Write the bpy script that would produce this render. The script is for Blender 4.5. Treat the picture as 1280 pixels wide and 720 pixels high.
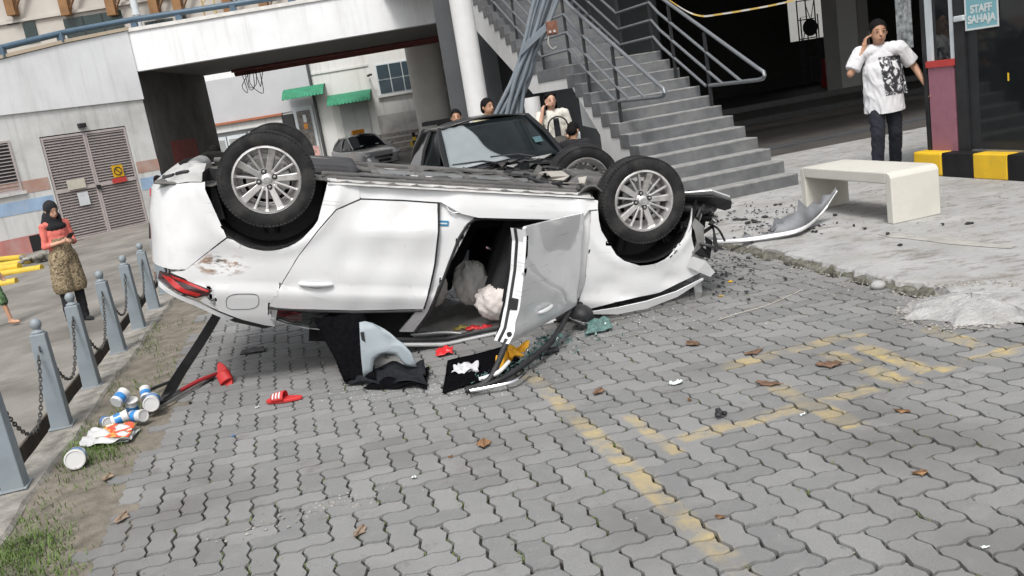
import bpy, bmesh, math, random
from mathutils import Vector, Matrix, Euler
random.seed(7)
for o in list(bpy.data.objects): bpy.data.objects.remove(o)
SC = bpy.context.scene
COL = SC.collection
R = math.radians
PI = math.pi
# ------------------------------------------------------------------ camera
FPX, PITCH, ROLL, CAMH = 1100.0, R(12.2), R(9.3), 1.7
cam = bpy.data.cameras.new('camera'); camo = bpy.data.objects.new('camera', cam); COL.objects.link(camo)
cam.sensor_width = 36.0; cam.lens = 36.0*FPX/1280.0; cam.clip_start = 0.05; cam.clip_end = 2000
CAMR = Matrix.Rotation(PI/2-PITCH, 3, 'X') @ Matrix.Rotation(-ROLL, 3, 'Z')
camo.matrix_world = Matrix.Translation((0, 0, CAMH)) @ CAMR.to_4x4()
SC.camera = camo
# ------------------------------------------------------------------ sky, sun, exposure
world = bpy.data.worlds.new('World'); SC.world = world; world.use_nodes = True
wn = world.node_tree.nodes; wl = world.node_tree.links
SUN_EL, SUN_AZ = R(56), R(188)
sky = wn.new('ShaderNodeTexSky'); sky.sky_type = 'NISHITA'; sky.sun_disc = False
sky.sun_elevation = SUN_EL; sky.sun_rotation = SUN_AZ; sky.dust_density = 4.0; sky.air_density = 1.2; sky.ozone_density = 1.0
hs = wn.new('ShaderNodeHueSaturation'); hs.inputs['Saturation'].default_value = 0.22
wl.new(sky.outputs[0], hs.inputs['Color']); wl.new(hs.outputs[0], wn['Background'].inputs[0])
wn['Background'].inputs[1].default_value = 0.122
sl = bpy.data.lights.new('sun', 'SUN'); sl.energy = 1.5; sl.angle = R(14); sl.color = (1.0, .97, .93)
so = bpy.data.objects.new('sun', sl); COL.objects.link(so)
# Nishita rotation is measured clockwise from +Y
sd = Vector((math.sin(SUN_AZ)*math.cos(SUN_EL), math.cos(SUN_AZ)*math.cos(SUN_EL), math.sin(SUN_EL)))
so.rotation_euler = (-sd).to_track_quat('-Z', 'Y').to_euler()
SC.view_settings.view_transform = 'Standard'; SC.view_settings.look = 'None'
SC.view_settings.exposure = 0.70; SC.view_settings.gamma = 1.0; SC.view_settings.use_curve_mapping = False
SC.render.engine = 'CYCLES'
# ------------------------------------------------------------------ measuring helpers (survey of the place)
def ray(u, v): return CAMR @ Vector(((u-640)/FPX, -(v-360)/FPX, -1.0))
def gnd(u, v, z=0.0):
    d = ray(u, v); return Vector((0, 0, CAMH)) + d*((z-CAMH)/d.z)
def aty(u, v, y):
    d = ray(u, v); return Vector((0, 0, CAMH)) + d*(y/d.y)
def proj(p):
    q = CAMR.transposed() @ (Vector(p)-Vector((0, 0, CAMH))); return 640-FPX*q.x/q.z, 360+FPX*q.y/q.z, -q.z
LA = R(13.2); LE1 = Vector((math.cos(LA), math.sin(LA), 0)); LE2 = Vector((-math.sin(LA), math.cos(LA), 0))
def lot(s, t, z=0.0): return LE1*s + LE2*t + Vector((0, 0, z))      # car park axes
def lot_of(p): return Vector(p).dot(LE1), Vector(p).dot(LE2)
SA = R(16.0); SO = Vector((3.742, 10.88, 0.055)); SE = Vector((math.cos(SA), math.sin(SA), 0)); SB = Vector((-math.sin(SA), math.cos(SA), 0))
def stf(i, j, z=0.0): return SO + SE*i + SB*j + Vector((0, 0, z-0.055))   # staircase axes
# ------------------------------------------------------------------ materials
MATS = {}
def mat(name, c, rough=.6, metal=0.0, var=.12, scale=5.0, bump=.0, bscale=60.0, dirt=None, damt=.5, dscale=2.0, coat=0.0, spec=.5, alpha=1.0, trans=0.0, ior=1.45, emit=None, estr=1.0, sss=0.0, rvar=.0, streak=0.0, streakc=(.2,.19,.17)):
    if name in MATS: return MATS[name]
    m = bpy.data.materials.new(name); m.use_nodes = True; MATS[name] = m
    N = m.node_tree.nodes; L = m.node_tree.links; b = N['Principled BSDF']
    b.inputs['Roughness'].default_value = rough; b.inputs['Metallic'].default_value = metal
    b.inputs['Specular IOR Level'].default_value = spec; b.inputs['IOR'].default_value = ior
    b.inputs['Coat Weight'].default_value = coat; b.inputs['Coat Roughness'].default_value = .06
    b.inputs['Alpha'].default_value = alpha; b.inputs['Transmission Weight'].default_value = trans
    tc = N.new('ShaderNodeTexCoord'); co = tc.outputs['Object']
    n1 = N.new('ShaderNodeTexNoise'); n1.inputs['Scale'].default_value = scale; n1.inputs['Detail'].default_value = 6; L.new(co, n1.inputs['Vector'])
    rp = N.new('ShaderNodeMapRange'); rp.inputs[1].default_value = .3; rp.inputs[2].default_value = .7
    rp.inputs[3].default_value = 1-var; rp.inputs[4].default_value = 1+var; L.new(n1.outputs[0], rp.inputs[0])
    mx = N.new('ShaderNodeMix'); mx.data_type = 'RGBA'; mx.blend_type = 'MULTIPLY'; mx.inputs[0].default_value = 1
    mx.inputs[6].default_value = (*c, 1); L.new(rp.outputs[0], mx.inputs[7]); out = mx.outputs[2]
    if dirt:
        n2 = N.new('ShaderNodeTexNoise'); n2.inputs['Scale'].default_value = dscale; n2.inputs['Detail'].default_value = 9; n2.inputs['Roughness'].default_value = .65
        L.new(co, n2.inputs['Vector'])
        r2 = N.new('ShaderNodeMapRange'); r2.inputs[1].default_value = .47; r2.inputs[2].default_value = .72; r2.inputs[4].default_value = damt; L.new(n2.outputs[0], r2.inputs[0])
        m2 = N.new('ShaderNodeMix'); m2.data_type = 'RGBA'; L.new(r2.outputs[0], m2.inputs[0]); L.new(out, m2.inputs[6]); m2.inputs[7].default_value = (*dirt, 1); out = m2.outputs[2]
    if streak:
        mp = N.new('ShaderNodeMapping'); mp.inputs['Scale'].default_value = (3.2, 3.2, .22); L.new(co, mp.inputs[0])
        n4 = N.new('ShaderNodeTexNoise'); n4.inputs['Scale'].default_value = 1.6; n4.inputs['Detail'].default_value = 9; n4.inputs['Roughness'].default_value = .68; L.new(mp.outputs[0], n4.inputs['Vector'])
        r4 = N.new('ShaderNodeMapRange'); r4.inputs[1].default_value = .5; r4.inputs[2].default_value = .78; r4.inputs[4].default_value = streak; L.new(n4.outputs[0], r4.inputs[0])
        m4 = N.new('ShaderNodeMix'); m4.data_type = 'RGBA'; L.new(r4.outputs[0], m4.inputs[0]); L.new(out, m4.inputs[6]); m4.inputs[7].default_value = (*streakc, 1); out = m4.outputs[2]
    L.new(out, b.inputs['Base Color'])
    if rvar:
        r3 = N.new('ShaderNodeMapRange'); r3.inputs[1].default_value = .3; r3.inputs[2].default_value = .7; r3.inputs[3].default_value = rough-rvar; r3.inputs[4].default_value = rough+rvar
        L.new(n1.outputs[0], r3.inputs[0]); L.new(r3.outputs[0], b.inputs['Roughness'])
    if bump:
        n3 = N.new('ShaderNodeTexNoise'); n3.inputs['Scale'].default_value = bscale; n3.inputs['Detail'].default_value = 5; L.new(co, n3.inputs['Vector'])
        bp = N.new('ShaderNodeBump'); bp.inputs['Strength'].default_value = bump; bp.inputs['Distance'].default_value = .02
        L.new(n3.outputs[0], bp.inputs['Height']); L.new(bp.outputs[0], b.inputs['Normal'])
    if emit: b.inputs['Emission Color'].default_value = (*emit, 1); b.inputs['Emission Strength'].default_value = estr
    return m
# ------------------------------------------------------------------ mesh helpers
class MB:
    def __init__(s): s.v = []; s.f = []
    def add(s, vs, fs):
        o = len(s.v); s.v += [tuple(v) for v in vs]; s.f += [tuple(i+o for i in f) for f in fs]; return s
    def box(s, lo, hi, M=None):
        x0, y0, z0 = lo; x1, y1, z1 = hi
        vs = [Vector(p) for p in ((x0,y0,z0),(x1,y0,z0),(x1,y1,z0),(x0,y1,z0),(x0,y0,z1),(x1,y0,z1),(x1,y1,z1),(x0,y1,z1))]
        if M is not None: vs = [M @ p for p in vs]
        return s.add(vs, [(0,3,2,1),(4,5,6,7),(0,1,5,4),(1,2,6,5),(2,3,7,6),(3,0,4,7)])
    def hexa(s, p):   # 8 points, bottom loop then top loop
        return s.add(p, [(0,3,2,1),(4,5,6,7),(0,1,5,4),(1,2,6,5),(2,3,7,6),(3,0,4,7)])
    def prism(s, poly, vec):
        n = len(poly); a = [Vector(p) for p in poly]; v = Vector(vec); b = [p+v for p in a]
        fs = [tuple(range(n))[::-1], tuple(range(n, 2*n))] + [(i, (i+1) % n, n+(i+1) % n, n+i) for i in range(n)]
        return s.add(a+b, fs)
    def tube(s, path, r, n=8, closed=False, cap=True):
        P = [Vector(p) for p in path]; m = len(P); rs = r if isinstance(r, (list, tuple)) else [r]*m
        rings = []; up = Vector((0, 0, 1)); prev = None
        for i, p in enumerate(P):
            a = P[(i-1) % m] if (closed or i > 0) else p; b = P[(i+1) % m] if (closed or i < m-1) else p
            d = (b-a); d = d.normalized() if d.length > 1e-9 else Vector((0,0,1))
            if prev is None: x = d.orthogonal().normalized()
            else:
                x = prev - d*prev.dot(d); x = x.normalized() if x.length > 1e-6 else d.orthogonal().normalized()
            prev = x; y = d.cross(x)
            rings.append([p + (x*math.cos(2*PI*k/n)+y*math.sin(2*PI*k/n))*rs[i] for k in range(n)])
        vs = [q for r_ in rings for q in r_]; fs = []
        for i in range(m if closed else m-1):
            j = (i+1) % m
            for k in range(n): fs.append((i*n+k, i*n+(k+1) % n, j*n+(k+1) % n, j*n+k))
        if cap and not closed: fs.append(tuple(range(n))[::-1]); fs.append(tuple((m-1)*n+k for k in range(n)))
        return s.add(vs, fs)
    def lathe(s, prof, n=24, M=None, cap=True):   # prof [(r,h)], axis local z
        vs = []; fs = []
        for r_, h in prof:
            for k in range(n): vs.append(Vector((r_*math.cos(2*PI*k/n), r_*math.sin(2*PI*k/n), h)))
        for i in range(len(prof)-1):
            for k in range(n): fs.append((i*n+k, i*n+(k+1) % n, (i+1)*n+(k+1) % n, (i+1)*n+k))
        if cap: fs.append(tuple(range(n))[::-1]); fs.append(tuple((len(prof)-1)*n+k for k in range(n)))
        if M is not None: vs = [M @ p for p in vs]
        return s.add(vs, fs)
    def sheet(s, fn, nu, nv, flip=False):
        vs = [fn(i/nu, j/nv) for j in range(nv+1) for i in range(nu+1)]; w = nu+1
        fs = [(j*w+i, j*w+i+1, (j+1)*w+i+1, (j+1)*w+i) for j in range(nv) for i in range(nu)]
        if flip: fs = [f[::-1] for f in fs]
        return s.add(vs, fs)
    def xf(s, M): s.v = [tuple(M @ Vector(p)) for p in s.v]; return s
    def mesh(s, name, m=None, smooth=None):
        me = bpy.data.meshes.new(name); me.from_pydata(s.v, [], s.f); me.update()
        bm = bmesh.new(); bm.from_mesh(me); bmesh.ops.recalc_face_normals(bm, faces=bm.faces); bm.to_mesh(me); bm.free()
        if m: me.materials.append(m)
        if smooth is not None: shade(me, smooth)
        return me
    def build(s, name, m, parent=None, smooth=None, bev=0, seg=2, world=False, thick=0):
        me = s.mesh(name, m, smooth)
        return link(name, me, parent, bev, seg, world, thick)
def shade(me, ang):
    for p in me.polygons: p.use_smooth = True
    me.set_sharp_from_angle(angle=R(ang))
def link(name, me, parent=None, bev=0, seg=2, world=False, thick=0):
    o = bpy.data.objects.new(name, me); COL.objects.link(o)
    if parent is not None:
        o.parent = parent
        if world: me.transform(wmat(parent).inverted())
    if thick:
        sm = o.modifiers.new('solid', 'SOLIDIFY'); sm.thickness = thick; sm.offset = -1
    if bev:
        b = o.modifiers.new('bevel', 'BEVEL'); b.width = bev; b.segments = seg; b.limit_method = 'ANGLE'; b.angle_limit = R(40)
    return o
def wmat(o):
    m = Matrix.LocRotScale(o.location, o.rotation_euler, o.scale)
    return wmat(o.parent) @ m if o.parent else m
def tag(o, label=None, cat=None, group=None, kind=None):
    if label: o['label'] = label
    if cat: o['category'] = cat
    if group: o['group'] = group
    if kind: o['kind'] = kind
    return o
def thing(name, label, cat, loc=(0, 0, 0), rz=0.0, group=None, rot=None):
    o = bpy.data.objects.new(name, None); COL.objects.link(o); o.empty_display_size = .2
    o.location = loc; o.rotation_euler = rot if rot else (0, 0, rz)
    return tag(o, label, cat, group)
def copy_tree(o, parent=None):
    c = o.copy(); COL.objects.link(c); c.parent = parent
    for ch in list(o.children): copy_tree(ch, c)
    return c
def smooth_path(pts, k=4):
    P = [Vector(p) for p in pts]; out = []
    for i in range(len(P)-1):
        p0 = P[max(i-1, 0)]; p1 = P[i]; p2 = P[i+1]; p3 = P[min(i+2, len(P)-1)]
        for j in range(k):
            t = j/k; out.append(.5*((2*p1)+(p2-p0)*t+(2*p0-5*p1+4*p2-p3)*t*t+(3*p1-p0-3*p2+p3)*t**3))
    return out+[P[-1]]
def frame(o, x, y, z): return Matrix(((x[0],y[0],z[0],o[0]),(x[1],y[1],z[1],o[1]),(x[2],y[2],z[2],o[2]),(0,0,0,1)))
from mathutils import noise as mnoise
def blob(name, shapes, m, vox=.012, smooth=4, cuts=(), sub=0, fold=0.0, ff=(11,11,5)):
    """one continuous skin over overlapping limbs"""
    mb = MB()
    for sh in shapes:
        if sh[0] == 'cap':
            _, a, b, r0, r1 = sh; a = Vector(a); b = Vector(b); d = (b-a); ln = d.length; d = d.normalized() if ln > 1e-6 else Vector((0,0,1))
            pts = []; rs = []
            for k in range(5): th = PI/2*k/5; pts.append(a-d*r0*math.cos(th)); rs.append(max(r0*math.sin(th), 1e-4))
            pts.append(a); rs.append(r0); pts.append(b); rs.append(r1)
            for k in range(1, 6): th = PI/2*k/5; pts.append(b+d*r1*math.sin(th)); rs.append(max(r1*math.cos(th), 1e-4))
            mb.tube(pts, rs, 12)
        elif sh[0] == 'cyl': mb.tube([sh[1], sh[2]], [sh[3], sh[4]], 16)
        else:
            _, c, rad, *rest = sh; M = Matrix.Translation(c) @ (rest[0].to_4x4() if rest else Matrix()) @ Matrix.Diagonal((*rad, 1))
            mb.lathe([(max(math.sin(PI*k/10), 1e-3), -math.cos(PI*k/10)) for k in range(11)], 16, M)
    me = mb.mesh(name); o = bpy.data.objects.new('tmp', me); COL.objects.link(o)
    r = o.modifiers.new('r', 'REMESH'); r.mode = 'VOXEL'; r.voxel_size = vox; r.use_smooth_shade = True
    if smooth: s = o.modifiers.new('s', 'SMOOTH'); s.factor = .5; s.iterations = smooth
    dg = bpy.context.evaluated_depsgraph_get(); me2 = bpy.data.meshes.new_from_object(o.evaluated_get(dg)); me2.name = name
    bpy.data.objects.remove(o); bpy.data.meshes.remove(me)
    if cuts:
        bm = bmesh.new(); bm.from_mesh(me2)
        for co, no in cuts: bmesh.ops.bisect_plane(bm, geom=bm.verts[:]+bm.edges[:]+bm.faces[:], plane_co=co, plane_no=no, clear_outer=True)
        bm.to_mesh(me2); bm.free()
    if fold:
        ns = [v.normal.copy() for v in me2.vertices]
        for v, n in zip(me2.vertices, ns):
            q = Vector((v.co.x*ff[0]+7, v.co.y*ff[1], v.co.z*ff[2]+v.co.x*6)); w = mnoise.noise(q)+.5*mnoise.noise(q*2.3); v.co += n*fold*(1-2.2*abs(w))
        me2.update()
    for p in me2.polygons: p.use_smooth = True
    me2.materials.clear(); me2.materials.append(m); return me2
def panel2d(poly, step, fn, fin=None):
    """flat outline cut into a fine net and laid on a curved surface; fin gives the inner lip behind the outline"""
    bm = bmesh.new(); vs = [bm.verts.new((p[0], 0, p[1])) for p in poly]; bm.faces.new(vs)
    bmesh.ops.triangulate(bm, faces=bm.faces[:], ngon_method='EAR_CLIP')
    xs = [p[0] for p in poly]; zs = [p[1] for p in poly]
    for ax, lo, hi in ((0, min(xs), max(xs)), (2, min(zs), max(zs))):
        k = math.ceil((lo+1e-4)/step)
        while k*step < hi-1e-4:
            co = [0, 0, 0]; co[ax] = k*step+1e-5; no = [0, 0, 0]; no[ax] = 1
            bmesh.ops.bisect_plane(bm, geom=bm.verts[:]+bm.edges[:]+bm.faces[:], plane_co=co, plane_no=no); k += 1
    bmesh.ops.remove_doubles(bm, verts=bm.verts, dist=2e-3)
    bmesh.ops.join_triangles(bm, faces=bm.faces[:], cmp_seam=False, cmp_sharp=False, cmp_uvs=False, cmp_vcols=False, cmp_materials=False, angle_face_threshold=.1, angle_shape_threshold=3.0)
    bm.verts.index_update(); mb = MB(); flat = [(v.co.x, v.co.z) for v in bm.verts]; mb.v = [tuple(fn(*q)) for q in flat]
    for f in bm.faces:
        ix = [v.index for v in f.verts]; 
        if f.normal.y > 0: ix.reverse()
        mb.f.append(tuple(ix))
    if fin:
        bd = {}
        for e in bm.edges:
            if len(e.link_faces) == 1:
                for v in e.verts:
                    if v.index not in bd: bd[v.index] = len(mb.v); mb.v.append(tuple(fin(*flat[v.index])))
        for e in bm.edges:
            if len(e.link_faces) == 1: a, b = e.verts[0].index, e.verts[1].index; mb.f.append((a, b, bd[b], bd[a]))
    bm.free(); return mb
# ================================================================== THE SETTING: ground
M_GROUND = mat('road_concrete', (.20,.188,.168), .85, var=.25, scale=1.3, bump=.3, bscale=30, dirt=(.085,.075,.064), damt=.85, dscale=.8)
M_ASPH = mat('asphalt', (.12,.118,.115), .9, var=.2, scale=3, bump=.3, bscale=90, dirt=(.2,.19,.17), damt=.4, dscale=.6)
M_DIRT = mat('joint_dirt', (.024,.022,.019), .98, spec=.1, var=.5, scale=14, dirt=(.08,.075,.06), damt=.6, dscale=6, bump=.5, bscale=120)
M_SOIL = mat('soil', (.15,.132,.105), .95, var=.35, scale=9, bump=.6, bscale=60, dirt=(.22,.2,.17), damt=.7, dscale=5)
M_KERB = mat('kerb_concrete', (.25,.235,.21), .85, var=.28, scale=9, bump=.6, bscale=35, dirt=(.09,.082,.062), damt=.9, dscale=4)
M_DRAIN = mat('drain_wall', (.07,.058,.045), .8, var=.35, scale=5, bump=.4, bscale=25, dirt=(.025,.022,.018), damt=.9, dscale=4)
ZP = .06; RZ = -.4; RN = -.2      # level of the lower road on the left
S0, S1 = -1.86, -2.22   # drain edges
mb = MB(); B = 400
def quad(a, b, c, d): mb.add([a, b, c, d], [(0, 1, 2, 3)])
quad(lot(-B,-60,RZ), lot(-9,-60,RZ), lot(-9,B,RZ), lot(-B,B,RZ))
quad(lot(-9,-60,RZ), lot(-3,-60,RN-.02), lot(-3,B,RN-.02), lot(-9,B,RZ))
quad(lot(-3,-60,RN-.02), lot(S1,-60,RN), lot(S1,B,RN), lot(-3,B,RN-.02))
quad(lot(S0,-60,RZ-.02), lot(B,-60,RZ-.02), lot(B,B,RZ-.02), lot(S0,B,RZ-.02))
quad(lot(S1,-60,RN), lot(S1,-60,RZ-.5), lot(S1,B,RZ-.5), lot(S1,B,RN))
quad(lot(S1,-60,RZ-.5), lot(S0,-60,RZ-.5), lot(S0,B,RZ-.5), lot(S1,B,RZ-.5))
g = mb.build('ground', M_GROUND); tag(g, 'stained concrete road and lower ground', None, kind='structure')
mb = MB(); mb.box((0,0,0),(1,1,1)); mb = MB()
mb.prism([lot(S1-.004,-20,RN+.006), lot(S1-.004,40,RN+.006), lot(S1-.004,40,RZ-.45), lot(S1-.004,-20,RZ-.45)], LE1*.02)
tag(mb.build('drain_side', M_DRAIN), 'dark damp drain wall beside the lower road', kind='structure')
# car park platform, paver bed on top
mb = MB(); mb.prism([lot(-1.50,-6,-.6), lot(3.92,-6,-.6), lot(3.92,11.2,-.6), lot(-1.50,11.2,-.6)], (0,0,.6-.021))
bed = mb.build('car_park', M_DIRT); tag(bed, 'car park of grey interlocking pavers', kind='structure')
mb = MB()
def road_z(t): return -.004-.34*min(max((t-13)/14, 0), 1)
for t0, t1 in ((11.2,13),(13,20),(20,27),(27,90)):
    a_, b_ = road_z(t0), road_z(t1); mb.add([lot(-1.862,t0,a_), lot(60,t0,a_), lot(60,t1,b_), lot(-1.862,t1,b_)], [(0,1,2,3)]); mb.add([lot(-1.862,t0,a_), lot(-1.862,t1,b_), lot(-1.862,t1,-.7), lot(-1.862,t0,-.7)], [(0,1,2,3)])
tag(mb.build('asphalt_road', M_ASPH), 'asphalt service road behind the car park', kind='structure')
# ---------------------------------------------------------------- pavers
def paver_material():
    m = bpy.data.materials.new('paver'); m.use_nodes = True; N = m.node_tree.nodes; L = m.node_tree.links; b = N['Principled BSDF']
    geo = N.new('ShaderNodeNewGeometry'); oi = N.new('ShaderNodeObjectInfo'); pos = geo.outputs['Position']
    def mth(op, a, c=None, d=None):
        n = N.new('ShaderNodeMath'); n.operation = op
        for i, x in enumerate((a, c, d)):
            if x is None: continue
            if isinstance(x, (int, float)): n.inputs[i].default_value = x
            else: L.new(x, n.inputs[i])
        return n.outputs[0]
    def noise(sc, det=6, ro=.5):
        n = N.new('ShaderNodeTexNoise'); n.inputs['Scale'].default_value = sc; n.inputs['Detail'].default_value = det; n.inputs['Roughness'].default_value = ro; L.new(pos, n.inputs['Vector']); return n.outputs[0]
    def mr(x, a, c, d, e):
        n = N.new('ShaderNodeMapRange'); L.new(x, n.inputs[0])
        for i, q in enumerate((a, c, d, e)): n.inputs[i+1].default_value = q
        return n.outputs[0]
    def mix(f, a, c, bt='MIX'):
        n = N.new('ShaderNodeMix'); n.data_type = 'RGBA'; n.blend_type = bt
        for i, x in ((0, f), (6, a), (7, c)):
            if isinstance(x, (int, float)): n.inputs[i].default_value = x
            elif isinstance(x, tuple): n.inputs[i].default_value = (*x, 1)
            else: L.new(x, n.inputs[i])
        return n.outputs[2]
    rnd = mth('FRACT', mth('ADD', mth('MULTIPLY', oi.outputs['Random'], 7.31), mth('MULTIPLY', geo.outputs['Random Per Island'], 3.17)))
    big = noise(.9, 5); fine = noise(260, 3); mid = noise(14, 6)
    col = mix(mr(rnd, 0, 1, 0, 1), (.163,.164,.163), (.218,.218,.215))
    col = mix(1.0, col, mr(fine, .3, .7, .82, 1.18), 'MULTIPLY')
    col = mix(mr(mid, .5, .8, 0, .35), col, (.25,.247,.24))
    col = mix(mr(big, .50, .68, 0, .6), col, (.108,.103,.094))
    st = noise(3.1, 8, .7); col = mix(mr(st, .60, .72, 0, .65), col, (.10,.083,.066)); st2 = noise(1.7, 9, .75); col = mix(mr(st2, .56, .70, 0, .5), col, (.26,.25,.235)); st3 = noise(32, 5, .7); col = mix(mr(st3, .64, .70, 0, .55), col, (.075,.07,.065))
    # worn yellow bay paint
    def dot(vx):
        n = N.new('ShaderNodeVectorMath'); n.operation = 'DOT_PRODUCT'; L.new(pos, n.inputs[0]); n.inputs[1].default_value = vx; return n.outputs['Value']
    s = dot(tuple(LE1)); t = dot(tuple(LE2)); msk = None
    for s0, s1, t0, t1 in ((1.175,1.275,.5,5.2), (2.18,3.12,4.37,4.49), (1.55,2.62,3.60,3.71), (2.98,3.75,3.6,3.72), (2.9,3.02,3.66,4.30), (2.2,2.32,3.3,4.0), (2.7,2.83,3.55,4.26), (1.43,1.5,3.5,4.1), (3.35,3.47,3.8,4.25)):
        a = mth('SUBTRACT', (s1-s0)/2, mth('ABSOLUTE', mth('SUBTRACT', s, (s0+s1)/2))); c = mth('SUBTRACT', (t1-t0)/2, mth('ABSOLUTE', mth('SUBTRACT', t, (t0+t1)/2)))
        d = mth('MINIMUM', a, c); msk = d if msk is None else mth('MAXIMUM', msk, d)
    pm = mr(mth('ADD', msk, mth('MULTIPLY', mth('SUBTRACT', noise(9, 5), .5), .05)), -.012, .012, 0, 1)
    wear = mth('MULTIPLY', mr(noise(5.5, 8, .68), .40, .64, .02, .72), mr(rnd, .05, .6, .34, .9))
    col = mix(mth('MULTIPLY', pm, wear), col, (.50,.37,.12))
    L.new(col, b.inputs['Base Color']); b.inputs['Roughness'].default_value = .82; b.inputs['Specular IOR Level'].default_value = .35
    bp = N.new('ShaderNodeBump'); bp.inputs['Strength'].default_value = .35; bp.inputs['Distance'].default_value = .004
    L.new(noise(190, 4), bp.inputs['Height']); L.new(bp.outputs[0], b.inputs['Normal']); return m
M_PAVER = paver_material(); W_ = .115
def edge_pts(a, b):
    """S-shaped joint between two lattice corners, same curve whichever side reads it"""
    rev = (b[0]+b[1]) < (a[0]+a[1]); p, q = (b, a) if rev else (a, b); hor = abs(q[0]-p[0]) > .5; am = .078
    pts = []
    for f, d in ((0, 0), (.27, am), (.73, -am)):
        x = p[0]+(q[0]-p[0])*f; y = p[1]+(q[1]-p[1])*f
        pts.append((x, y+d) if hor else (x+d, y))
    if rev: pts = [q]+[pts[2], pts[1]]
    return pts
def paver_outline(kind):
    c = [(0,0),(1,0),(2,0),(2,1),(1,1),(0,1)] if kind == 0 else [(0,0),(1,0),(1,1),(1,2),(0,2),(0,1)]
    o = []
    for k in range(6): o += edge_pts(c[k], c[(k+1) % 6])
    cx, cy = (1, .5) if kind == 0 else (.5, 1)
    return [Vector(((x-cx)*W_, (y-cy)*W_, 0)) for x, y in o]
def inset(P, d):
    n = len(P); out = []
    for i in range(n):
        e1 = (P[i]-P[i-1]).normalized(); e2 = (P[(i+1) % n]-P[i]).normalized()
        n1 = Vector((-e1.y, e1.x, 0)); n2 = Vector((-e2.y, e2.x, 0)); nn = (n1+n2); nn = nn/max(nn.length_squared, .5)*2 if nn.length > .1 else n1
        out.append(P[i]+nn*d*.5*1.0)
    return out
PV = []
for kind in (0, 1):
    O = paver_outline(kind); top = inset(O, .0125); low = inset(O, .0075)
    vs = [p.copy() for p in top]+[Vector((p.x, p.y, -.03)) for p in low]; n = len(O)
    fs = [tuple(range(n))]+[(n+i, n+(i+1) % n, (i+1) % n, i) for i in range(n)]; PV.append((vs, fs))
def pmesh(k):
    me = bpy.data.meshes.new('paver'); me.from_pydata(PV[k][0], [], PV[k][1]); me.materials.append(M_PAVER); me.update(); return me
PME = [pmesh(0), pmesh(1)]
pav = []
def edge_left(t): return -1.09 + .07*math.sin(t*2.3)+.05*math.sin(t*7.1+1) - max(0, 4.8-t)*.07
for i in range(-18, 36):
    for j in range(8, 100):
        v = (i+j) % 4
        if v == 0: k, cs, ct = 0, (i+1), (j+.5)
        elif v == 2: k, cs, ct = 1, (i+.5), (j+1)
        else: continue
        s, t = cs*W_, ct*W_
        if s < edge_left(t)+random.uniform(-.05, .05) or s > 3.80 or t > 11.1: continue
        wp = lot(s, t); u_, v_, d_ = proj(wp)
        sink = -.007*math.exp(-((s+.35)**2/.10+(t-3.95)**2/.018)) - .006*math.exp(-((s+.9)**2/.05+(t-3.75)**2/.03))
        z = random.uniform(-.004, .002)+sink*1.6
        rot = Euler((random.gauss(0, .013), random.gauss(0, .013), LA+random.gauss(0, .008)))
        inview = -20 < u_ < 1300 and v_ < 740
        hid = (250 < u_ < 700 and 200 < v_ < 400)
        pav.append((d_ if inview and not hid else 1e6+d_, k, wp+Vector((random.uniform(-.0015,.0015), random.uniform(-.0015,.0015), z)), rot))
pav.sort(key=lambda a: a[0])
for d_, k, p, r_ in pav[:300]:
    o = bpy.data.objects.new('paver', PME[k]); COL.objects.link(o); o.location = p; o.rotation_euler = r_; o.parent = bed
vs = []; fs = []
for d_, k, p, r_ in pav[300:]:
    M = Matrix.Translation(p) @ r_.to_matrix().to_4x4(); b0 = len(vs)
    vs += [tuple(M @ q) for q in PV[k][0]]; fs += [tuple(a+b0 for a in f) for f in PV[k][1]]
me = bpy.data.meshes.new('paver'); me.from_pydata(vs, [], fs); me.materials.append(M_PAVER); me.update()
o = bpy.data.objects.new('paver', me); COL.objects.link(o); o.parent = bed; o['kind'] = 'stuff'
# ---------------------------------------------------------------- grass verge and bollard kerb
random.seed(11)
mb = MB()
def verge(u, v):
    s = -1.74+u*.80; t = 1+v*10; return lot(s, t, -.008+.003*math.sin(t*5.3+s*9)+random.uniform(-.0025, .0025)-.003*u)
mb.sheet(verge, 12, 120); vg = mb.build('verge', M_SOIL, smooth=60); tag(vg, 'bare soil verge along the bollard kerb', kind='structure')
mb = MB(); n = 40
def kerbp(sgn, t):
    w = .014*math.sin(t*3.1+sgn)+.01*math.sin(t*9.7)
    return (-1.86 if sgn < 0 else -1.66+.022*(t-4.5)+w)
prev = None
rings = []
for k in range(0, 73):
    t = 1+k*.2; a = kerbp(-1, t); b = kerbp(1, t); zt = .012+random.uniform(-.006, .006)
    rings.append([lot(a,t,-.75), lot(a,t,zt-.01), lot(a+.012,t,zt), lot(b-.02,t,zt+random.uniform(-.004,.004)), lot(b,t,zt-.02), lot(b+.01,t,-.1)])
for r_ in rings: mb.v += [tuple(p) for p in r_]
for k in range(72):
    for c in range(5): mb.f.append((k*6+c, k*6+c+1, (k+1)*6+c+1, (k+1)*6+c))
mb.f.append(tuple(range(6))); mb.f.append(tuple(72*6+c for c in range(6)))
tag(mb.build('kerb', M_KERB), 'worn concrete kerb carrying the bollards beside the drain', kind='structure')
M_GRASS = mat('grass', (.085,.135,.03), .7, var=.45, scale=6)
M_GRASS2 = mat('weed', (.12,.16,.04), .7, var=.4, scale=30)
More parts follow.
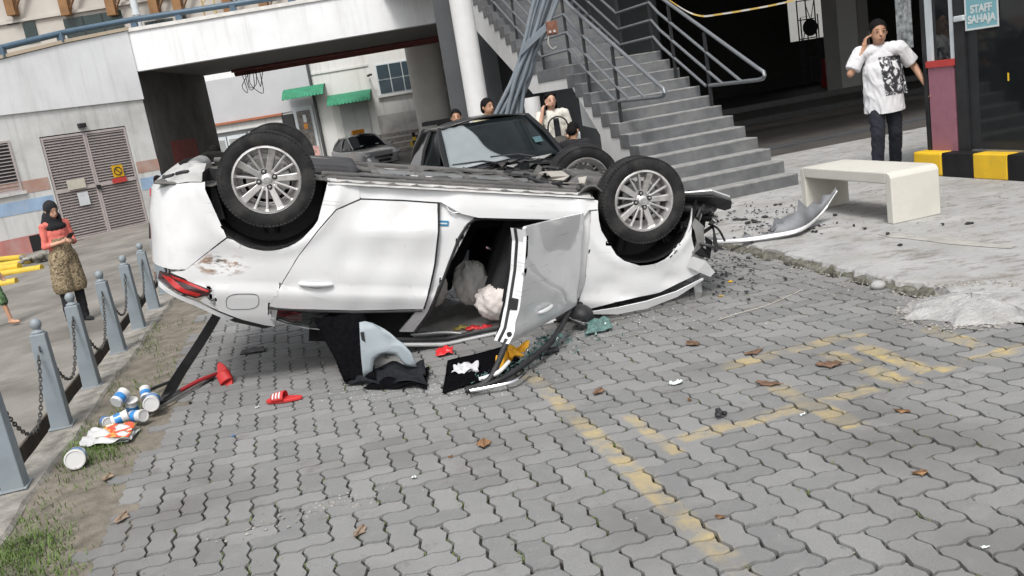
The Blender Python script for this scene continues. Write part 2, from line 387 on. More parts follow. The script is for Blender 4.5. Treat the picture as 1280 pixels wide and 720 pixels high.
def blades(name, spots, label, parent=None, hmin=.015, hmax=.05):
    mb = MB()
    for s, t, z in spots:
        p = lot(s, t, z); h = random.uniform(hmin, hmax); a = random.uniform(0, 2*PI); w = .0025; d = Vector((math.cos(a), math.sin(a), 0)); n_ = Vector((-d.y, d.x, 0))
        b1 = p+d*h*random.uniform(.2, .5)+Vector((0,0,h*.7)); b2 = p+d*h*random.uniform(.6, 1.1)+Vector((0,0,h*random.uniform(.7,1)))
        mb.add([p-n_*w, p+n_*w, b1+n_*w*.8, b1-n_*w*.8, b2], [(0,1,2,3), (3,2,4)])
    o = mb.build(name, M_GRASS if hmax > .03 else M_GRASS2, parent); tag(o, label, kind='stuff'); return o
sp = []
for _ in range(30000):
    t = random.uniform(2.6, 9.5); s = random.uniform(-1.64, -1.12)
    dens = (.42+.58*math.sin(t*2.9+1.2)*math.cos(s*9+t*1.7))*(1.25 if t < 4.5 else .9 if 5.4 < t < 6.6 else .2)*(1.05-((s+1.6)/.5))
    if random.random() < dens: sp.append((s, t, -.01))
blades('grass', sp, 'patchy short green grass on the verge')
sp = []
for _ in range(700):
    i = random.randint(-8, 32); j = random.randint(18, 50); s = i*W_; t = j*W_+random.uniform(-.05, .05)
    if random.random() < (.9 if 3.0 < t < 3.9 and -.3 < s < 1.4 else .4):
        for _ in range(random.randint(4, 12)): sp.append((s+random.gauss(0, .006), t+random.gauss(0, .025), -.015))
blades('moss', sp, 'tiny weeds growing in the paver joints', hmin=.006, hmax=.022)
# grit in joints
M_GRIT = mat('grit', (.24,.23,.21), .9, var=.5, scale=50)
mb = MB()
def pebble(mb, p, r):
    vs = [p+Vector((math.cos(a)*r*random.uniform(.7,1.2), math.sin(a)*r*random.uniform(.7,1.2), 0)) for a in (0, 1.26, 2.5, 3.8, 5)]+[p+Vector((0,0,r*random.uniform(.5,.9)))]
    mb.add(vs, [(0,1,5),(1,2,5),(2,3,5),(3,4,5),(4,0,5)])
for _ in range(1500):
    t = random.uniform(2, 8); s = random.uniform(-1, 3.8); pebble(mb, lot(s, t, -.001), random.choice((.002,.003,.003,.005)))
for _ in range(900):
    t = random.uniform(4.3, 8.5); s = 3.84-abs(random.gauss(0, .16)); pebble(mb, lot(s, t, -.002), random.uniform(.003, .012))
for _ in range(160):
    t = random.gauss(3.93, .07); s = random.gauss(-.1, .25); pebble(mb, lot(s, t, -.004), random.uniform(.003, .011))
for _ in range(500):
    a = random.uniform(0, 2*PI); q = random.gauss(1.0, .09); pebble(mb, lot(3.84+.40*q*math.cos(a), 4.36+.37*q*math.sin(a), .002 if math.cos(a) < .2 else ZP), random.uniform(.004, .016))
for _ in range(300):
    p = stf(random.uniform(-1.5, 3), random.uniform(-4.5, -.1), .062); pebble(mb, p, random.uniform(.004, .014))
tag(mb.build('grit', M_GRIT), 'scattered grit and small stones on the paving', kind='stuff')
# ---------------------------------------------------------------- concrete pavement on the right
def pavement_material():
    m = mat('pavement_concrete', (.335,.335,.33), .8, var=.13, scale=2.6, bump=.3, bscale=55, dirt=(.27,.26,.235), damt=.75, dscale=1.9)
    N = m.node_tree.nodes; L = m.node_tree.links; b = N['Principled BSDF']; src = b.inputs['Base Color'].links[0].from_socket; tc = N.new('ShaderNodeTexCoord')
    for sc, lo, hi, c, am in ((7, .53, .68, (.15,.135,.115), .8), (26, .56, .66, (.20,.19,.17), .65), (3.2, .56, .68, (.12,.098,.075), .75), (60, .62, .7, (.52,.52,.51), .6)):
        mp = N.new('ShaderNodeMapping'); mp.inputs['Rotation'].default_value = (0,0,.35); mp.inputs['Scale'].default_value = (.75,1.2,1); mp.inputs['Location'].default_value = (sc,sc*.7,0); L.new(tc.outputs['Object'], mp.inputs[0])
        n = N.new('ShaderNodeTexNoise'); n.inputs['Scale'].default_value = sc; n.inputs['Detail'].default_value = 9; n.inputs['Roughness'].default_value = .7; L.new(mp.outputs[0], n.inputs['Vector'])
        r = N.new('ShaderNodeMapRange'); r.inputs[1].default_value = lo; r.inputs[2].default_value = hi; r.inputs[4].default_value = am; L.new(n.outputs[0], r.inputs[0])
        x = N.new('ShaderNodeMix'); x.data_type = 'RGBA'; L.new(r.outputs[0], x.inputs[0]); L.new(src, x.inputs[6]); x.inputs[7].default_value = (*c, 1); src = x.outputs[2]
    L.new(src, b.inputs['Base Color']); return m
M_PAVE = pavement_material(); ZP = .06
mb = MB(); edge = []; t = -4.0
while t < 13:
    e = 3.905+.02*math.sin(t*2.1)+random.uniform(-.022, .022)+(.03 if 4.6 < t < 5 else 0); edge.append((e, t)); t += .07
top = [lot(e, t, ZP-.012+random.uniform(-.006,.006)) for e, t in edge]; inn = [lot(e+random.uniform(.02,.05), t, ZP) for e, t in edge]; bot = [lot(e-.02+random.uniform(-.03,.01), t, -.02) for e, t in edge]
n = len(edge); mb.v = [tuple(p) for p in bot+top+inn]
for k in range(n-1): mb.f += [(k, k+1, n+k+1, n+k), (n+k, n+k+1, 2*n+k+1, 2*n+k)]
far0 = lot(40, 13, ZP); far1 = lot(40, -4, ZP); b0 = len(mb.v); mb.v += [tuple(far0), tuple(far1)]
mb.f.append(tuple(2*n+k for k in range(n))+(b0, b0+1))
tag(mb.build('concrete_pavement', M_PAVE), 'raised stained concrete pavement with broken edge', kind='structure')
mb = MB(); mb.prism([lot(3.95,12.99,-.5), lot(40,12.99,-.5), lot(40,60,-.5), lot(3.95,60,-.5)], (0,0,.5+ZP-.003))
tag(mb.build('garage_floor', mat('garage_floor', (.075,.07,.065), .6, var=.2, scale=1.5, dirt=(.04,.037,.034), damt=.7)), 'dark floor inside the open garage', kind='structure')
# mossy broken kerb lip
mb = MB(); t = 4.75
while t < 8.6:
    l = random.uniform(.10, .3); s = 3.86+random.uniform(-.015, .015)
    P = [lot(s-.03, t, -.02), lot(s+.05, t, -.02), lot(s+.05, t+l-.012, -.02), lot(s-.03, t+l-.012, -.02)]
    T = [lot(s-.015+random.uniform(-.015,.015), t+.01, random.uniform(.0,.02)), lot(s+.045, t+.01, random.uniform(.03,.05)), lot(s+.045, t+l-.02, random.uniform(.03,.05)), lot(s-.01+random.uniform(-.015,.015), t+l-.02, random.uniform(.0,.02))]
    mb.hexa(P+T); t += l
M_MOSSK = mat('mossy_kerb', (.13,.125,.105), .95, var=.5, scale=22, bump=1.0, bscale=40, dirt=(.06,.065,.03), damt=.9, dscale=9)
tag(mb.build('kerb', M_MOSSK, bev=.008), 'crumbling mossy kerb between pavers and concrete pavement', kind='structure')
mb = MB()   # spilled cement patch
random.seed(5)
for ring in range(7):
    f = ring/6
    for k in range(40):
        a = 2*PI*k/40; rr = (1+.13*math.sin(3*a+.6)+.09*math.sin(7*a)+.06*math.sin(13*a+2)+.05*math.sin(19*a))*(1-f)
        s = 3.84+.36*rr*math.cos(a)+.08*f; t = 4.36+.33*rr*math.sin(a)+.08*f
        mb.v.append(tuple(lot(s, t, .003+.064*(1-(1-f)**3)+random.uniform(-.008, .008)*(ring > 0))))
for r_ in range(6):
    for k in range(40): mb.f.append((r_*40+k, r_*40+(k+1) % 40, (r_+1)*40+(k+1) % 40, (r_+1)*40+k))
tag(mb.build('cement_patch', mat('rough_cement', (.34,.338,.33), .9, var=.22, scale=8, bump=1.0, bscale=45, dirt=(.24,.23,.21), damt=.6, dscale=9), smooth=25), 'rough pale cement patch spilled over the kerb edge', kind='structure')
mb = MB()   # sand smear on the pavement
for k in range(30):
    a = 2*PI*k/30; mb.v.append(tuple(lot(4.85+.07*math.cos(a)*(1+.2*math.sin(4*a))-.10*math.sin(a), 5.75+.62*math.sin(a)*(1+.1*math.sin(5*a)), ZP+.004)))
mb.f.append(tuple(range(30)))
tag(mb.build('repair_strip', mat('repair', (.34,.33,.305), .9, var=.2, scale=8, bump=.4)), 'long repaired strip in the concrete pavement', kind='structure')
# ================================================================== STAIRCASE AND GARAGE
M_WHITE = mat('white_render', (.62,.62,.615), .75, var=.05, scale=3, bump=.08, bscale=40, dirt=(.5,.49,.47), damt=.35, dscale=1.1, streak=.35, streakc=(.42,.41,.39))
M_STEP = mat('step_tile', (.115,.119,.124), .6, var=.18, scale=7, bump=.1, bscale=50, dirt=(.22,.22,.215), damt=.5, dscale=2.2)
M_NOSE = mat('step_nosing', (.25,.25,.245), .7, var=.25, scale=9, dirt=(.15,.15,.15), damt=.5, dscale=4)
M_RAIL = mat('rail_grey', (.17,.18,.19), .4, metal=.3, var=.08)
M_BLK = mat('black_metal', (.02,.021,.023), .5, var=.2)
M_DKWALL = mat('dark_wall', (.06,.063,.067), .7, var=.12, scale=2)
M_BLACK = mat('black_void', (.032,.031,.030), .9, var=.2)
st = thing('staircase', 'grey tiled staircase with white side wall and pipe railings', 'staircase', SO, SA)
RISE, RUN, SW = .15, .269, 1.59
J1 = 12*RUN; J2 = J1+1.30; ZL = 13*RISE
def stair_side(i0, i1, name, db=0.0, m=None):
    top = []
    for k in range(13): top += [(k*RUN+.012, RISE*k-.0), (k*RUN+.012, RISE*(k+1)-.045)]
    top[0] = (.012, -.1)
    top += [(J2, ZL-.045)]
    for k in range(14): top += [(J2+k*RUN+.012, ZL+RISE*k), (J2+k*RUN+.012, ZL+RISE*(k+1)-.045)]
    end = J2+14*RUN; top += [(end, ZL+13*RISE+.1)]
    bot = [(end, ZL+14*RISE-.75-db), (J2+.35, ZL-.34-db), (J1-.12, ZL-.34-db), (2.3, .9-db), (2.3, -.1)]
    mb = MB(); mb.prism([Vector((i0, j, z)) for j, z in top+bot], (i1-i0, 0, 0)); return mb.build(name, m or M_WHITE, st)
stair_side(-SW+.012, -SW+.13, 'stringer'); stair_side(-.13, -.012, 'stringer', .5)
mb = MB(); mb.prism([Vector((-SW+.13, j, z)) for j, z in ((2.3,.92),(J1-.12,ZL-.32),(J2+.35,ZL-.33),(J2+14*RUN,ZL+14*RISE-.72),(J2+14*RUN,ZL+14*RISE-.25),(J2+.05,ZL-.21),(J1+.05,ZL-.22),(2.3,1.2))], (SW-.26, 0, 0))
mb.build('soffit', mat('soffit', (.45,.46,.45), .8, var=.06), st)
mb = MB(); mb.box((-SW, 0, 0), (0, RUN+.03, RISE)); stepme = mb.mesh('step', M_STEP)
for k in range(13):
    d = (J2-J1) if k == 12 else RUN+.03
    mb = MB(); mb.box((-SW, k*RUN, RISE*k-.002-.035), (0, k*RUN+d, RISE*(k+1))); so__ = mb.build('step', M_STEP, st, bev=.006); mb = MB(); mb.box((-SW+.004, k*RUN-.003, RISE*(k+1)-.016), (-.004, k*RUN+RUN-.004, RISE*(k+1)+.002)); mb.build('tread', M_NOSE, so__, bev=.003)
for k in range(14):
    mb = MB(); mb.box((-SW, J2+k*RUN, ZL+RISE*k-.037), (0, J2+k*RUN+RUN+.03, ZL+RISE*(k+1))); mb.build('step', M_STEP, st, bev=.006)
mb = MB(); mb.prism([Vector((-SW+.135, j, z)) for j, z in ((2.301,.93),(J1-.02,ZL-.30),(J1-.02,ZL-.92))], (.06,0,0)); mb.build('cheek_panel', mat('cheek', (.52,.53,.52), .8, var=.06), st)
def rail_z(j, h):
    if j < J1+.05: return .205-.0+j*RISE/RUN+h-.05
    if j < J2: return ZL+h+.05
    return ZL+.15+(j-J2)*RISE/RUN+h-.05
ZB = 1.34
for i, nm in ((-SW+.1, 'railing'), (-.09, 'railing')):
    rl = None
    hs_ = (.95, .68, .42, .17)
    for n_, h in enumerate(hs_):
        js = (ZB-.155-h)*RUN/RISE
        pts = [Vector((i, js, ZB)), Vector((i, J1-.25+.0, rail_z(J1-.25, h)))]
        pts += [Vector((i, J1+.0, ZL+h+.05)), Vector((i, J2-.1, ZL+h+.05)), Vector((i, J2+3.4, rail_z(J2+3.4, h)))]
        if n_ == 0:
            pts = [Vector((i, 1.72, ZB)), Vector((i, js+.10, ZB)), Vector((i, js+.0, ZB+.008)), Vector((i, js-.045, ZB+.045)), Vector((i, js-.03, ZB+.09)), Vector((i, js+.1, ZB+.15))] + pts[1:]
        mb = MB(); mb.tube(pts, .026 if n_ == 0 else .021, 8)
        o = mb.build(nm if n_ == 0 else 'rail', M_RAIL, rl if rl else st, smooth=50)
        if n_ == 0: rl = o
    for j in (1.72, 2.65, J1+.03, J2-.13, J2+1.0, J2+2.0):
        zb = RISE*(int(j/RUN)+1) if j < J1 else (ZL if j < J2 else ZL+RISE*(int((j-J2)/RUN)+1))
        mb = MB(); mb.box((i-.012, j-.03, zb-.01), (i+.012, j+.03, rail_z(j, .95) if j > 2 else rail_z(j, .95))); mb.build('post', M_BLK, rl)
# garage
gb = thing('garage_building', 'dark open garage building behind the staircase', 'building', stf(0, 8, .06), SA)
def gpart(name, m, lo, hi, **k):
    mb = MB(); mb.box(lo, hi, Matrix.Translation((0, -8, -.06))); return mb.build(name, m, gb, **k)
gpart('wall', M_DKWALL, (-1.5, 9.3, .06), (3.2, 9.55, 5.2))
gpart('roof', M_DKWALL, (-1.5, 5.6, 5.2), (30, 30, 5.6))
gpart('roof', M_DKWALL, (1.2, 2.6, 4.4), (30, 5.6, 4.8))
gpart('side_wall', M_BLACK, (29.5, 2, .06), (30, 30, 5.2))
# back wall with one daylight opening
pl = lambda u, v, j=27.0: None
def on_j(u, v, j):
    d = ray(u, v); o = Vector((0,0,CAMH)); P0 = stf(0, j); tt = (P0-o).dot(SB)/d.dot(SB); P = o+d*tt; q = P-SO; return q.dot(SE), P.z
JB = 26.0
ia, za = on_j(988, 50, JB); ib, zb_ = on_j(1036, 58, JB)
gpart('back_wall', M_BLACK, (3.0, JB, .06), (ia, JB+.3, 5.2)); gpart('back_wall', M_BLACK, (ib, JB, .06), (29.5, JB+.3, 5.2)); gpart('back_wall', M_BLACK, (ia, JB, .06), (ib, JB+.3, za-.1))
M_CONC = mat('concrete_column', (.30,.30,.285), .85, var=.1, scale=2, dirt=(.2,.19,.18), damt=.4)
for u, w, j in ((1052, .75, 15.5), (1076, .5, 21.0)):
    i_, z_ = on_j(u, 60, j); gpart('column', M_CONC, (i_-w/2, j-w/2, .06), (i_+w/2, j+w/2, 5.2))
gpart('kerb', M_DKWALL, (0.2, 4.0, .0601), (14, 4.25, .10))
for zz in (.25, .55):  gpart('low_beam', M_BLACK, (2.6, 7.6, zz), (9, 7.7, zz+.12))
# bright wall outside, beyond the garage
i_, z_ = on_j(1010, 30, 36.0)
ow = thing('rear_wall', 'sunlit pale wall seen through the far garage opening', 'wall', stf(i_, 43, 0), SA)
mb = MB(); mb.box((-7, 0, -.3), (7, .4, 8)); mb.build('panel', M_CONC, ow); mb = MB(); mb.box((-7, -.05, .8), (7, 0, 1.0)); mb.build('ledge', M_CONC, ow)
# scaffold and fan in the opening
i_, z_ = on_j(1012, 40, 24.5)
sc = thing('scaffold', 'black scaffold frame standing in the far garage opening', 'scaffold', stf(i_, 24.5, .06), SA)
for x in (-.55, -.1, .35):
    mb = MB(); mb.tube([(x,0,0),(x,0,4.2)], .03, 6); mb.build('upright', M_BLK, sc)
for z in (1.2, 2.0, 2.8, 3.6):
    mb = MB(); mb.tube([(-.55,0,z),(.35,0,z)], .022, 6); mb.build('ledger', M_BLK, sc)
for a, b in (((-.55,0,1.2),(-.1,0,2.8)), ((-.1,0,2.0),(.35,0,3.6)), ((.35,0,2.0),(-.1,0,3.4))):
    mb = MB(); mb.tube([a, b], .018, 6); mb.build('brace', M_BLK, sc)
i_, z_ = on_j(1013, 36, 23.5)
fn = thing('drum_fan', 'round black drum fan on a stand before the scaffold', 'fan', stf(i_, 23.5, .06), SA)
mb = MB(); mb.lathe([(.02,-.05),(.34,-.05),(.36,0),(.34,.05),(.02,.05)], 20, Matrix.Translation((0,0,z_)) @ Matrix.Rotation(PI/2, 4, 'X')); mb.build('drum', M_BLK, fn)
mb = MB(); mb.tube([(-.45,0,0),(-.45,0,z_+.45),(.4,0,z_+.5),(.4,0,0)], .03, 6); mb.build('frame', M_BLK, fn)
i_, z_ = on_j(1044, 95, 20.5)
br = thing('barrier', 'dark red plastic road barrier inside the garage', 'barrier', stf(i_, 20.5, .06), SA)
mb = MB(); mb.prism([(-.5,-.25,0),(-.5,-.25,.25),(-.5,-.12,.5),(-.5,-.1,1.1),(-.5,.1,1.1),(-.5,.12,.5),(-.5,.25,.25),(-.5,.25,0)], (1,0,0)); mb.build('body', mat('barrier_red', (.22,.02,.018), .5), br, bev=.02)
# lower parts beside the upper flight
dw = thing('corner_pillar', 'tall dark grey square pillar left of the white column', 'pillar', (-.42, 15.9, 0))
mb = MB(); mb.box((-.13,-.2,0),(.17,.2,6)); mb.build('shaft', M_DKWALL, dw, bev=.01); mb = MB(); mb.box((-.15,-.22,0),(.19,.22,.3)); mb.build('base', M_DKWALL, dw)
wc = thing('round_column', 'white round column under the upper stair flight', 'column', (-.075, 15.45, 0))
mb = MB(); mb.lathe([(.19,0),(.19,5)], 28); mb.build('shaft', M_WHITE, wc, smooth=50); mb = MB(); mb.lathe([(.24,0),(.24,.12),(.20,.16)], 28); mb.build('base', M_WHITE, wc, smooth=40)
hw = thing('stair_hall', 'dark wall with a black doorway under the upper flight', 'wall', (.6, 19.2, 0), R(4))
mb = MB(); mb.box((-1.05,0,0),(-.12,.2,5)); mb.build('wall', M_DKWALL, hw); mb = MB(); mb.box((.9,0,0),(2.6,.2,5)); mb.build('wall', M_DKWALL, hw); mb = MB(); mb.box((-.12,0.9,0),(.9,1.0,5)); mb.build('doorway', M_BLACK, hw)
mb = MB(); mb.box((-.12,0,3.0),(.9,.2,5)); mb.build('lintel', M_WHITE, hw)
rc = thing('round_column', 'white round column behind the grey conduit bundle', 'column', (.78, 14.1, 0))
mb = MB(); mb.lathe([(.13,0),(.13,1.62)], 24); mb.build('shaft', M_WHITE, rc, smooth=50)
# conduit bundle
M_COND = mat('conduit_grey', (.14,.165,.19), .45, var=.1, scale=6, dirt=(.3,.3,.3), damt=.3)
cb = thing('conduit_bundle', 'bundle of grey conduit pipes slanting down before the stairs', 'pipes', (-.25, 12.35, 0))
random.seed(3)
for k in range(8):
    w = (k-3.5)*.047; dy = random.uniform(-.05, .05)
    tw = (k*3 % 8-3.5)*.05
    pts = [(1.75+w, 12.4+dy, 4.1), (1.10+w, 12.4+dy, 2.9), (.86+w*.75, 12.4+dy, 2.43), (.62+tw*.7, 12.4+dy*1.5, 1.95), (.27+w*1.35+random.uniform(-.02,.02), 12.4+dy, 1.3), (.0+w*1.6, 12.4+dy, .55), (-.2+w*1.7, 12.4, .02)]
    mb = MB(); mb.tube(smooth_path(pts, 5), .031, 8); mb.build('pipe', M_COND, cb, smooth=60, world=True)
mb = MB(); c = Vector((.855, 12.28, 2.40)); ax = Vector((.45,0,.89)); bx_ = Vector((.80,0,.36)).normalized()
mb.hexa([c-bx_*.22-ax*.16, c+bx_*.19-ax*.02, c+bx_*.19-ax*.02+Vector((0,.03,0)), c-bx_*.22-ax*.16+Vector((0,.03,0)), c-bx_*.20+ax*.03, c+bx_*.2+ax*.15, c+bx_*.2+ax*.15+Vector((0,.03,0)), c-bx_*.20+ax*.03+Vector((0,.03,0))]); mb.build('clamp_plate', M_COND, cb, world=True, bev=.004)
M_RUST = mat('rust', (.16,.07,.045), .8, var=.4, scale=20, bump=.3)
mb = MB(); mb.box((1.02,12.26,2.40),(1.17,12.36,2.58)); o = mb.build('clamp_box', M_RUST, cb, world=True, bev=.008)
for x in (1.06, 1.12):
    mb = MB(); mb.lathe([(.018,0),(.018,.02)], 8, Matrix.Translation((x,12.255,2.44)) @ Matrix.Rotation(PI/2, 4, 'X')); me = mb.mesh('bolt', mat('bolt', (.5,.48,.45), .4, metal=.8)); me.transform(wmat(cb).inverted()); ob = bpy.data.objects.new('bolt', me); COL.objects.link(ob); ob.parent = o
mb = MB(); mb.tube(smooth_path([(1.04,12.3,2.4),(1.02,12.3,2.3),(1.06,12.3,2.22),(1.12,12.3,2.24)], 4), .012, 6); mb.build('hook', mat('bolt', (.5,.48,.45)), cb, world=True)
# caution tape
tp = aty(828, -6, 13.6); tq = aty(868, 18, 13.2); tr = aty(905, 17, 13.4); ts = aty(990, 1, 14); tu = aty(1040, -18, 14.4)
mb = MB(); pth = smooth_path([tp, tq, tr, ts, tu], 8)
for a, b in zip(pth, pth[1:]): mb.add([a-Vector((0,.0,.013)), b-Vector((0,0,.013)), b+Vector((0,.01,.013)), a+Vector((0,.01,.013))], [(0,1,2,3)])
def stripe_mat(name, c1, c2, sc, ax=0):
    m = mat(name, c1, .5); N = m.node_tree.nodes; L = m.node_tree.links; b = N['Principled BSDF']
    g_ = N.new('ShaderNodeNewGeometry'); s_ = N.new('ShaderNodeSeparateXYZ'); L.new(g_.outputs['Position'], s_.inputs[0]); w_ = N.new('ShaderNodeMath'); w_.operation = 'MULTIPLY_ADD'; L.new(s_.outputs[ax], w_.inputs[0]); w_.inputs[1].default_value = sc; w_.inputs[2].default_value = 100
    f_ = N.new('ShaderNodeMath'); f_.operation = 'FRACT'; L.new(w_.outputs[0], f_.inputs[0]); h_ = N.new('ShaderNodeMath'); h_.operation = 'GREATER_THAN'; L.new(f_.outputs[0], h_.inputs[0]); h_.inputs[1].default_value = .5
    x_ = N.new('ShaderNodeMix'); x_.data_type = 'RGBA'; x_.inputs[6].default_value = (*c1, 1); x_.inputs[7].default_value = (*c2, 1); L.new(h_.outputs[0], x_.inputs[0]); L.new(x_.outputs[2], b.inputs['Base Color']); return m
ctp = mb.build('caution_tape', stripe_mat('caution', (.36,.25,.06), (.36,.34,.31), 3.1), thick=.002); tag(ctp, 'sagging yellow and white caution tape above the stair rail', 'tape')
# ================================================================== BENCH
M_BENCH = mat('bench_terrazzo', (.54,.525,.475), .6, var=.03, scale=20, bump=.05, bscale=80, dirt=(.36,.34,.30), damt=.4, dscale=2.5)
be = thing('concrete_bench', 'white concrete bench on the pavement by the stairs', 'bench', lot(5.33, 7.34, ZP), LA)
w, h, l = .25, .46, .70
prof = [(-w,-l,0),(-w,-l,h-.05),(-w,-l+.05,h),(-w,l-.05,h),(-w,l,h-.05),(-w,l,0),(-w,l-.085,0),(-w,l-.085,h-.13),(-w,l-.12,h-.105),(-w,-l+.12,h-.105),(-w,-l+.085,h-.13),(-w,-l+.085,0)]
mb = MB(); mb.prism([(-w,-l+.085,h-.1045),(-w,-l+.05,h),(-w,l-.05,h),(-w,l-.085,h-.1045)], (2*w,0,0)); mb.build('seat', M_BENCH, be, bev=.012)
for sg in (-1, 1):
    P = [(-w,sg*l,0),(-w,sg*l,h-.05),(-w,sg*(l-.015),h-.018),(-w,sg*(l-.052),h-.001),(-w,sg*(l-.0835),h-.1),(-w,sg*(l-.0835),0)]
    mb = MB(); mb.prism(P if sg > 0 else P[::-1], (2*w,0,0)); mb.build('leg', M_BENCH, be, bev=.01)
mb = MB(); mb.box((-.2,-.3,h-.108),(.05,.05,h-.106)); 
# ================================================================== GUARD BOOTH
M_YEL = mat('kerb_yellow', (.72,.45,.02), .6, var=.08, scale=6, dirt=(.4,.27,.05), damt=.35, dscale=4)
M_KBLK = mat('kerb_black', (.010,.010,.011), .6, var=.2, scale=6, spec=.3, dirt=(.03,.028,.026), damt=.4, dscale=4)
pk = thing('painted_kerb', 'yellow and black painted kerb around the guard booth', 'kerb', lot(7.05, 8.8, ZP), LA)
yy = 0
for k in range(12):
    ln = .46; mb = MB(); mb.box((0,-(k+1)*ln+.002,0),(.3,-k*ln,.265)); mb.build('kerb_block', M_YEL if k % 2 == 0 else M_KBLK, pk, bev=.025 if k == 0 else .012)
mb = MB(); mb.box((.305,0,0),(2.8,-.25,.265)); mb.build('kerb_block', M_KBLK, pk, bev=.012)
bo = thing('guard_booth', 'dark glazed guard booth with white frames and pink dado', 'booth', lot(7.2, 8.65, ZP+.265), LA)
M_PINK = mat('pink_paint', (.30,.13,.17), .75, var=.15, scale=5, dirt=(.12,.06,.075), damt=.6, dscale=5, bump=.15)
M_RED = mat('red_paint', (.45,.05,.045), .6, var=.1)
M_FRAME = mat('white_frame', (.52,.56,.58), .4, var=.06)
M_GLASSD = mat('dark_glass', (.012,.014,.015), .06, var=.1, spec=.6)
def bp_(name, m, lo, hi, par=bo, **k): mb = MB(); mb.box(lo, hi); return mb.build(name, m, par, **k)
bp_('dado', M_PINK, (0,-.385,-.0),(.12,-.0,.93)); bp_('dado_cap', M_RED, (-.015,-.41,.93),(.13,.02,1.0)); bp_('corner_post', M_BLK, (.0,.021,0),(.12,.08,2.6))
wf = bp_('window_frame', M_FRAME, (.01,-.05,1.002),(.10,.018,2.6)); bp_('window_frame', M_FRAME, (.01,-.41,1.002),(.10,-.345,2.6), wf); bp_('pane', M_GLASSD, (.05,-.345,1.003),(.06,-.05,2.6), wf)
bp_('door_frame', M_BLK, (.0,-.56,.0),(.12,-.415,2.6)); dr = bp_('door', M_BLK, (.03,-1.6,.02),(.08,-.565,2.55))
bp_('pane', M_GLASSD, (.022,-1.5,.12),(.029,-.72,2.45), dr); bp_('latch', M_FRAME, (-.04,-.60,1.38),(.0,-.46,1.44), dr, bev=.01)
bp_('threshold', mat('aluminium', (.4,.4,.4), .35, metal=.8), (.0,-1.62,-.001),(.13,-.6,.018), dr)
bp_('wall', M_BLK, (.02,-5,0),(.12,-1.62,2.6)); bp_('wall', M_BLK, (.13,-.1,0),(3.0,.02,2.6)); bp_('wall', M_BLACK, (.6,-5,0),(.7,-.15,2.6)); bp_('roof', M_BLK, (-.2,-5,2.605),(3,.2,2.8))
bp_('scrape_mark', M_YEL, (.0205,-1.12,.72),(.0215,-1.10,.80), dr)
M_SIGN = mat('sign_teal', (.20,.42,.47), .5, var=.05)
def text_mesh(name, body, size, m, parent, M, ext=.001, bold=.004):
    cu = bpy.data.curves.new(name, 'FONT'); cu.body = body; cu.size = size; cu.align_x = 'CENTER'; cu.align_y = 'CENTER'; cu.extrude = ext; cu.offset = bold; cu.space_line = .95
    o = bpy.data.objects.new('tmp', cu); COL.objects.link(o); dg = bpy.context.evaluated_depsgraph_get(); me = bpy.data.meshes.new_from_object(o.evaluated_get(dg)); bpy.data.objects.remove(o)
    me.transform(M); me.materials.clear(); me.materials.append(m); ob = bpy.data.objects.new(name, me); COL.objects.link(ob); ob.parent = parent; return ob
sg = thing('door_sign', 'teal paper sign reading STAFF SAHAJA on the booth door', 'sign', lot(7.2+.015, 8.65-.80, ZP+.265+1.285), LA)
mb = MB(); mb.box((-.001,-.215,-.002),(.003,.215,.66)); mb.build('paper', M_SIGN, sg)
M_SW = mat('sign_white', (.62,.66,.66), .5, var=.02)
mb = MB(); mb.box((-.0025,-.228,-.014),(-.0015,-.205,.67)); mb.box((-.0025,.205,-.014),(-.0015,.228,.67)); mb.box((-.0025,-.205,-.014),(-.0015,.205,0.006)); mb.build('border', M_SW, sg)
tm = Matrix(((0,0,-1,-.004),(-1,0,0,0),(0,1,0,0),(0,0,0,1)))
text_mesh('lettering', 'STAFF', .108, M_SW, sg, Matrix.Translation((0,0,.190)) @ tm); text_mesh('lettering', 'SAHAJA', .108, M_SW, sg, Matrix.Translation((0,0,.088)) @ tm)
# papers on the far booth window
pp = thing('poster', 'pale printed papers taped inside the booth window', 'poster', lot(7.35, 9.2, 1.5), LA)
mb = MB(); mb.box((0,-.15,0),(.004,.12,1.0)); mb.build('paper', mat('poster', (.35,.37,.37), .6, var=.8, scale=14), pp)
# ================================================================== LEFT BUILDING, RAMP BRIDGE, FAR BUILDINGS
M_LWALL = mat('stained_render', (.60,.605,.595), .85, var=.08, scale=1.5, bump=.1, bscale=30, dirt=(.33,.32,.29), damt=.6, dscale=.8, streak=.6, streakc=(.24,.23,.21))
M_BRIDGE = mat('bridge_white', (.72,.73,.74), .8, var=.04, scale=1.2, dirt=(.46,.46,.46), damt=.3, dscale=.7, streak=.4, streakc=(.38,.38,.37))
M_BLUE = mat('band_blue', (.30,.42,.58), .8, var=.15, scale=3, dirt=(.45,.46,.46), damt=.5, dscale=2)
M_BRN = mat('band_brown', (.40,.25,.20), .8, var=.15, scale=3, dirt=(.45,.42,.4), damt=.5, dscale=2)
M_PNK = mat('band_pink', (.48,.20,.18), .8, var=.15, scale=3, dirt=(.45,.4,.38), damt=.5, dscale=2)
WA = R(48.2); WB0 = Vector((-11.926, 24.478, RZ))
lb = thing('substation_building', 'grey rendered service building with louvred steel doors', 'building', WB0, WA)
def lp(name, m, lo, hi, par=lb, **k): mb = MB(); mb.box(lo, hi); return mb.build(name, m, par, **k)   # x along the wall, y into it, z above road
lp('wall', M_LWALL, (-9,0,-.3),(-.001,.4,3.72)); lp('wall', M_LWALL, (2.43,0,-.3),(3.15,.4,3.72)); lp('wall', M_LWALL, (0,.0,3.02),(2.429,.4,3.72)); lp('wall', M_LWALL, (0,.2,-.3),(2.429,.4,3.02))
lp('plinth', M_DRAIN, (-.04,-.03,-.3),(2.47,.19,.10))
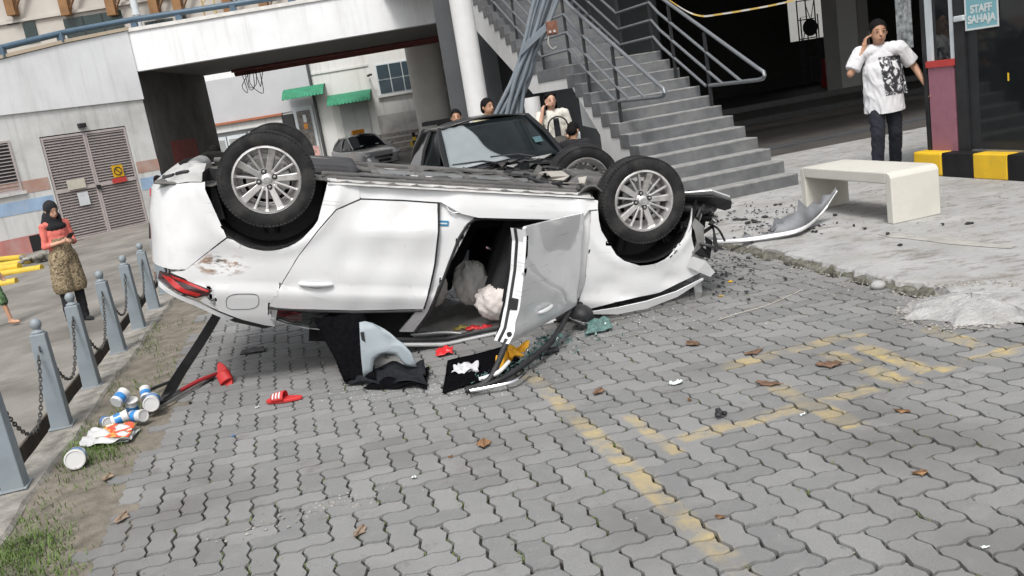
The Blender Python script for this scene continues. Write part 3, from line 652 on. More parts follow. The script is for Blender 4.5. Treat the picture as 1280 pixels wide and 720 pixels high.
for a0, a1 in ((-9,-.06),(2.47,3.16)):
    lp('brown_band', M_BRN, (a0,-.008,1.62),(a1,.0,1.95)); lp('blue_band', M_BLUE, (a0,-.008,1.12),(a1,.0,1.46))
lp('pink_band', M_PNK, (-9,-.008,.0),(-.5,.0,.52)); lp('plinth_block', M_BLK, (-.95,-.011,.05),(-.62,-.009,.5))
lp('wall', M_BLACK, (0,.12,0),(2.43,.19,3.02))
M_LOUV = mat('louvre_steel', (.43,.385,.375), .55, var=.08, scale=8, dirt=(.3,.26,.23), damt=.4, dscale=2)
def louvre_leaf(x0, x1, z0, z1, par, y=.02, pitch=.075, name='door'):
    mb = MB()
    for a, b in (((x0,y-.02,z0),(x0+.05,y+.05,z1)), ((x1-.05,y-.02,z0),(x1,y+.05,z1)), ((x0+.051,y-.02,z0),(x1-.051,y+.05,z0+.06)), ((x0+.051,y-.02,z1-.06),(x1-.051,y+.05,z1))): mb.box(a, b)
    d = mb.build(name, M_LOUV, par)
    mb = MB(); z = z0+.07
    while z < z1-.1:
        mb.add([(x0+.05,y-.01,z),(x1-.05,y-.01,z),(x1-.05,y+.05,z+pitch*.85),(x0+.05,y+.05,z+pitch*.85),(x0+.05,y-.01,z+.022),(x1-.05,y-.01,z+.022)], [(0,1,2,3),(0,1,5,4)]); z += pitch
    o = mb.build('slat', M_LOUV, d); o['kind'] = 'stuff'; return d
d1 = louvre_leaf(.02, 1.21, .11, 2.99, lb); d2 = louvre_leaf(1.22, 2.41, .11, 2.99, lb)
lp('mid_rail', M_LOUV, (.07,-.012,1.45),(1.16,0.0,1.56), d1); lp('mid_rail', M_LOUV, (1.27,-.012,1.45),(2.36,0.0,1.56), d2)
lp('padlock', M_BLK, (1.17,-.05,1.38),(1.28,-.015,1.5), d2)
wv = louvre_leaf(-2.6, -.78, 1.70, 3.05, lb, y=-.01, name='louvre_window', pitch=.09); lp('backing', M_BLACK, (-2.55,.001,1.75),(-.83,-.002,3.0), wv); lp('sill', M_LWALL, (-2.7,-.06,1.62),(-.7,.0,1.70), wv)
lp('lamp', M_BLK, (1.08,-.12,3.12),(1.28,0,3.24)); 
ns = thing('warning_sign', 'yellow prohibition sign above red strip on louvred door', 'sign', WB0+Vector((math.cos(WA)*1.86+math.sin(WA)*.06, math.sin(WA)*1.86-math.cos(WA)*.06, 1.62)), WA)
M_SY = mat('sign_yellow', (.62,.36,.02), .5, var=.05)
mb = MB(); mb.box((-.16,0,0),(.16,.008,.34)); mb.build('board', M_SY, ns)
mb = MB(); mb.tube([(math.cos(a)*.11, -.004, .17+math.sin(a)*.11) for a in [k*2*PI/20 for k in range(20)]], .013, 6, closed=True); mb.tube([(-.08,-.004,.25),(.08,-.004,.09)], .012, 6); mb.build('symbol', M_BLK, ns)
mb = MB(); mb.box((-.23,-.002,-.16),(.2,.008,-.02)); mb.build('red_strip', M_RED, ns)
for x, z, c, hgt in ((.62,1.50,(.52,.50,.42),.26), (.72,1.02,(.58,.6,.62),.36)):
    no = thing('paper_notice', 'cream paper notice on left louvred door' if hgt < .3 else 'white paper notice below the cream one on louvred door', 'notice', WB0+Vector((math.cos(WA)*x+math.sin(WA)*.05, math.sin(WA)*x-math.cos(WA)*.05, z)), WA)
    mb = MB(); mb.box((-.25 if hgt < .3 else -.15,0,0),(.25 if hgt < .3 else .15,.004,hgt)); mb.build('sheet', mat('notice%g' % hgt, c, .7), no)
# white parapet of the ramp, carried by this wall
rb = thing('ramp_bridge', 'white concrete ramp bridge with blue pipe rail', 'bridge', (-5.3, 26.85, 0))
ca, sa = math.cos(WA), math.sin(WA)
def wl_(a, y, z): return Vector((WB0.x+ca*a-sa*y, WB0.y+sa*a+ca*y, z))
prof = [(-9, 3.3), (3.17, 3.3), (3.17, 5.25), (1.3, 5.0), (-.45, 4.7), (-9, 3.6+.0)]
mb = MB(); mb.prism([wl_(a, -.05, z) for a, z in prof], wl_(0,.5,0)-wl_(0,-.05,0)); mb.build('parapet', M_BRIDGE, rb, world=True)
mb = MB(); mb.prism([wl_(a, -.09, z) for a, z in ((-9,3.62),(-.45,4.72),(1.3,5.02),(3.2,5.27),(3.2,5.36),(1.3,5.11),(-.45,4.81),(-9,3.7))], wl_(0,.45,0)-wl_(0,-.09,0)); mb.build('coping', mat('coping', (.50,.42,.32), .85, var=.2, scale=2, dirt=(.3,.2,.12), damt=.6), rb, world=True)
YB = 26.85; XL, XR = -9.86, -.2; ZBT, ZTP = 4.10, 5.22
mb = MB(); mb.box((XL, YB, ZBT),(XR, YB+.35, ZTP)); mb.build('beam', M_BRIDGE, rb, world=True)
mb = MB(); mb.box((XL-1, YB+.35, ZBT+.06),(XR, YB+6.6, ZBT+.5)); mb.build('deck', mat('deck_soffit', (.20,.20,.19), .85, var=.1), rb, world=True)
mb = MB(); mb.box((XL, YB-.05, ZTP),(XR, YB+.4, ZTP+.10)); mb.build('coping', mat('coping2', (.60,.59,.56), .85, var=.1), rb, world=True)
mb = MB(); mb.tube([(XL+1.2, YB+6.3, ZBT-.06),(XR, YB+6.3, ZBT-.02)], .11, 8); o = mb.build('red_pipe', mat('red_pipe', (.17,.045,.04), .6, var=.2), rb, world=True, smooth=60)
mb = MB(); mb.tube([(XL+1.2, YB+5.9, ZBT-.0),(XR, YB+5.9, ZBT+.02)], .05, 6); mb.build('red_pipe', MATS['red_pipe'], rb, world=True)
random.seed(2)
for k in range(5):
    x = -8.4+k*.12; mb = MB(); mb.tube(smooth_path([(x, YB+6.2, ZBT), (x+random.uniform(-.3,.1), YB+6.2, ZBT-random.uniform(.3,.8)), (x+random.uniform(-.1,.4), YB+6.2, ZBT-random.uniform(.5,.9)), (x+.3, YB+6.2, ZBT-.1)], 5), .014, 5); mb.build('loose_wire', M_BLK, rb, world=True)
mb = MB(); mb.box((XL-.25, YB+.36, -1),(XL+.0, YB+6.6, ZBT+.05)); mb.build('pier', mat('pier', (.13,.125,.12), .85, var=.2, scale=1.2, dirt=(.06,.055,.05), damt=.7, dscale=.8), rb, world=True)
mb = MB(); mb.box((XL+.001, YB+1.5, .6),(XL+.012, YB+4.0, 2.0)); mb.build('red_panel', mat('red_panel', (.25,.06,.05), .7, var=.2), rb, world=True)
rp = aty(538, 100, 34.2)
mb = MB(); mb.lathe([(.68,-.5),(.68,ZBT+.5)], 28, Matrix.Translation((rp.x-.08, 34.2, 0))); mb.build('column', mat('bridge_column', (.70,.69,.65), .85, var=.08, scale=1.5), rb, world=True, smooth=50)
M_BRAIL = mat('rail_blue', (.07,.115,.16), .45, var=.12)
path = [wl_(-9,0,3.95), wl_(-.45,0,4.98), wl_(1.3,0,5.29), Vector((XL+.15, YB+.1, 5.55)), Vector((-5.5, YB+.15, 5.52)), Vector((XR, YB+.15, 5.5))]
mb = MB(); mb.tube(path, .085, 10); rr = mb.build('rail', M_BRAIL, rb, world=True, smooth=50)
for p in (wl_(-2.0,0,4.62), wl_(-.35,0,4.8), wl_(1.25,0,5.1), Vector((XL+.25,YB+.15,5.3)), Vector((-8.3,YB+.15,5.3)), Vector((-6.7,YB+.15,5.3)), Vector((-5.0,YB+.15,5.3)), Vector((-3.0,YB+.15,5.3)), Vector((-1.2,YB+.15,5.3))):
    mb = MB(); mb.box((p.x-.07,p.y-.09,p.z-.05),(p.x+.09,p.y+.09,p.z+.22)); mb.build('rail_post', M_BRAIL, rb, world=True)
# far building with timber brackets
fb = thing('far_building', 'tall pale building with brown timber brackets above the ramp', 'building', (-15, 48.200, RZ))
M_FAR = mat('far_wall', (.46,.43,.39), .85, var=.08, scale=.6, dirt=(.34,.31,.27), damt=.4, dscale=.4)
M_TIM = mat('timber_brown', (.23,.12,.05), .7, var=.2, scale=3)
def fp(name, m, lo, hi, par=fb, **k): mb = MB(); mb.box(lo, hi); o = mb.build(name, m, par, world=True, **k); return o
fp('wall', M_FAR, (-42,48.200,RZ),(-5,48.800,18))
for u in (12, 80, 138, 192, 222, 285, 330):
    p = aty(u, 16, 47.600); b = fp('bracket', M_TIM, (p.x-.22,47.700,p.z-.1),(p.x+.22,48.190,p.z+3)); mb = MB(); mb.hexa([Vector(q) for q in ((p.x+.22,47.750,p.z+.1),(p.x+.4,47.750,p.z+.4),(p.x+.4,47.950,p.z+.4),(p.x+.22,47.950,p.z+.1),(p.x+1.0,47.750,p.z+1.6),(p.x+1.2,47.750,p.z+1.6),(p.x+1.2,47.950,p.z+1.6),(p.x+1.0,47.950,p.z+1.6))])
    me = mb.mesh('strut', M_TIM); me.transform(wmat(fb).inverted()); o = bpy.data.objects.new('strut', me); COL.objects.link(o); o.parent = b
for u0, u1, v0, v1 in ((78,150,24,52), (180,215,28,40), (222,232,22,30)):
    a = aty(u0, v0, 48.100); b = aty(u1, v0-(u1-u0)*.164, 48.100); w_ = fp('window', mat('far_window', (.03,.045,.045), .2), (a.x,48.120,a.z-1.6),(b.x,48.190,a.z)); 
    for f in (.33,.66): x = a.x+(b.x-a.x)*f; mb = MB(); mb.box((x-.03,48.090,a.z-1.6),(x+.03,48.118,a.z)); me = mb.mesh('mullion', M_BLK); me.transform(wmat(fb).inverted()); o = bpy.data.objects.new('mullion', me); COL.objects.link(o); o.parent = w_
p = aty(38, 40, 48.100); fp('window', mat('far_window', (.03,.045,.045), .2), (p.x-.32,48.120,p.z-.5),(p.x+.32,48.190,p.z+.5)); p = aty(14, 28, 48.100); fp('vent', M_BLK, (p.x-.25,48.100,p.z-.1),(p.x+.35,48.190,p.z+.12))
fp('string_course', M_FAR, (-42,48.050,9.35),(-5,48.199,9.5))
p = aty(171, 20, 47); dp_ = thing('downpipe', 'pale vertical pipe rising behind the ramp rail', 'pipe', (p.x, 47, RZ)); mb = MB(); mb.tube([(0,0,0),(0,0,14)], .18, 10); mb.build('shaft', M_FRAME, dp_, smooth=50); mb = MB(); mb.tube([(0,0,9.0),(0,0,9.15)], .22, 10); mb.build('joint', M_FRAME, dp_)
# yellow lattice mast behind the parapet
p = aty(262, 12, 46.8); lm = thing('lattice_mast', 'yellowish steel lattice mast behind the ramp', 'mast', (p.x, 46.8, RZ)); M_MAST = mat('mast', (.36,.27,.12), .6)
for dx in (-.3, .3):
    mb = MB(); mb.tube([(dx,0,0),(dx,0,12.5)], .05, 6); mb.build('chord', M_MAST, lm)
for k in range(9): mb = MB(); mb.tube([(-.3,0,7.5+k*.5),(.3,0,8+k*.5)] if k % 2 else [(.3,0,7.5+k*.5),(-.3,0,8+k*.5)], .03, 5); mb.build('lacing', M_MAST, lm)
# white service building under the bridge
M_WB = mat('warehouse_white', (.62,.62,.60), .85, var=.06, scale=1, dirt=(.40,.38,.35), damt=.45, dscale=.5, streak=.5, streakc=(.3,.29,.27))
wb = thing('white_building', 'white service building with green awnings beyond the bridge', 'building', (-4, 42, 0))
def wp_(name, m, lo, hi, par=wb, **k): mb = MB(); mb.box(lo, hi); me = mb.mesh(name, m); me.transform(wmat(wb).inverted()); return link(name, me, par, **k)
wp_('wall', M_WB, (-7.65,42.0,-.5),(8,48,7.6)); wp_('lower_render', mat('stained_lower', (.45,.44,.42), .9, var=.25, scale=1.2, dirt=(.2,.19,.18), damt=.8, dscale=1.0), (-4.9,41.98,-.2),(2,41.999,1.75)); wp_('string_course', M_WB, (-7.6,41.95,4.05),(-4.9,42,4.15))
wn_ = wp_('window', M_FRAME, (-4.6,41.95,2.65),(-2.75,41.999,4.05))
for k in range(3):
    for z0, z1 in ((2.72,3.32),(3.38,3.99)): wp_('pane', mat('blue_glass', (.04,.06,.075), .15), (-4.53+k*.585,41.92,z0),(-3.99+k*.585,41.949,z1), wn_)
wn2 = wp_('window', M_FRAME, (-1.9,41.95,2.2),(-.4,41.999,4.05)); wp_('pane', MATS['blue_glass'], (-1.8,41.92,2.9),(-.5,41.949,3.9), wn2); wp_('pane', MATS['blue_glass'], (-1.8,41.92,2.25),(-.5,41.949,2.8), wn2); wp_('sill', M_WB, (-4.7,41.85,2.55),(-2.65,41.96,2.645), wn_)
dw_ = wp_('door', mat('door_grey', (.36,.37,.37), .6, var=.05), (-6.55,41.95,-.34),(-5.9,41.999,2.5)); wp_('door', MATS['door_grey'], (-5.89,41.95,-.34),(-5.25,41.999,2.5)); wp_('door_surround', M_WB, (-6.75,41.9,2.52),(-5.05,41.998,2.62))
M_GRN = mat('awning_green', (.022,.18,.095), .6, var=.2, scale=4)
def awning(x0, x1, z, dep):
    mb = MB(); n = 12
    def f(u, v): return Vector((x0+(x1-x0)*u, 42-dep*v, z-.45*v*v-.05*abs(math.sin(u*n*PI))*(v > .9)))
    mb.sheet(f, 48, 6); o = mb.build('awning', M_GRN, wb, world=True, thick=.02)
awning(-6.95, -4.95, 3.0, 1.0); awning(-8.9, -7.0, 3.6, 1.0)
mb = MB(); mb.tube([(-4.95,41.9,3.6),(-4.95,41.6,3.6),(-4.75,41.4,3.62)], .05, 6); mb.build('camera', M_BLK, wb, world=True)
mb = MB(); mb.tube([(-7.62,41.9,-.2),(-7.62,41.9,7.4)], .07, 8); mb.build('downpipe', M_DKWALL, wb, world=True)
mb = MB(); mb.box((-2.55,40.5,4.45),(-1.6,41.99,4.9)); mb.build('ac_cover', M_SY, wb, world=True)
# grey annex with louvred cabinets
ga = thing('grey_annex', 'light grey annex with orange trim and white cabinets', 'building', (-10.8, 42.2, 0))
M_GREYP = mat('grey_panel', (.43,.435,.45), .7, var=.05, scale=.8, dirt=(.55,.55,.56), damt=.4, dscale=.6)
def gp_(name, m, lo, hi, par=ga, **k): mb = MB(); mb.box(lo, hi); me = mb.mesh(name, m); me.transform(wmat(ga).inverted()); return link(name, me, par, **k)
gp_('wall', M_GREYP, (-15,42.3,2.6),(-7.7,44,4.55)); gp_('upper_wall', M_WHITE, (-16,44.2,-.3),(-7.66,46,7.5)); gp_('lower_wall', M_WB, (-15,42.35,-.3),(-7.7,44,2.6)); gp_('trim', mat('orange_trim', (.35,.12,.06), .6), (-15,42.2,2.5),(-9.3,42.3,2.6)); gp_('trim', M_DKWALL, (-15,42.2,2.05),(-9.3,42.34,2.15))
for k in range(3):
    cx = -13.9+k*.95; c_ = gp_('cabinet', M_FRAME, (cx,42.05,-.2),(cx+.9,42.34,1.95)); mb = MB()
    for q in range(18): mb.box((cx+.08,42.03,.3+q*.085),(cx+.82,42.049,.345+q*.085))
    me = mb.mesh('slat', M_CONC); me.transform(wmat(ga).inverted()); o = link('slat', me, c_); o['kind'] = 'stuff'
gs = gp_('notice_board', mat('board_blue', (.55,.62,.68), .6, var=.15, scale=6), (-11.0,42.2,.9),(-9.9,42.33,2.0)); gp_('header', mat('header_blue', (.05,.12,.28), .5), (-10.6,42.17,1.82),(-10.2,42.199,1.98), gs)
for q in range(5): gp_('text_line', M_DKWALL, (-10.9,42.185,1.0+q*.15),(-10.0-.1*(q % 3),42.199,1.04+q*.15), gs)
dd = gp_('door', M_FRAME, (-8.75,42.2,-.2),(-7.85,42.34,2.75)); gp_('pane', mat('door_pane', (.16,.15,.14), .3, var=.4, scale=5), (-8.62,42.17,.9),(-7.98,42.199,2.55), dd); gp_('poster', mat('door_poster', (.50,.30,.27), .6, var=.4, scale=8), (-8.7,42.16,.15),(-7.9,42.199,.85), dd); gp_('sticker', M_SW, (-8.35,42.15,2.0),(-8.2,42.169,2.35), dd); gp_('sticker', mat('sticker_orange', (.6,.25,.05), .5), (-8.38,42.15,1.7),(-8.2,42.169,1.95), dd)
wd = gp_('window', M_BLK, (-9.35,42.25,1.0),(-8.8,42.34,2.5)); gp_('grille', M_FRAME, (-9.3,42.22,1.7),(-8.85,42.249,1.74), wd)
ne = thing('no_entry_sign', 'round red no entry sign beside the annex door', 'sign', (-9.05, 41.2, RZ))
mb = MB(); mb.tube([(0,0,0),(0,0,1.6)], .03, 6); mb.build('pole', M_FRAME, ne); mb = MB(); mb.lathe([(.02,-.02),(.33,-.02),(.33,.02),(.02,.02)], 20, Matrix.Translation((0,-.05,1.75)) @ Matrix.Rotation(PI/2,4,'X')); ds = mb.build('disc', mat('sign_red', (.55,.03,.03), .5), ne); mb = MB(); mb.box((-.22,-.085,1.69),(.22,-.072,1.81)); mb.build('bar', M_SW, ds)
# dark booth at column foot
kb = thing('parking_kiosk', 'low black kiosk at the foot of the bridge column', 'kiosk', (-1.0, 30.3, 0))
def kp(name, m, lo, hi): mb = MB(); mb.box(lo, hi); return mb.build(name, m, kb)
kp('roof', M_BLK, (-1.1,-.2,1.15),(1.4,1.4,1.28)); kp('counter', M_BLK, (-.6,0,-.45),(1.2,.6,.62))
for x in (-.6, -.1, .5, 1.1): kp('post', M_BLK, (x,0,.62),(x+.08,.08,1.15))
kp('bench', M_BLK, (-.5,.1,.75),(1.1,.2,.8)); kp('back', M_DKWALL, (-.6,1.2,0),(1.2,1.3,1.15))
# stacked timber and striped barrier
random.seed(9)
tb = thing('timber_stack', 'grey timber planks stacked against the white wall', 'timber', (-4.0, 40.6, -.33))
for k in range(5): mb = MB(); mb.box((-1.0+random.uniform(-.2,.1),-.3,.05+k*.26),(.95+random.uniform(-.1,.3),.3,.20+k*.26)); mb.build('plank', M_KERB, tb)
sb = thing('striped_barrier', 'yellow and black striped barrier fence by the white wall', 'barrier', (-2.35, 39.4, -.34))
for k in range(6):
    x = -.9+k*.34; mb = MB(); mb.box((x,-.06,0),(x+.14,.06,.5)); p_ = mb.build('post', M_KBLK, sb); mb = MB(); mb.box((x,-.062,.5),(x+.14,.06,.95)); mb.build('post', M_YEL, sb); mb = MB(); mb.box((x,-.06,.95),(x+.14,.06,1.15)); mb.build('post', M_KBLK, sb)
mb = MB(); mb.box((-1.05,-.1,.55),(1.15,-.065,.8)); mb.build('rail', stripe_mat('barrier_stripe', (.55,.36,.04), (.02,.02,.02), 2.9), sb)
bs = thing('blue_board', 'small dark blue notice board behind the striped barrier', 'sign', (-2.15, 41.0, -.2)); mb = MB(); mb.box((-.42,0,.9),(.42,.05,1.75)); mb.build('board', mat('dark_blue', (.02,.03,.10), .5), bs); mb = MB(); mb.box((-.45,-.01,1.2),(-.421,.06,1.8)); mb.box((.421,-.01,0),(.45,.06,1.8)); mb.build('frame', M_FRAME, bs)
mb = MB(); mb.sheet(lambda u, v: Vector((-7+u*8, 38.2+v*2.5, -.33+.01*math.sin(u*40)*math.sin(v*9))), 20, 6); tag(mb.build('grass_strip', M_GRASS, smooth=60), 'thin grass strip before the white building', kind='structure')
# ================================================================== OVERTURNED WHITE SALOON
random.seed(21)
def scratches(m):   # fine scrapes along the flank and road grime
    N = m.node_tree.nodes; L = m.node_tree.links; b = N['Principled BSDF']; src = b.inputs['Base Color'].links[0].from_socket; tc = N.new('ShaderNodeTexCoord')
    for sc, ms, lo, hi, am, c in (((2.2,2.2,70), (.9,1,1.2), .63, .67, .55, (.22,.22,.22)), ((60,60,3), (1.6,1,1), .68, .71, .45, (.30,.29,.28)), ((9,9,9), (1.1,1,1.4), .58, .74, .18, (.38,.35,.31))):
        mp = N.new('ShaderNodeMapping'); mp.inputs['Scale'].default_value = sc; mp.inputs['Rotation'].default_value = (0,.12,0); L.new(tc.outputs['Object'], mp.inputs[0])
        n = N.new('ShaderNodeTexNoise'); n.inputs['Scale'].default_value = 1; n.inputs['Detail'].default_value = 5; L.new(mp.outputs[0], n.inputs['Vector'])
        k = N.new('ShaderNodeTexNoise'); k.inputs['Scale'].default_value = 2.3*ms[0]; k.inputs['Detail'].default_value = 3; L.new(tc.outputs['Object'], k.inputs['Vector'])
        r = N.new('ShaderNodeMapRange'); r.inputs[1].default_value = lo; r.inputs[2].default_value = hi; r.inputs[4].default_value = am; L.new(n.outputs[0], r.inputs[0])
        q = N.new('ShaderNodeMapRange'); q.inputs[1].default_value = .5; q.inputs[2].default_value = .62; L.new(k.outputs[0], q.inputs[0])
        u = N.new('ShaderNodeMath'); u.operation = 'MULTIPLY'; L.new(r.outputs[0], u.inputs[0]); L.new(q.outputs[0], u.inputs[1])
        x = N.new('ShaderNodeMix'); x.data_type = 'RGBA'; L.new(u.outputs[0], x.inputs[0]); L.new(src, x.inputs[6]); x.inputs[7].default_value = (*c, 1); src = x.outputs[2]
    L.new(src, b.inputs['Base Color'])
def paint_material():
    m = mat('white_paint', (.655,.66,.667), .3, var=.015, scale=3, coat=1.0, spec=.5, dirt=(.48,.47,.45), damt=.2, dscale=3.5)
    scratches(m); return m
M_CAR = paint_material()
def scuffed():   # paint with the scraped patch behind the wheel arch (mark has its own shape)
    m = mat('white_paint_scuffed', (.655,.66,.667), .3, var=.015, scale=3, coat=.8, dirt=(.48,.47,.45), damt=.2, dscale=3.5)
    scratches(m); N = m.node_tree.nodes; L = m.node_tree.links; b = N['Principled BSDF']; src = b.inputs['Base Color'].links[0].from_socket
    tc = N.new('ShaderNodeTexCoord')
    mp = N.new('ShaderNodeMapping'); mp.inputs['Location'].default_value = (.29/.20, 0, -.885/.085); mp.inputs['Scale'].default_value = (1/.20, .0, 1/.085); L.new(tc.outputs['Object'], mp.inputs[0])
    ln = N.new('ShaderNodeVectorMath'); ln.operation = 'LENGTH'; L.new(mp.outputs[0], ln.inputs[0])
    nz = N.new('ShaderNodeTexNoise'); nz.inputs['Scale'].default_value = 9; nz.inputs['Detail'].default_value = 8; nz.inputs['Roughness'].default_value = .7
    m2 = N.new('ShaderNodeMapping'); m2.inputs['Scale'].default_value = (1, 1, 2.6); m2.inputs['Rotation'].default_value = (0, .5, 0); L.new(tc.outputs['Object'], m2.inputs[0]); L.new(m2.outputs[0], nz.inputs['Vector'])
    r_ = N.new('ShaderNodeMapRange'); r_.inputs[1].default_value = .6; r_.inputs[2].default_value = 1.05; r_.inputs[3].default_value = 1; r_.inputs[4].default_value = 0; L.new(ln.outputs['Value'], r_.inputs[0])
    q_ = N.new('ShaderNodeMapRange'); q_.inputs[1].default_value = .48; q_.inputs[2].default_value = .56; L.new(nz.outputs[0], q_.inputs[0])
    mu = N.new('ShaderNodeMath'); mu.operation = 'MULTIPLY'; L.new(r_.outputs[0], mu.inputs[0]); L.new(q_.outputs[0], mu.inputs[1])
    cr = N.new('ShaderNodeValToRGB'); cr.color_ramp.elements[0].color = (.07,.07,.07,1); cr.color_ramp.elements[1].color = (.40,.39,.375,1); e = cr.color_ramp.elements.new(.62); e.color = (.34,.22,.15,1); cr.color_ramp.elements[0].position = .36
    nz2 = N.new('ShaderNodeTexNoise'); nz2.inputs['Scale'].default_value = 6; L.new(tc.outputs['Object'], nz2.inputs['Vector']); L.new(nz2.outputs[0], cr.inputs[0])
    mx = N.new('ShaderNodeMix'); mx.data_type = 'RGBA'; L.new(mu.outputs[0], mx.inputs[0]); L.new(src, mx.inputs[6]); L.new(cr.outputs[0], mx.inputs[7]); L.new(mx.outputs[2], b.inputs['Base Color']); return m
M_SCUFF = scuffed()
M_TYRE = mat('tyre_rubber', (.018,.018,.019), .8, spec=.25, var=.25, scale=14, bump=.15, bscale=60, dirt=(.07,.068,.063), damt=.5, dscale=8)
M_ALLOY = mat('alloy', (.78,.77,.76), .28, metal=.85, var=.10, scale=12, dirt=(.22,.20,.18), damt=.55, dscale=9)
M_ALLOYD = mat('alloy_dark', (.10,.10,.105), .45, metal=.6, var=.15)
M_PLAST = mat('black_plastic', (.018,.018,.02), .55, var=.25, scale=10, bump=.08, bscale=90, dirt=(.06,.06,.06), damt=.4, dscale=6)
M_UNDER = mat('underbody', (.085,.083,.08), .8, var=.3, scale=5, bump=.4, bscale=30, dirt=(.17,.16,.15), damt=.6, dscale=3)
M_STEEL = mat('bare_steel', (.35,.35,.34), .4, metal=.8, var=.2, scale=8)
M_INT = mat('interior_black', (.013,.013,.014), .9, spec=.15, var=.3, scale=9)
M_CLOTH = mat('headliner', (.55,.54,.52), .95, var=.12, scale=12, bump=.2, bscale=100, dirt=(.2,.19,.18), damt=.5, dscale=4)
M_GLASS = mat('tinted_glass', (.015,.017,.018), .05, var=.1, spec=.6)
M_CHROME = mat('chrome', (.75,.75,.76), .12, metal=1, var=.03)
M_TAIL = mat('tail_red', (.40,.012,.012), .12, coat=1, var=.15)
M_TAILD = mat('tail_smoke', (.035,.006,.008), .08, coat=1, var=.15)
CAR = thing('white_car', 'white saloon car lying on its roof with doors torn open', 'car', (-1.5463, 6.6651, 1.7533), rot=(PI+.038783, .231765, .185086))
CM = wmat(CAR); CMI = CM.inverted()
def ground_z(x, y):   # body height at which a point of the (inverted) car meets the paving
    a = (CM @ Vector((x, y, 0))).z; b = (CM @ Vector((x, y, 1))).z; return a/(a-b)
def smst(a, b, x): t = min(max((x-a)/(b-a), 0), 1); return t*t*(3-2*t)
YZ = [(.15,.80),(.25,.815),(.33,.835),(.42,.850),(.55,.858),(.75,.866),(.90,.865),(.98,.857),(1.02,.851),(1.052,.864),(1.075,.863),(1.17,.828),(1.25,.80),(1.36,.735),(1.5,.64),(1.7,.55)]
def yside(z):
    if z <= YZ[0][0]: return YZ[0][1]
    for (a, b), (c, d) in zip(YZ, YZ[1:]):
        if z <= c: return b+(d-b)*(z-a)/(c-a)
    return YZ[-1][1]
def arch(x, z, cx):
    d = math.hypot(x-cx, (z-.31)); return .014*math.exp(-((d-.47)/.035)**2)
def side(x, z, off=0.0):
    """left flank of the body; x<-.80 wraps round the back bumper"""
    y = yside(z)+arch(x, z, 0)+arch(x, z, 2.62)
    wx = smst(.40, .72, x)*smst(1.30, 1.12, x); zc = .615+.05*(1.1-x)     # fold and dents in the rear door
    y += wx*(.010*max(0, 1-abs(z-zc)/.07)-.026*smst(zc-.02, .42, z)-.014*math.exp(-((z-.80)/.10)**2))
    y -= .012*math.exp(-((x-.55)/.09)**2-((z-.78)/.12)**2)
    y += .003*math.sin(x*21+z*9)*wx
    y -= .016*math.exp(-((x-2.42)/.10)**2-((z-.93)/.06)**2)+.02*math.exp(-((x-2.9)/.09)**2-((z-.88)/.05)**2)
    y -= .010*math.exp(-((x+.52)/.05)**2-((z-.60)/.16)**2)
    y -= .022*math.exp(-((x+.30)/.16)**2-((z-.86)/.09)**2)          # scrape behind the arch
    y -= .02*smst(2.55, 3.2, x)**2*3
    if x < -.35:
        OV = .45
        if x >= -.70: xx = (-.35-x)/OV; k = (max(1-xx**3, 0))**(1/3); return Vector((x, (y-off)*k, z+.0))
        y0 = (1-(.35/OV)**3)**(1/3); yy = max(y0-(-.70-x)/.86, -1.0); xb = -.35-OV*(max(1-abs(yy)**3, 0))**(1/3)
        zz = z; bul = .03*math.exp(-((z-.62)/.10)**2); return Vector((xb-bul*(1-abs(yy)), (y-off)*yy, zz))
    return Vector((x, y-off, z))
def body_panel(name, poly, m, par=CAR, off=0.0, step=.035, thick=.018, both=True, sharp=38):
    mb = panel2d(poly, step, lambda x, z: side(x, z, off), lambda x, z: side(x, z, off+thick)); o = None
    for sgn in ((1, -1) if both else (1,)):
        b2 = MB(); b2.v = [(p[0], p[1]*sgn, p[2]) for p in mb.v]; b2.f = mb.f
        me = b2.mesh(name, m); shade(me, sharp); ob = link(name, me, par); o = o or ob
    return o
def arc(cx, cz, rx, rz, a0, a1, n): return [(cx+rx*math.cos(R(a0+(a1-a0)*k/n)), cz+rz*math.sin(R(a0+(a1-a0)*k/n))) for k in range(n+1)]
# rear bumper wraps round the back to the far side
archR = arc(0, .345, .385, .435, 118, 190, 8)       # rear part of the arch, from crown to bumper foot
bump = [(-.245,.695)] + arc(0, .345, .385, .435, 128, 180, 8)[1:] + [(-.405,.352), (-.47,.355), (-.60,.382), (-.70,.43), (-1.2,.45), (-1.40,.45), (-1.40,.92), (-1.2,.92), (-.72,.925), (-.60,.935), (-.50,.925)]
body_panel('rear_bumper', bump, M_CAR, thick=.02)
quarter = [(-.24,.705)] + arc(0, .345, .385, .435, 122, -2, 16) + [(.39,.315), (.60,.318), (.607,.404), (.449,.480), (.329,.633), (.209,.811), (.109,1.0), (.028,1.165), (.03,1.25), (.07,1.325), (0,1.315), (-.14,1.275), (-.30,1.205), (-.41,1.135), (-.325,1.052), (-.50,.99), (-.60,.955), (-.51,.935)]
qp = body_panel('quarter_panel', quarter, M_SCUFF)
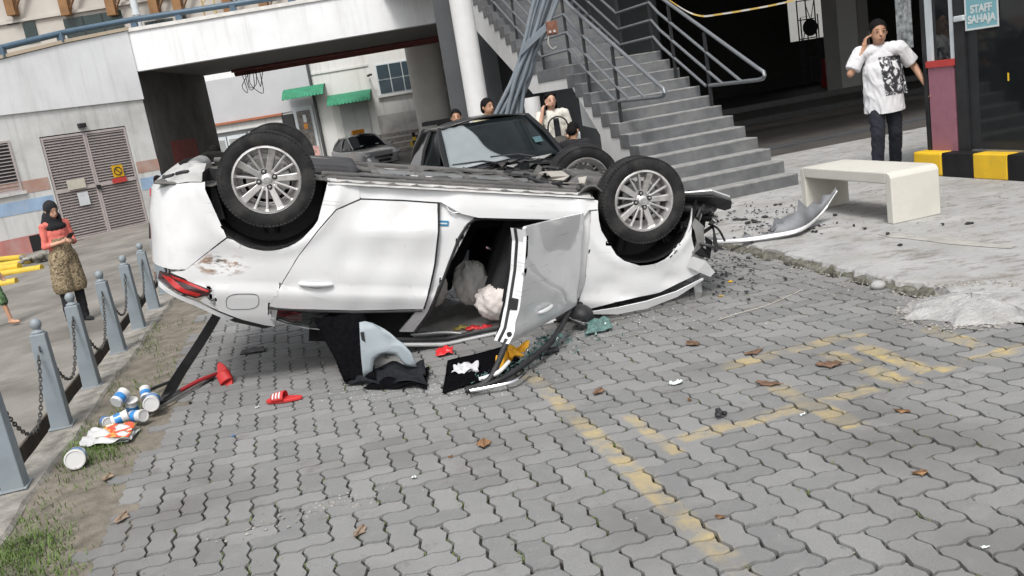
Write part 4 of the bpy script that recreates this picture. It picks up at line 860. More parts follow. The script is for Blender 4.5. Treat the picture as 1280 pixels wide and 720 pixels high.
# bumper back face lower lip and dark diffuser
def val(u, v, sg):
    x = -.405-.95*u; z0 = .352+.10*smst(-.45, -.8, x); p = side(x, z0, .004); return Vector((p.x+.16*v*smst(-.5,-.8,x), sg*p.y*(1-.30*v), z0-.004-(.10+.06*smst(-.45,-.8,x))*v**.8))
for sg in (1, -1): mb = MB(); mb.sheet(lambda u, v: val(u, v, sg), 20, 6); mb.build('rear_valance', mat('valance', (.42,.42,.41), .55, var=.2, scale=6, dirt=(.12,.12,.12), damt=.8, dscale=5), CAR, smooth=50)
for k in range(3): mb = MB(); mb.tube([val(.10+k*.13+.10*q/4, .42, 1)+Vector((0,0,-.004)) for q in range(5)], .014, 6); mb.build('vent_slot', M_PLAST, CAR, smooth=50)
rdoor = [(.615,.412), (.9,.408), (1.135,.412), (1.142,.60), (1.132,.83), (1.105,1.0), (1.075,1.155), (.6,1.18), (.1,1.178), (.033,1.163), (.115,1.0), (.215,.812), (.335,.636), (.455,.485)]
rd = body_panel('rear_door', rdoor, M_CAR, off=-.004)
rock = [(.40,.312), (1.2,.318), (2.24,.325), (2.285,.33), (2.285,.392), (2.22,.40), (2.16,.475), (1.42,.492), (1.30,.47), (1.16,.402), (.62,.402)]
body_panel('rocker_panel', rock, M_CAR, off=.006)
rock2 = [(1.15,.40), (2.2,.40), (2.2,.44), (1.15,.44)]
bpil = [(1.15,.40), (1.40,.49), (1.33,.56), (1.27,.68), (1.225,.83), (1.17,1.0), (1.115,1.19), (1.03,1.36), (.93,1.36), (1.03,1.19), (1.075,1.0), (1.10,.83), (1.12,.60)]
bp2 = body_panel('b_pillar', bpil, M_CAR, off=.035, thick=.03)
# door-seal strips and sticker on the pillar
mb = MB(); mb.tube([side(x, z, .028) for x, z in ((2.15,.488),(1.8,.492),(1.46,.50),(1.40,.512),(1.355,.545),(1.30,.64),(1.245,.81),(1.19,1.0),(1.135,1.19),(1.05,1.36))], .011, 6); mb.build('door_seal', M_PLAST, CAR, smooth=60)
mb = MB(); mb.tube([side(x, z, .0) for x, z in ((.46,.482),(.62,.405),(.9,.40),(1.145,.405))], .0028, 5); mb.build('door_gap', M_PLAST, CAR)
mb = MB(); mb.tube([side(x, z, .012) for x, z in ((1.146,.41),(1.15,.60),(1.14,.83),(1.113,1.0),(1.083,1.157))], .009, 5); mb.build('door_seal', M_PLAST, CAR, smooth=60)
st_ = MB(); c = side(1.185, .545, .03)
st_.box((c.x-.04, c.y-.002, c.z-.018),(c.x+.035, c.y+.006, c.z+.018)); tyl = st_.build('tyre_label', mat('label_blue', (.03,.20,.36), .4), CAR); mb = MB(); mb.box((c.x-.03, c.y+.006, c.z-.004),(c.x+.025, c.y+.0075, c.z+.006)); mb.build('print', M_SW, tyl)
mb = MB(); mb.tube([Vector((x,0,z))+Vector((0, side(x,z,.0).y-.012,0)) for x, z in ((1.20,.425),(1.215,.455),(1.25,.47),(1.285,.46),(1.30,.44))], .006, 6); mb.build('pillar_pressing', M_CAR, CAR, smooth=60)
fend = arc(2.655, .35, .372, .435, 185, 0, 18)
fender = [(2.285,.40)] + fend + [(3.03,.55), (3.10,.70), (3.145,.80), (3.14,.835), (2.98,.91), (2.82,.985), (2.49,1.06), (2.30,1.12), (2.215,1.14), (2.20,1.08), (2.235,.95), (2.255,.7), (2.235,.41)]
body_panel('front_fender', fender, M_CAR)
body_panel('hinge_pillar', [(2.08,.42),(2.27,.40),(2.275,.8),(2.25,1.08),(2.10,1.08)], M_CAR, off=.03, thick=.03)
# door handles
def handle(par, x, z, fn, sx=1):
    mb = MB(); n = 14
    pts = []; rs = []
    for k in range(n+1):
        f = k/n; xx = x-.11+.22*f; p = fn(xx, z); bow = .022*math.sin(PI*f)**.6; pts.append(p+Vector((0, .004+bow, 0)) if par is CAR or par == rd else p); rs.append(.010+.008*math.sin(PI*f)**.5)
    mb.tube(pts, rs, 10); o = mb.build('handle', M_CAR, par, smooth=60)
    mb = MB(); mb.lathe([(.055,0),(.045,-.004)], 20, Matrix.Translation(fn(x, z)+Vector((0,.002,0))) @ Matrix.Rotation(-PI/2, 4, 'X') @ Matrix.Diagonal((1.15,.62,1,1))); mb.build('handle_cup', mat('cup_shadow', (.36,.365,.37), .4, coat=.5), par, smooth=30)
    return o
handle(rd, .335, .995, lambda x, z: side(x, z, -.004))
# fuel flap ring
mb = MB(); fl = [(-.14+.105*math.copysign(abs(math.cos(a))**.6, math.cos(a)), 1.135+.058*math.copysign(abs(math.sin(a))**.6, math.sin(a))-.012*math.cos(a)) for a in [2*PI*k/40 for k in range(40)]]
mb.tube([side(x, z, .0) for x, z in fl], .0022, 5, closed=True); mb.build('fuel_flap_seam', M_PLAST, qp)
# tail lamp
tl = body_panel('tail_light', [(-.68,.965), (-.60,.968), (-.50,1.0), (-.33,1.055), (-.36,1.095), (-.44,1.118), (-.54,1.085), (-.63,1.045), (-.70,1.02)], M_TAILD, off=-.004, step=.03)
for poly in ([(-.665,.985), (-.60,.988), (-.525,1.045), (-.50,1.06), (-.40,1.085), (-.425,1.105), (-.52,1.08), (-.57,1.055)], [(-.60,.975), (-.50,1.0), (-.35,1.06), (-.36,1.07), (-.50,1.02), (-.58,.992)]):
    body_panel('light_bar', poly, M_TAIL, par=tl, off=-.008, step=.04, thick=.006)
body_panel('reflector', [(-.78,1.0), (-.72,.985), (-.705,1.04), (-.74,1.07)], M_TAILD, par=tl, off=-.003, step=.03)
# boot lid strip and its dark rubber
lid = [(-.695,1.035), (-.55,1.10), (-.44,1.14), (-.30,1.22), (-.20,1.265), (-.24,1.285), (-.45,1.175), (-.60,1.115), (-.695,1.07)]
body_panel('boot_lid_edge', lid, M_CAR, off=.01, step=.04)
body_panel('boot_seal', [(-.52,1.115), (-.30,1.215), (-.05,1.30), (.06,1.33), (.0,1.35), (-.20,1.30), (-.40,1.20)], M_PLAST, off=.02, step=.05)
mb = MB(); mb.sheet(lambda u, v: Vector((-.66+.71*u, (v-.5)*1.20*(1-.05*u), 1.10+.21*u-.10*(2*v-1)**2*(1-.4*u)+.02)), 14, 14); mb.build('boot_lid', M_CAR, CAR, smooth=60, thick=.015)
mb = MB(); mb.sheet(lambda u, v: Vector((-.66-.03*math.sin(v*PI), (v-.5)*1.10, .90+.22*u)), 8, 14); mb.build('boot_lid', M_CAR, CAR, smooth=60, thick=.015)
mb = MB(); mb.box((-.825,-.26,.72),(-.81,.26,.83)); mb.build('number_plate', M_PLAST, CAR)
# rear side window (tip with chrome strip), black gap above it
wn3 = body_panel('rear_window', [(.04,1.185), (.25,1.195), (.42,1.19), (.46,1.30), (.40,1.335), (.20,1.31), (.08,1.26)], M_GLASS, off=.02, step=.05, thick=.006, both=False)
body_panel('window_reflection', [(.10,1.235), (.20,1.205), (.25,1.21), (.25,1.275), (.18,1.285)], M_TAILD, par=wn3, off=.014, step=.05, thick=.004, both=False)  # dark red reflection in the window tip, laid on as a coloured panel
mb = MB(); mb.tube([side(x, z, .012) for x, z in ((.045,1.18),(.03,1.22),(.06,1.265),(.15,1.305),(.30,1.335),(.42,1.345),(.47,1.33))], .008, 6); mb.build('chrome_strip', M_CHROME, CAR, smooth=60)
mb = MB(); mb.tube([side(x, z, -.002) for x, z in ((.04,1.178),(.30,1.192),(.6,1.195),(1.07,1.17))], .010, 6); mb.build('belt_trim', M_PLAST, CAR, smooth=60)
# roof, crushed on to the paving: keeps a hand's breadth off it at the back
def roof_pt(u, v):
    x = .80+1.34*u; y = (v-.5)*1.30; z = 1.485-.09*(2*v-1)**4-.25*(max(0, .12-u)/.12)**2*.3
    z += .012*math.sin(x*11+y*5)+.01*math.sin(y*17)
    return Vector((x, y, min(z, ground_z(x, y)-.012)))
mb = MB(); mb.sheet(roof_pt, 30, 24); mb.build('roof', M_CAR, CAR, smooth=50, thick=.008)
mb = MB(); mb.sheet(lambda u, v: roof_pt(u, .03+.94*v)-Vector((0,0,.028+.012*math.sin(u*19+v*23))), 26, 20); mb.build('headliner', M_CLOTH, CAR, smooth=50)
def rail_pt(x, h): y = .66+.02*math.sin(x*3); return Vector((x, y, min(1.46, ground_z(x, y)-.02)-h))
mb = MB(); mb.tube([rail_pt(.88+k*.12, 0) for k in range(11)], .022, 8); mb.build('roof_rail', M_CAR, CAR, smooth=60)
mb = MB(); mb.tube([rail_pt(.80+k*.12, .035)+Vector((0,.012,0)) for k in range(11)], .02, 6); mb.build('roof_seal', M_PLAST, CAR, smooth=60)
for sy in (1, -1):
    mb = MB(); mb.tube([Vector((.0,sy*.60,1.24)), Vector((.30,sy*.58,1.30)), Vector((.80,sy*.60,1.42))], [.06,.05,.05], 8); mb.build('c_pillar', M_INT, CAR, smooth=60)
    mb = MB(); mb.tube([Vector((2.30,sy*.72,1.08)), Vector((2.22,sy*.70,1.16)), Vector((2.1,sy*.67,1.24))], [.05,.045,.04], 8); mb.build('a_pillar', M_PLAST, CAR, smooth=60)
mb = MB(); mb.sheet(lambda u, v: Vector((-.02+.80*u, (v-.5)*(1.1-.1*u), 1.22+.17*u)), 6, 8); mb.build('rear_screen', M_GLASS, CAR, thick=.006)
# black band behind the rear window opening
mb = MB(); mb.box((.30,.60,1.195),(1.04,.63,1.46)); mb.build('inner_trim', M_INT, CAR)
mb = MB(); mb.sheet(lambda u, v: Vector((.36+.66*u, .70-.05*v+.02*math.sin(u*9), 1.19+.22*v)), 10, 4); mb.build('torn_lining', M_INT, CAR, smooth=60)
# floor pan seen from above, exhaust, tank, rails
def pan(u, v):
    x = -.70+3.55*u; y = (v-.5)*1.62
    z = .30+.03*math.exp(-(y/.12)**2)*2.2 + .012*math.sin(y*26)*(.3 < u < .9) + (.08 if x < -.2 else 0)*smst(-.2, -.35, x)
    if x > 2.15: z += .05*math.sin(x*17+y*13)+.05*math.sin(y*9-x*7)*.7
    return Vector((x, y, z+.008*math.sin(x*40)*math.sin(y*31)))
mb = MB(); mb.sheet(pan, 90, 44); mb.build('floor_pan', M_UNDER, CAR, smooth=45, thick=.01)
for y0 in (.52, -.52):
    mb = MB(); mb.box((.35,y0-.05,.262),(2.2,y0+.05,.305)); mb.build('chassis_rail', M_UNDER, CAR, bev=.01)
    mb = MB(); mb.box((.45,y0+math.copysign(.20,y0)-.03,.272),(2.15,y0+math.copysign(.20,y0)+.03,.312)); mb.build('sill_flange', M_UNDER, CAR, bev=.006)
mb = MB(); mb.tube(smooth_path([(2.3,.05,.30),(1.6,.02,.305),(.8,-.05,.295),(.35,-.22,.24),(-.1,-.3,.27),(-.45,-.35,.30)], 5), .024, 8); mb.build('exhaust_pipe', M_UNDER, CAR, smooth=60)
mb = MB(); mb.lathe([(.02,-.22),(.06,-.21),(.07,-.17),(.07,.17),(.06,.21),(.02,.22)], 18, Matrix.Translation((-.50,.18,.31)) @ Matrix.Rotation(PI/2, 4, 'X')); mb.build('muffler', M_STEEL, CAR, smooth=50)
mb = MB(); mb.box((.12,-.55,.225),(.62,.45,.33)); mb.build('fuel_tank', M_PLAST, CAR, bev=.05, seg=3)
mb = MB(); mb.tube([(.02,-.72,.31),(.08,-.5,.27),(.10,.5,.27),(.02,.72,.31)], .045, 8); mb.build('rear_axle_beam', M_UNDER, CAR, smooth=60)
mb = MB(); mb.box((2.35,-.45,.20),(2.62,.45,.30)); mb.build('subframe', M_UNDER, CAR, bev=.03)
for sy in (1, -1):
    mb = MB(); mb.tube([(2.45,sy*.36,.22),(2.60,sy*.68,.29)], .035, 8); mb.build('control_arm', M_UNDER, CAR); mb = MB(); mb.tube([(2.60,sy*.62,.30),(2.58,sy*.56,.72)], .045, 8); mb.build('strut', M_PLAST, CAR, smooth=50)
    mb = MB(); mb.tube([(.02,sy*.58,.32),(.03,sy*.54,.70)], .05, 8); mb.build('shock_absorber', M_PLAST, CAR, smooth=50)
    # wheel-arch liners
    for cx in (0, 2.64):
        mb = MB(); n = 20
        for k in range(n):
            a0 = R(-8+196*k/n); a1 = R(-8+196*(k+1)/n); r_ = .405
            mb.add([(cx+r_*math.cos(a0), sy*.83, .345+(r_+.02)*math.sin(a0)), (cx+r_*math.cos(a1), sy*.83, .345+(r_+.02)*math.sin(a1)), (cx+r_*math.cos(a1), sy*.50, .345+(r_+.02)*math.sin(a1)), (cx+r_*math.cos(a0), sy*.50, .345+(r_+.02)*math.sin(a0))], [(0,1,2,3)])
            mb.add([(cx+r_*math.cos(a0), sy*.50, .345+(r_+.02)*math.sin(a0)), (cx+r_*math.cos(a1), sy*.50, .345+(r_+.02)*math.sin(a1)), (cx, sy*.50, .30)], [(0,1,2)])
        mb.build('arch_liner', M_PLAST, CAR, smooth=40)
mb = MB(); mb.prism([(-.34,.58,.36),(-.27,.58,.60),(-.34,.58,.62),(-.37,.58,.36)], (0,.12,0)); mb.build('splash_guard', M_PLAST, CAR)
random.seed(8)
for k in range(5):
    y0 = (-.38,-.30,.24,.30,.62)[k]; mb = MB(); mb.tube(smooth_path([(.35+j*.32, y0+random.gauss(0,.012), .285+random.gauss(0,.006)) for j in range(6)], 3), .008, 6); mb.build('brake_line', (M_PLAST,M_STEEL)[k % 2], CAR, smooth=60)
mb = MB(); mb.sheet(lambda u, v: Vector((.75+1.2*u, (v-.5)*.22, .292-.02*math.sin(v*PI)+.006*math.sin(u*40)*math.sin(v*9))), 40, 6); mb.build('heat_shield', M_STEEL, CAR, smooth=30)
for x0 in (.72, 1.05, 1.42, 1.80): mb = MB(); mb.box((x0,-.50,.27),(x0+.06,.50,.302)); mb.build('cross_member', M_UNDER, CAR, bev=.01)
for k in range(16): mb = MB(); c_ = (random.uniform(.5,2.1), random.choice((-1,1))*random.uniform(.2,.68), .285); mb.lathe([(.022,0),(.022,.01),(.014,.014)], 10, Matrix.Translation(c_) @ Matrix.Rotation(PI,4,'X')); mb.build('drain_plug', M_PLAST, CAR)
for y0 in (.40, -.40): mb = MB(); mb.sheet(lambda u, v: Vector((1.05+.85*u, y0+(v-.5)*.24, .272+.008*math.sin(u*22)+.012*random.random())), 16, 5); mb.build('undertray', mat('undertray', (.05,.05,.05), .7, var=.3, dirt=(.2,.185,.16), damt=.8, dscale=6), CAR, smooth=30, thick=.006)
# inner body so that nothing shows through
mb = MB(); mb.sheet(lambda u, v: Vector((1.05+1.12*u, -.74, .30+.90*v)), 4, 4); mb.build('inner_side', M_INT, CAR)
mb = MB(); mb.sheet(lambda u, v: Vector((2.28+.02*math.sin(u*8), (u-.5)*1.5, .30+.85*v)), 10, 6); mb.build('firewall', M_INT, CAR)
mb = MB(); mb.sheet(lambda u, v: Vector((.36, (u-.5)*1.5, .32+1.0*v)), 6, 6); mb.build('rear_bulkhead', M_INT, CAR)
for sy in (1, -1):
    mb = MB(); mb.sheet(lambda u, v: Vector((.39+1.86*u, sy*(.845-.11*v), .316-.03*v+.001*math.sin(u*60))), 40, 5); mb.build('sill_underside', mat('dirty_white_paint', (.50,.495,.48), .5, var=.15, scale=7, dirt=(.22,.21,.2), damt=.8, dscale=5), CAR, smooth=50)
# seats hang from the floor
def seat(x, y):
    sh = [('cap',(x-.18,y-.17,.62),(x+.28,y-.17,.60),.10,.09),('cap',(x-.18,y+.17,.62),(x+.28,y+.17,.60),.10,.09),('cap',(x-.22,y,.60),(x+.28,y,.60),.11,.1),('cap',(x-.24,y-.15,.68),(x-.36,y-.15,1.1),.09,.07),('cap',(x-.24,y+.15,.68),(x-.36,y+.15,1.1),.09,.07),('cap',(x-.25,y,.68),(x-.36,y,1.12),.1,.08),('cap',(x-.37,y-.08,1.22),(x-.37,y+.08,1.22),.06,.06),('cap',(x-.36,y,1.1),(x-.37,y,1.2),.03,.03)]
    return link('seat', blob('seat', sh, mat('seat_fabric', (.02,.02,.022), .9, var=.2, scale=20), .025, 3), CAR)
seat(2.02, .40); seat(1.78, -.40)
mb = MB(); mb.box((2.0,-.66,.72),(2.25,.66,1.0)); mb.build('dashboard', M_INT, CAR, bev=.06, seg=3)
mb = MB(); mb.tube([Vector((1.88,-.36,.96))+Vector((.10*math.sin(a)*.5, .17*math.cos(a), .17*math.sin(a))) for a in [2*PI*k/24 for k in range(24)]], .016, 6, closed=True); mb.build('steering_wheel', M_INT, CAR)
mb = MB(); mb.box((1.45,.06,.44),(1.95,.14,.62)); mb.build('console', M_INT, CAR, bev=.02); mb = MB(); mb.lathe([(.012,0),(.016,.02),(.016,.09)], 8, Matrix.Translation((1.60,.30,.78)) @ Matrix.Rotation(R(70),4,'Y')); mb.build('lever', M_CHROME, CAR)
mb = MB(); mb.sheet(lambda u, v: Vector((1.15+.5*u, -.70, .98+.28*v)), 4, 2); mb.build('far_window', mat('far_pane', (.55,.62,.68), .25, var=.1, scale=4), CAR, thick=.006)
# airbags: limp side curtain bags
M_BAG = mat('airbag', (.48,.475,.45), .85, var=.06, scale=6, bump=.15, bscale=40)
def bag(name, c, rad, m, seed, sq=.12):
    random.seed(seed); ph = [random.uniform(0, 6) for _ in range(6)]; mb = MB(); nu, nv = 40, 24
    def f(u, v):
        a = 2*PI*u; b = PI*v; d = Vector((math.sin(b)*math.cos(a), math.sin(b)*math.sin(a), -math.cos(b)))
        w = 1+sq*1.5*(math.sin(5*a+ph[0]+3*b)*.5+abs(math.sin(9*a+ph[1]-2*b))*.6-abs(math.sin(3*a+7*b+ph[2]))*.6+abs(math.sin(6*a-5*b+ph[3]))*.5)*math.sin(b)*(1.15-.35*d.z)
        return Vector(c)+Vector((d.x*rad[0]*w, d.y*rad[1]*w, d.z*rad[2]*w))
    mb.sheet(f, nu, nv); return mb.build(name, m, CAR, smooth=70)
bag('airbag', (1.50,.30,1.07), (.12,.10,.17), M_BAG, 1); bag('airbag', (1.66,.56,1.16), (.14,.11,.13), mat('airbag_white', (.62,.57,.55), .85, var=.08, scale=5, bump=.15, bscale=40), 2); bag('airbag', (1.22,.35,1.1), (.08,.10,.15), M_BAG, 4)
for k, (x, y, c) in enumerate(((1.50,.50,(.55,.03,.03)), (1.42,.42,(.5,.42,.12)), (1.58,.56,(.5,.04,.05)))):
    pk_ = roof_pt((x-.80)/1.34, y/1.30+.5); o = thing('snack_packet', ('small red packet on the car ceiling left of the airbag', 'yellow packet beside the red ones on the car ceiling', 'red packet touching the white airbag')[k], 'packet', CM @ (pk_-Vector((0,0,.045))), .4*k)
    mb = MB(); mb.sheet(lambda u, v: Vector(((u-.5)*.11, (v-.5)*.07, .02*math.sin(u*PI)*math.sin(v*PI)+.006*math.sin(u*15))), 8, 6); mb.build('wrapper', mat('packet%d' % k, c, .35), o, smooth=60, thick=.008)
# ---------------------------------------------------------------- wheels
def wheel(x, y, out, R_=.312):
    """axis along y, outer face towards 'out'"""
    fr = Matrix.Translation((x, y, .31)) @ Matrix.Rotation(-out*PI/2, 4, 'X')
    w = .098; mb = MB()
    mb.lathe([(.20,-w*.8),(.215,-w*.8),(.205,-w*.4),(.185,0),(.19,w*.45),(.213,w*.82),(.222,w*.92),(.205,w*.86),(.19,w*.5),(.17,-w*.3),(.18,-w*.8)], 40, None, cap=False)
    mb.lathe([(.02,.045),(.075,.05),(.075,-.02),(.02,-.02)], 24)
    o = mb.build('wheel', M_ALLOY, CAR, smooth=40); o.matrix_local = fr
    mb = MB(); prof = [(.205,-w*.85),(.235,-w*1.0),(.275,-w*1.03),(.300,-w*.92),(R_-.003,-w*.66),(R_,-w*.35),(R_,w*.35),(R_-.003,w*.66),(.300,w*.92),(.275,w*1.03),(.235,w*1.0),(.217,w*.86)]
    mb.lathe(prof, 64, None, cap=False); mb.lathe([(.217,w*.86),(.205,w*.6),(.20,-w*.6),(.205,-w*.85)], 40, None, cap=False)
    t = mb.build('tyre', M_TYRE, o, smooth=35)
    mb = MB()
    for k in range(76):   # shoulder tread blocks
        a = 2*PI*k/76
        for z0, z1 in ((-w*.92,-w*.42),(w*.42,w*.92)):
            mb.hexa([Vector((rr*math.cos(a+da), rr*math.sin(a+da), zz)) for rr in (R_-.012, R_+.0015) for da, zz in ((-.034,z0),(.034,z0),(.034,z1),(-.034,z1))])
    for z0, z1 in ((-w*.36,-w*.08),(w*.08,w*.36)): mb.lathe([(R_-.01,z0),(R_+.0015,z0+.002),(R_+.0015,z1-.002),(R_-.01,z1)], 56, None, cap=False)
    mb.build('tread', M_TYRE, o)
    for zz in (-w*.90, w*.90): mb = MB(); mb.tube([Vector((.212*math.cos(a), .212*math.sin(a), zz)) for a in [2*PI*q/40 for q in range(40)]], .0085, 6, closed=True); mb.build('rim_flange', M_ALLOY, o, smooth=60)
    mb = MB(); mb.lathe([(.205,-w*.9),(.185,-.03),(.16,-.02)], 36, None, cap=False); mb.build('rim_barrel', M_ALLOY, o, smooth=50)
    mb = MB(); mb.lathe([(.02,-.012),(.135,-.012),(.135,.006),(.02,.006)], 32); mb.build('brake_disc', M_STEEL, o, smooth=30)
    mb = MB(); mb.prism([(.06,-.05,-.02),(.14,-.06,-.02),(.15,0,-.02),(.14,.06,-.02),(.06,.05,-.02)], (0,0,.055)); mb.build('caliper', M_STEEL, o, bev=.008)
    for k in range(5):
        for da, wd, wd2, zt in ((0,.036,.046,.072),(25,.013,.016,.068),(47,.013,.016,.068)):
            a = R(72*k+da+9)
            mb = MB(); mb.hexa([(.055,-wd*.62,.030),(.055,wd*.62,.030),(.214,wd2*.55,.045),(.214,-wd2*.55,.045),(.058,-wd*.5,.058),(.058,wd*.5,.058),(.208,wd2*.5,zt),(.208,-wd2*.5,zt)][:0] or [Vector(p) for p in ((.055,-wd*.6,.028),(.055,wd*.6,.028),(.212,wd2*.6,.045),(.212,-wd2*.6,.045),(.055,-wd*.5,.057),(.055,wd*.5,.057),(.210,wd2*.5,zt),(.210,-wd2*.5,zt))])
            mb.xf(Matrix.Rotation(a, 4, 'Z')); mb.build('spoke', M_ALLOY, o, bev=.003)
    mb = MB(); mb.lathe([(.03,.05),(.034,.068),(.028,.073),(.02,.075)], 24); cp = mb.build('centre_cap', M_ALLOY, o, smooth=40)
    mb = MB(); mb.tube([Vector((.016*math.cos(a), .011*math.sin(a), .0755)) for a in [2*PI*k/16 for k in range(16)]], .0022, 5, closed=True); mb.tube([(-.016,0,.0755),(.016,0,.0755)], .002, 5); mb.build('emblem', M_STEEL, o)
    for k in range(4):
        a = R(90*k+22); mb = MB(); mb.lathe([(.019,.042),(.019,.060),(.012,.0605)], 12, Matrix.Translation((.053*math.cos(a), .053*math.sin(a), 0))); ns_ = mb.build('lug_recess', M_PLAST, o); mb = MB(); mb.lathe([(.010,.06),(.010,.068),(.005,.07)], 6, Matrix.Translation((.053*math.cos(a), .053*math.sin(a), 0))); mb.build('lug_nut', M_STEEL, o)
    return o
wheel(0, .765, 1); wheel(2.62, .775, 1); wheel(0, -.765, -1)
wf_ = wheel(2.62, -.765, -1); wf_.rotation_euler.rotate_axis('X', R(8)); wf_.location.x += .03
# ---------------------------------------------------------------- open front door
PH = R(53); HX, HY = 2.235, .845
DD = Vector((-math.cos(PH), math.sin(PH), 0)); DN = Vector((math.sin(PH), math.cos(PH), 0))
def dsurf(l, z, off=0.0):
    b = .0+(yside(z)-.866)*1.0 - .012*math.exp(-((l-.5)/.22)**2-((z-.72)/.12)**2) + .008*math.sin(l*5)*math.exp(-((z-.9)/.2)**2)
    fr = -.06*smst(.12, -.02, l)
    return Vector((HX, HY, 0))+DD*l+DN*(b-off+fr)+Vector((0, 0, z))
def door_panel(name, poly, m, par, off=0.0, step=.05, thick=.02, sharp=38):
    mb = panel2d(poly, step, lambda l, z: dsurf(l, z, off), lambda l, z: dsurf(l, z, off+thick)); me = mb.mesh(name, m); shade(me, sharp); return link(name, me, par)
fd = door_panel('front_door', [(.06,.415),(.55,.415),(1.10,.42),(1.125,.43),(1.09,.52),(1.10,.70),(1.135,.93),(1.18,1.05),(1.22,1.13),(1.10,1.135),(.5,1.10),(.10,1.075),(.03,1.05),(-.03,.95),(-.05,.72),(-.02,.50)], M_CAR, CAR)
def dpt(l, z, off): return dsurf(l, z, off)
# thick shut face of the door (rear edge) with latch
mb = MB(); n = 14; lz = [(1.118,.44),(1.088,.52),(1.098,.70),(1.133,.93),(1.178,1.05),(1.215,1.13)]
for (l0, z0), (l1, z1) in zip(lz, lz[1:]): mb.add([dpt(l0,z0,.016), dpt(l1,z1,.016), dpt(l1-.02,z1,.11), dpt(l0-.02,z0,.11)], [(0,1,2,3)])
mb.build('shut_face', M_CAR, fd)
mb = MB(); mb.tube([dpt(l-.012, z, .075) for l, z in lz], .011, 6); mb.build('door_seal', M_PLAST, fd, smooth=60)
mb = MB(); mb.box((-.012,-.03,-.035),(.012,.03,.035), frame(dpt(1.125,.90,.045), DD, DN, Vector((0,0,1)))); mb.build('latch', M_PLAST, fd); mb = MB(); mb.lathe([(.001,0),(.016,.001),(.016,.012)], 12, frame(dpt(1.19,1.075,.03), DN, Vector((0,0,1)), DD)); mb.build('striker_hole', M_PLAST, fd)
door_panel('door_card', [(.10,.46),(1.05,.46),(1.07,.70),(1.10,.93),(1.15,1.10),(.2,1.06),(.05,.95),(.03,.7)], M_INT, fd, off=.11, thick=.02)
mb = MB(); pts = []; 
for k in range(13):
    f = k/12; pts.append(dpt(.62+.20*f, .985+.02*f, -.006-.024*math.sin(PI*f)**.6))
mb.tube(pts, [.009+.008*math.sin(PI*k/12)**.5 for k in range(13)], 10); mb.build('handle', M_CAR, fd, smooth=60)
# bent window frame trailing on the paving
def gpt(u, v, z=0.01): return CMI @ gnd(u, v, z)
fr_pts = [dpt(1.19,1.11,.03), CMI @ gnd(612, 474, .06), CMI @ gnd(583, 487, .035), CMI @ gnd(600, 484, .03), CMI @ gnd(640, 466, .05), CMI @ gnd(690, 425, .10), dpt(.12,1.08,.03)]
mb = MB(); mb.tube(smooth_path(fr_pts, 6), .019, 8); wfm = mb.build('window_frame', M_PLAST, fd, smooth=60)
mb = MB(); mb.tube(smooth_path([CMI @ gnd(588, 489, .035), CMI @ gnd(640, 478, .045), CMI @ gnd(662, 462, .05)], 6), .013, 6); mb.build('chrome_trim', M_CHROME, wfm, smooth=60)
mb = MB(); mb.tube(smooth_path([CMI @ gnd(600, 474, .055), CMI @ gnd(622, 466, .09), CMI @ gnd(636, 452, .12)], 5), .014, 6); mb.build('white_trim', M_CAR, wfm, smooth=60)
random.seed(31)   # cracked glass film under the door
M_SHARD = mat('green_glass', (.08,.15,.14), .12, var=.4, scale=30, spec=.7)
mb = MB()
def shards(mb, path, w, n, h=.05):
    for _ in range(n):
        f = random.random()*(len(path)-1); i = int(f); p = Vector(path[i]).lerp(Vector(path[min(i+1, len(path)-1)]), f-i)+Vector((random.gauss(0,w), random.gauss(0,w), random.uniform(0,h))); r_ = random.uniform(.008,.03)
        d = [Vector((random.gauss(0,1),random.gauss(0,1),random.gauss(0,.5))).normalized()*r_ for _ in range(3)]; nrm = (d[0]-d[1]).cross(d[2]-d[1]).normalized()*.004
        mb.add([p+q for q in d]+[p+q+nrm for q in d], [(0,1,2),(5,4,3),(0,1,4,3),(1,2,5,4),(2,0,3,5)])
shards(mb, [gnd(600,478,.03), gnd(640,465,.03), gnd(680,435,.04), gnd(690,425,.08)], .03, 160); mb.xf(CMI)
mb.build('cracked_glass', M_SHARD, wfm)['kind'] = 'stuff'
# wing mirror lying under the fender
mrr = blob('wing_mirror', [('ell',(2.20,.95,1.14),(.09,.10,.075)),('cap',(2.21,.88,1.12),(2.22,.80,1.05),.03,.03)], M_PLAST, .012, 4); link('wing_mirror', mrr, CAR)
mb = MB(); mb.tube([Vector((2.12+.16*k/8, .955+.100*math.sin(PI*k/8), 1.16+.02*math.sin(PI*k/8))) for k in range(9)], .012, 6); mb.build('mirror_trim', M_CHROME, CAR, smooth=60)
# ---------------------------------------------------------------- crushed front
random.seed(44)
def strip(name, pts, w, m, th=.008, nrm=(0,0,1), jit=.0):
    P = [Vector(p)+Vector((random.gauss(0,jit),random.gauss(0,jit),random.gauss(0,jit))) for p in pts]; nn = Vector(nrm)
    mb = MB(); L_ = []
    for i, p in enumerate(P):
        d = (P[min(i+1,len(P)-1)]-P[max(i-1,0)]).normalized(); s_ = d.cross(nn).normalized()*(w[i] if isinstance(w,(list,tuple)) else w)*.5; L_ += [p-s_, p+s_]
    mb.v = [tuple(p) for p in L_]; mb.f = [(2*i,2*i+1,2*i+3,2*i+2) for i in range(len(P)-1)]
    return mb.build(name, m, CAR, thick=th)
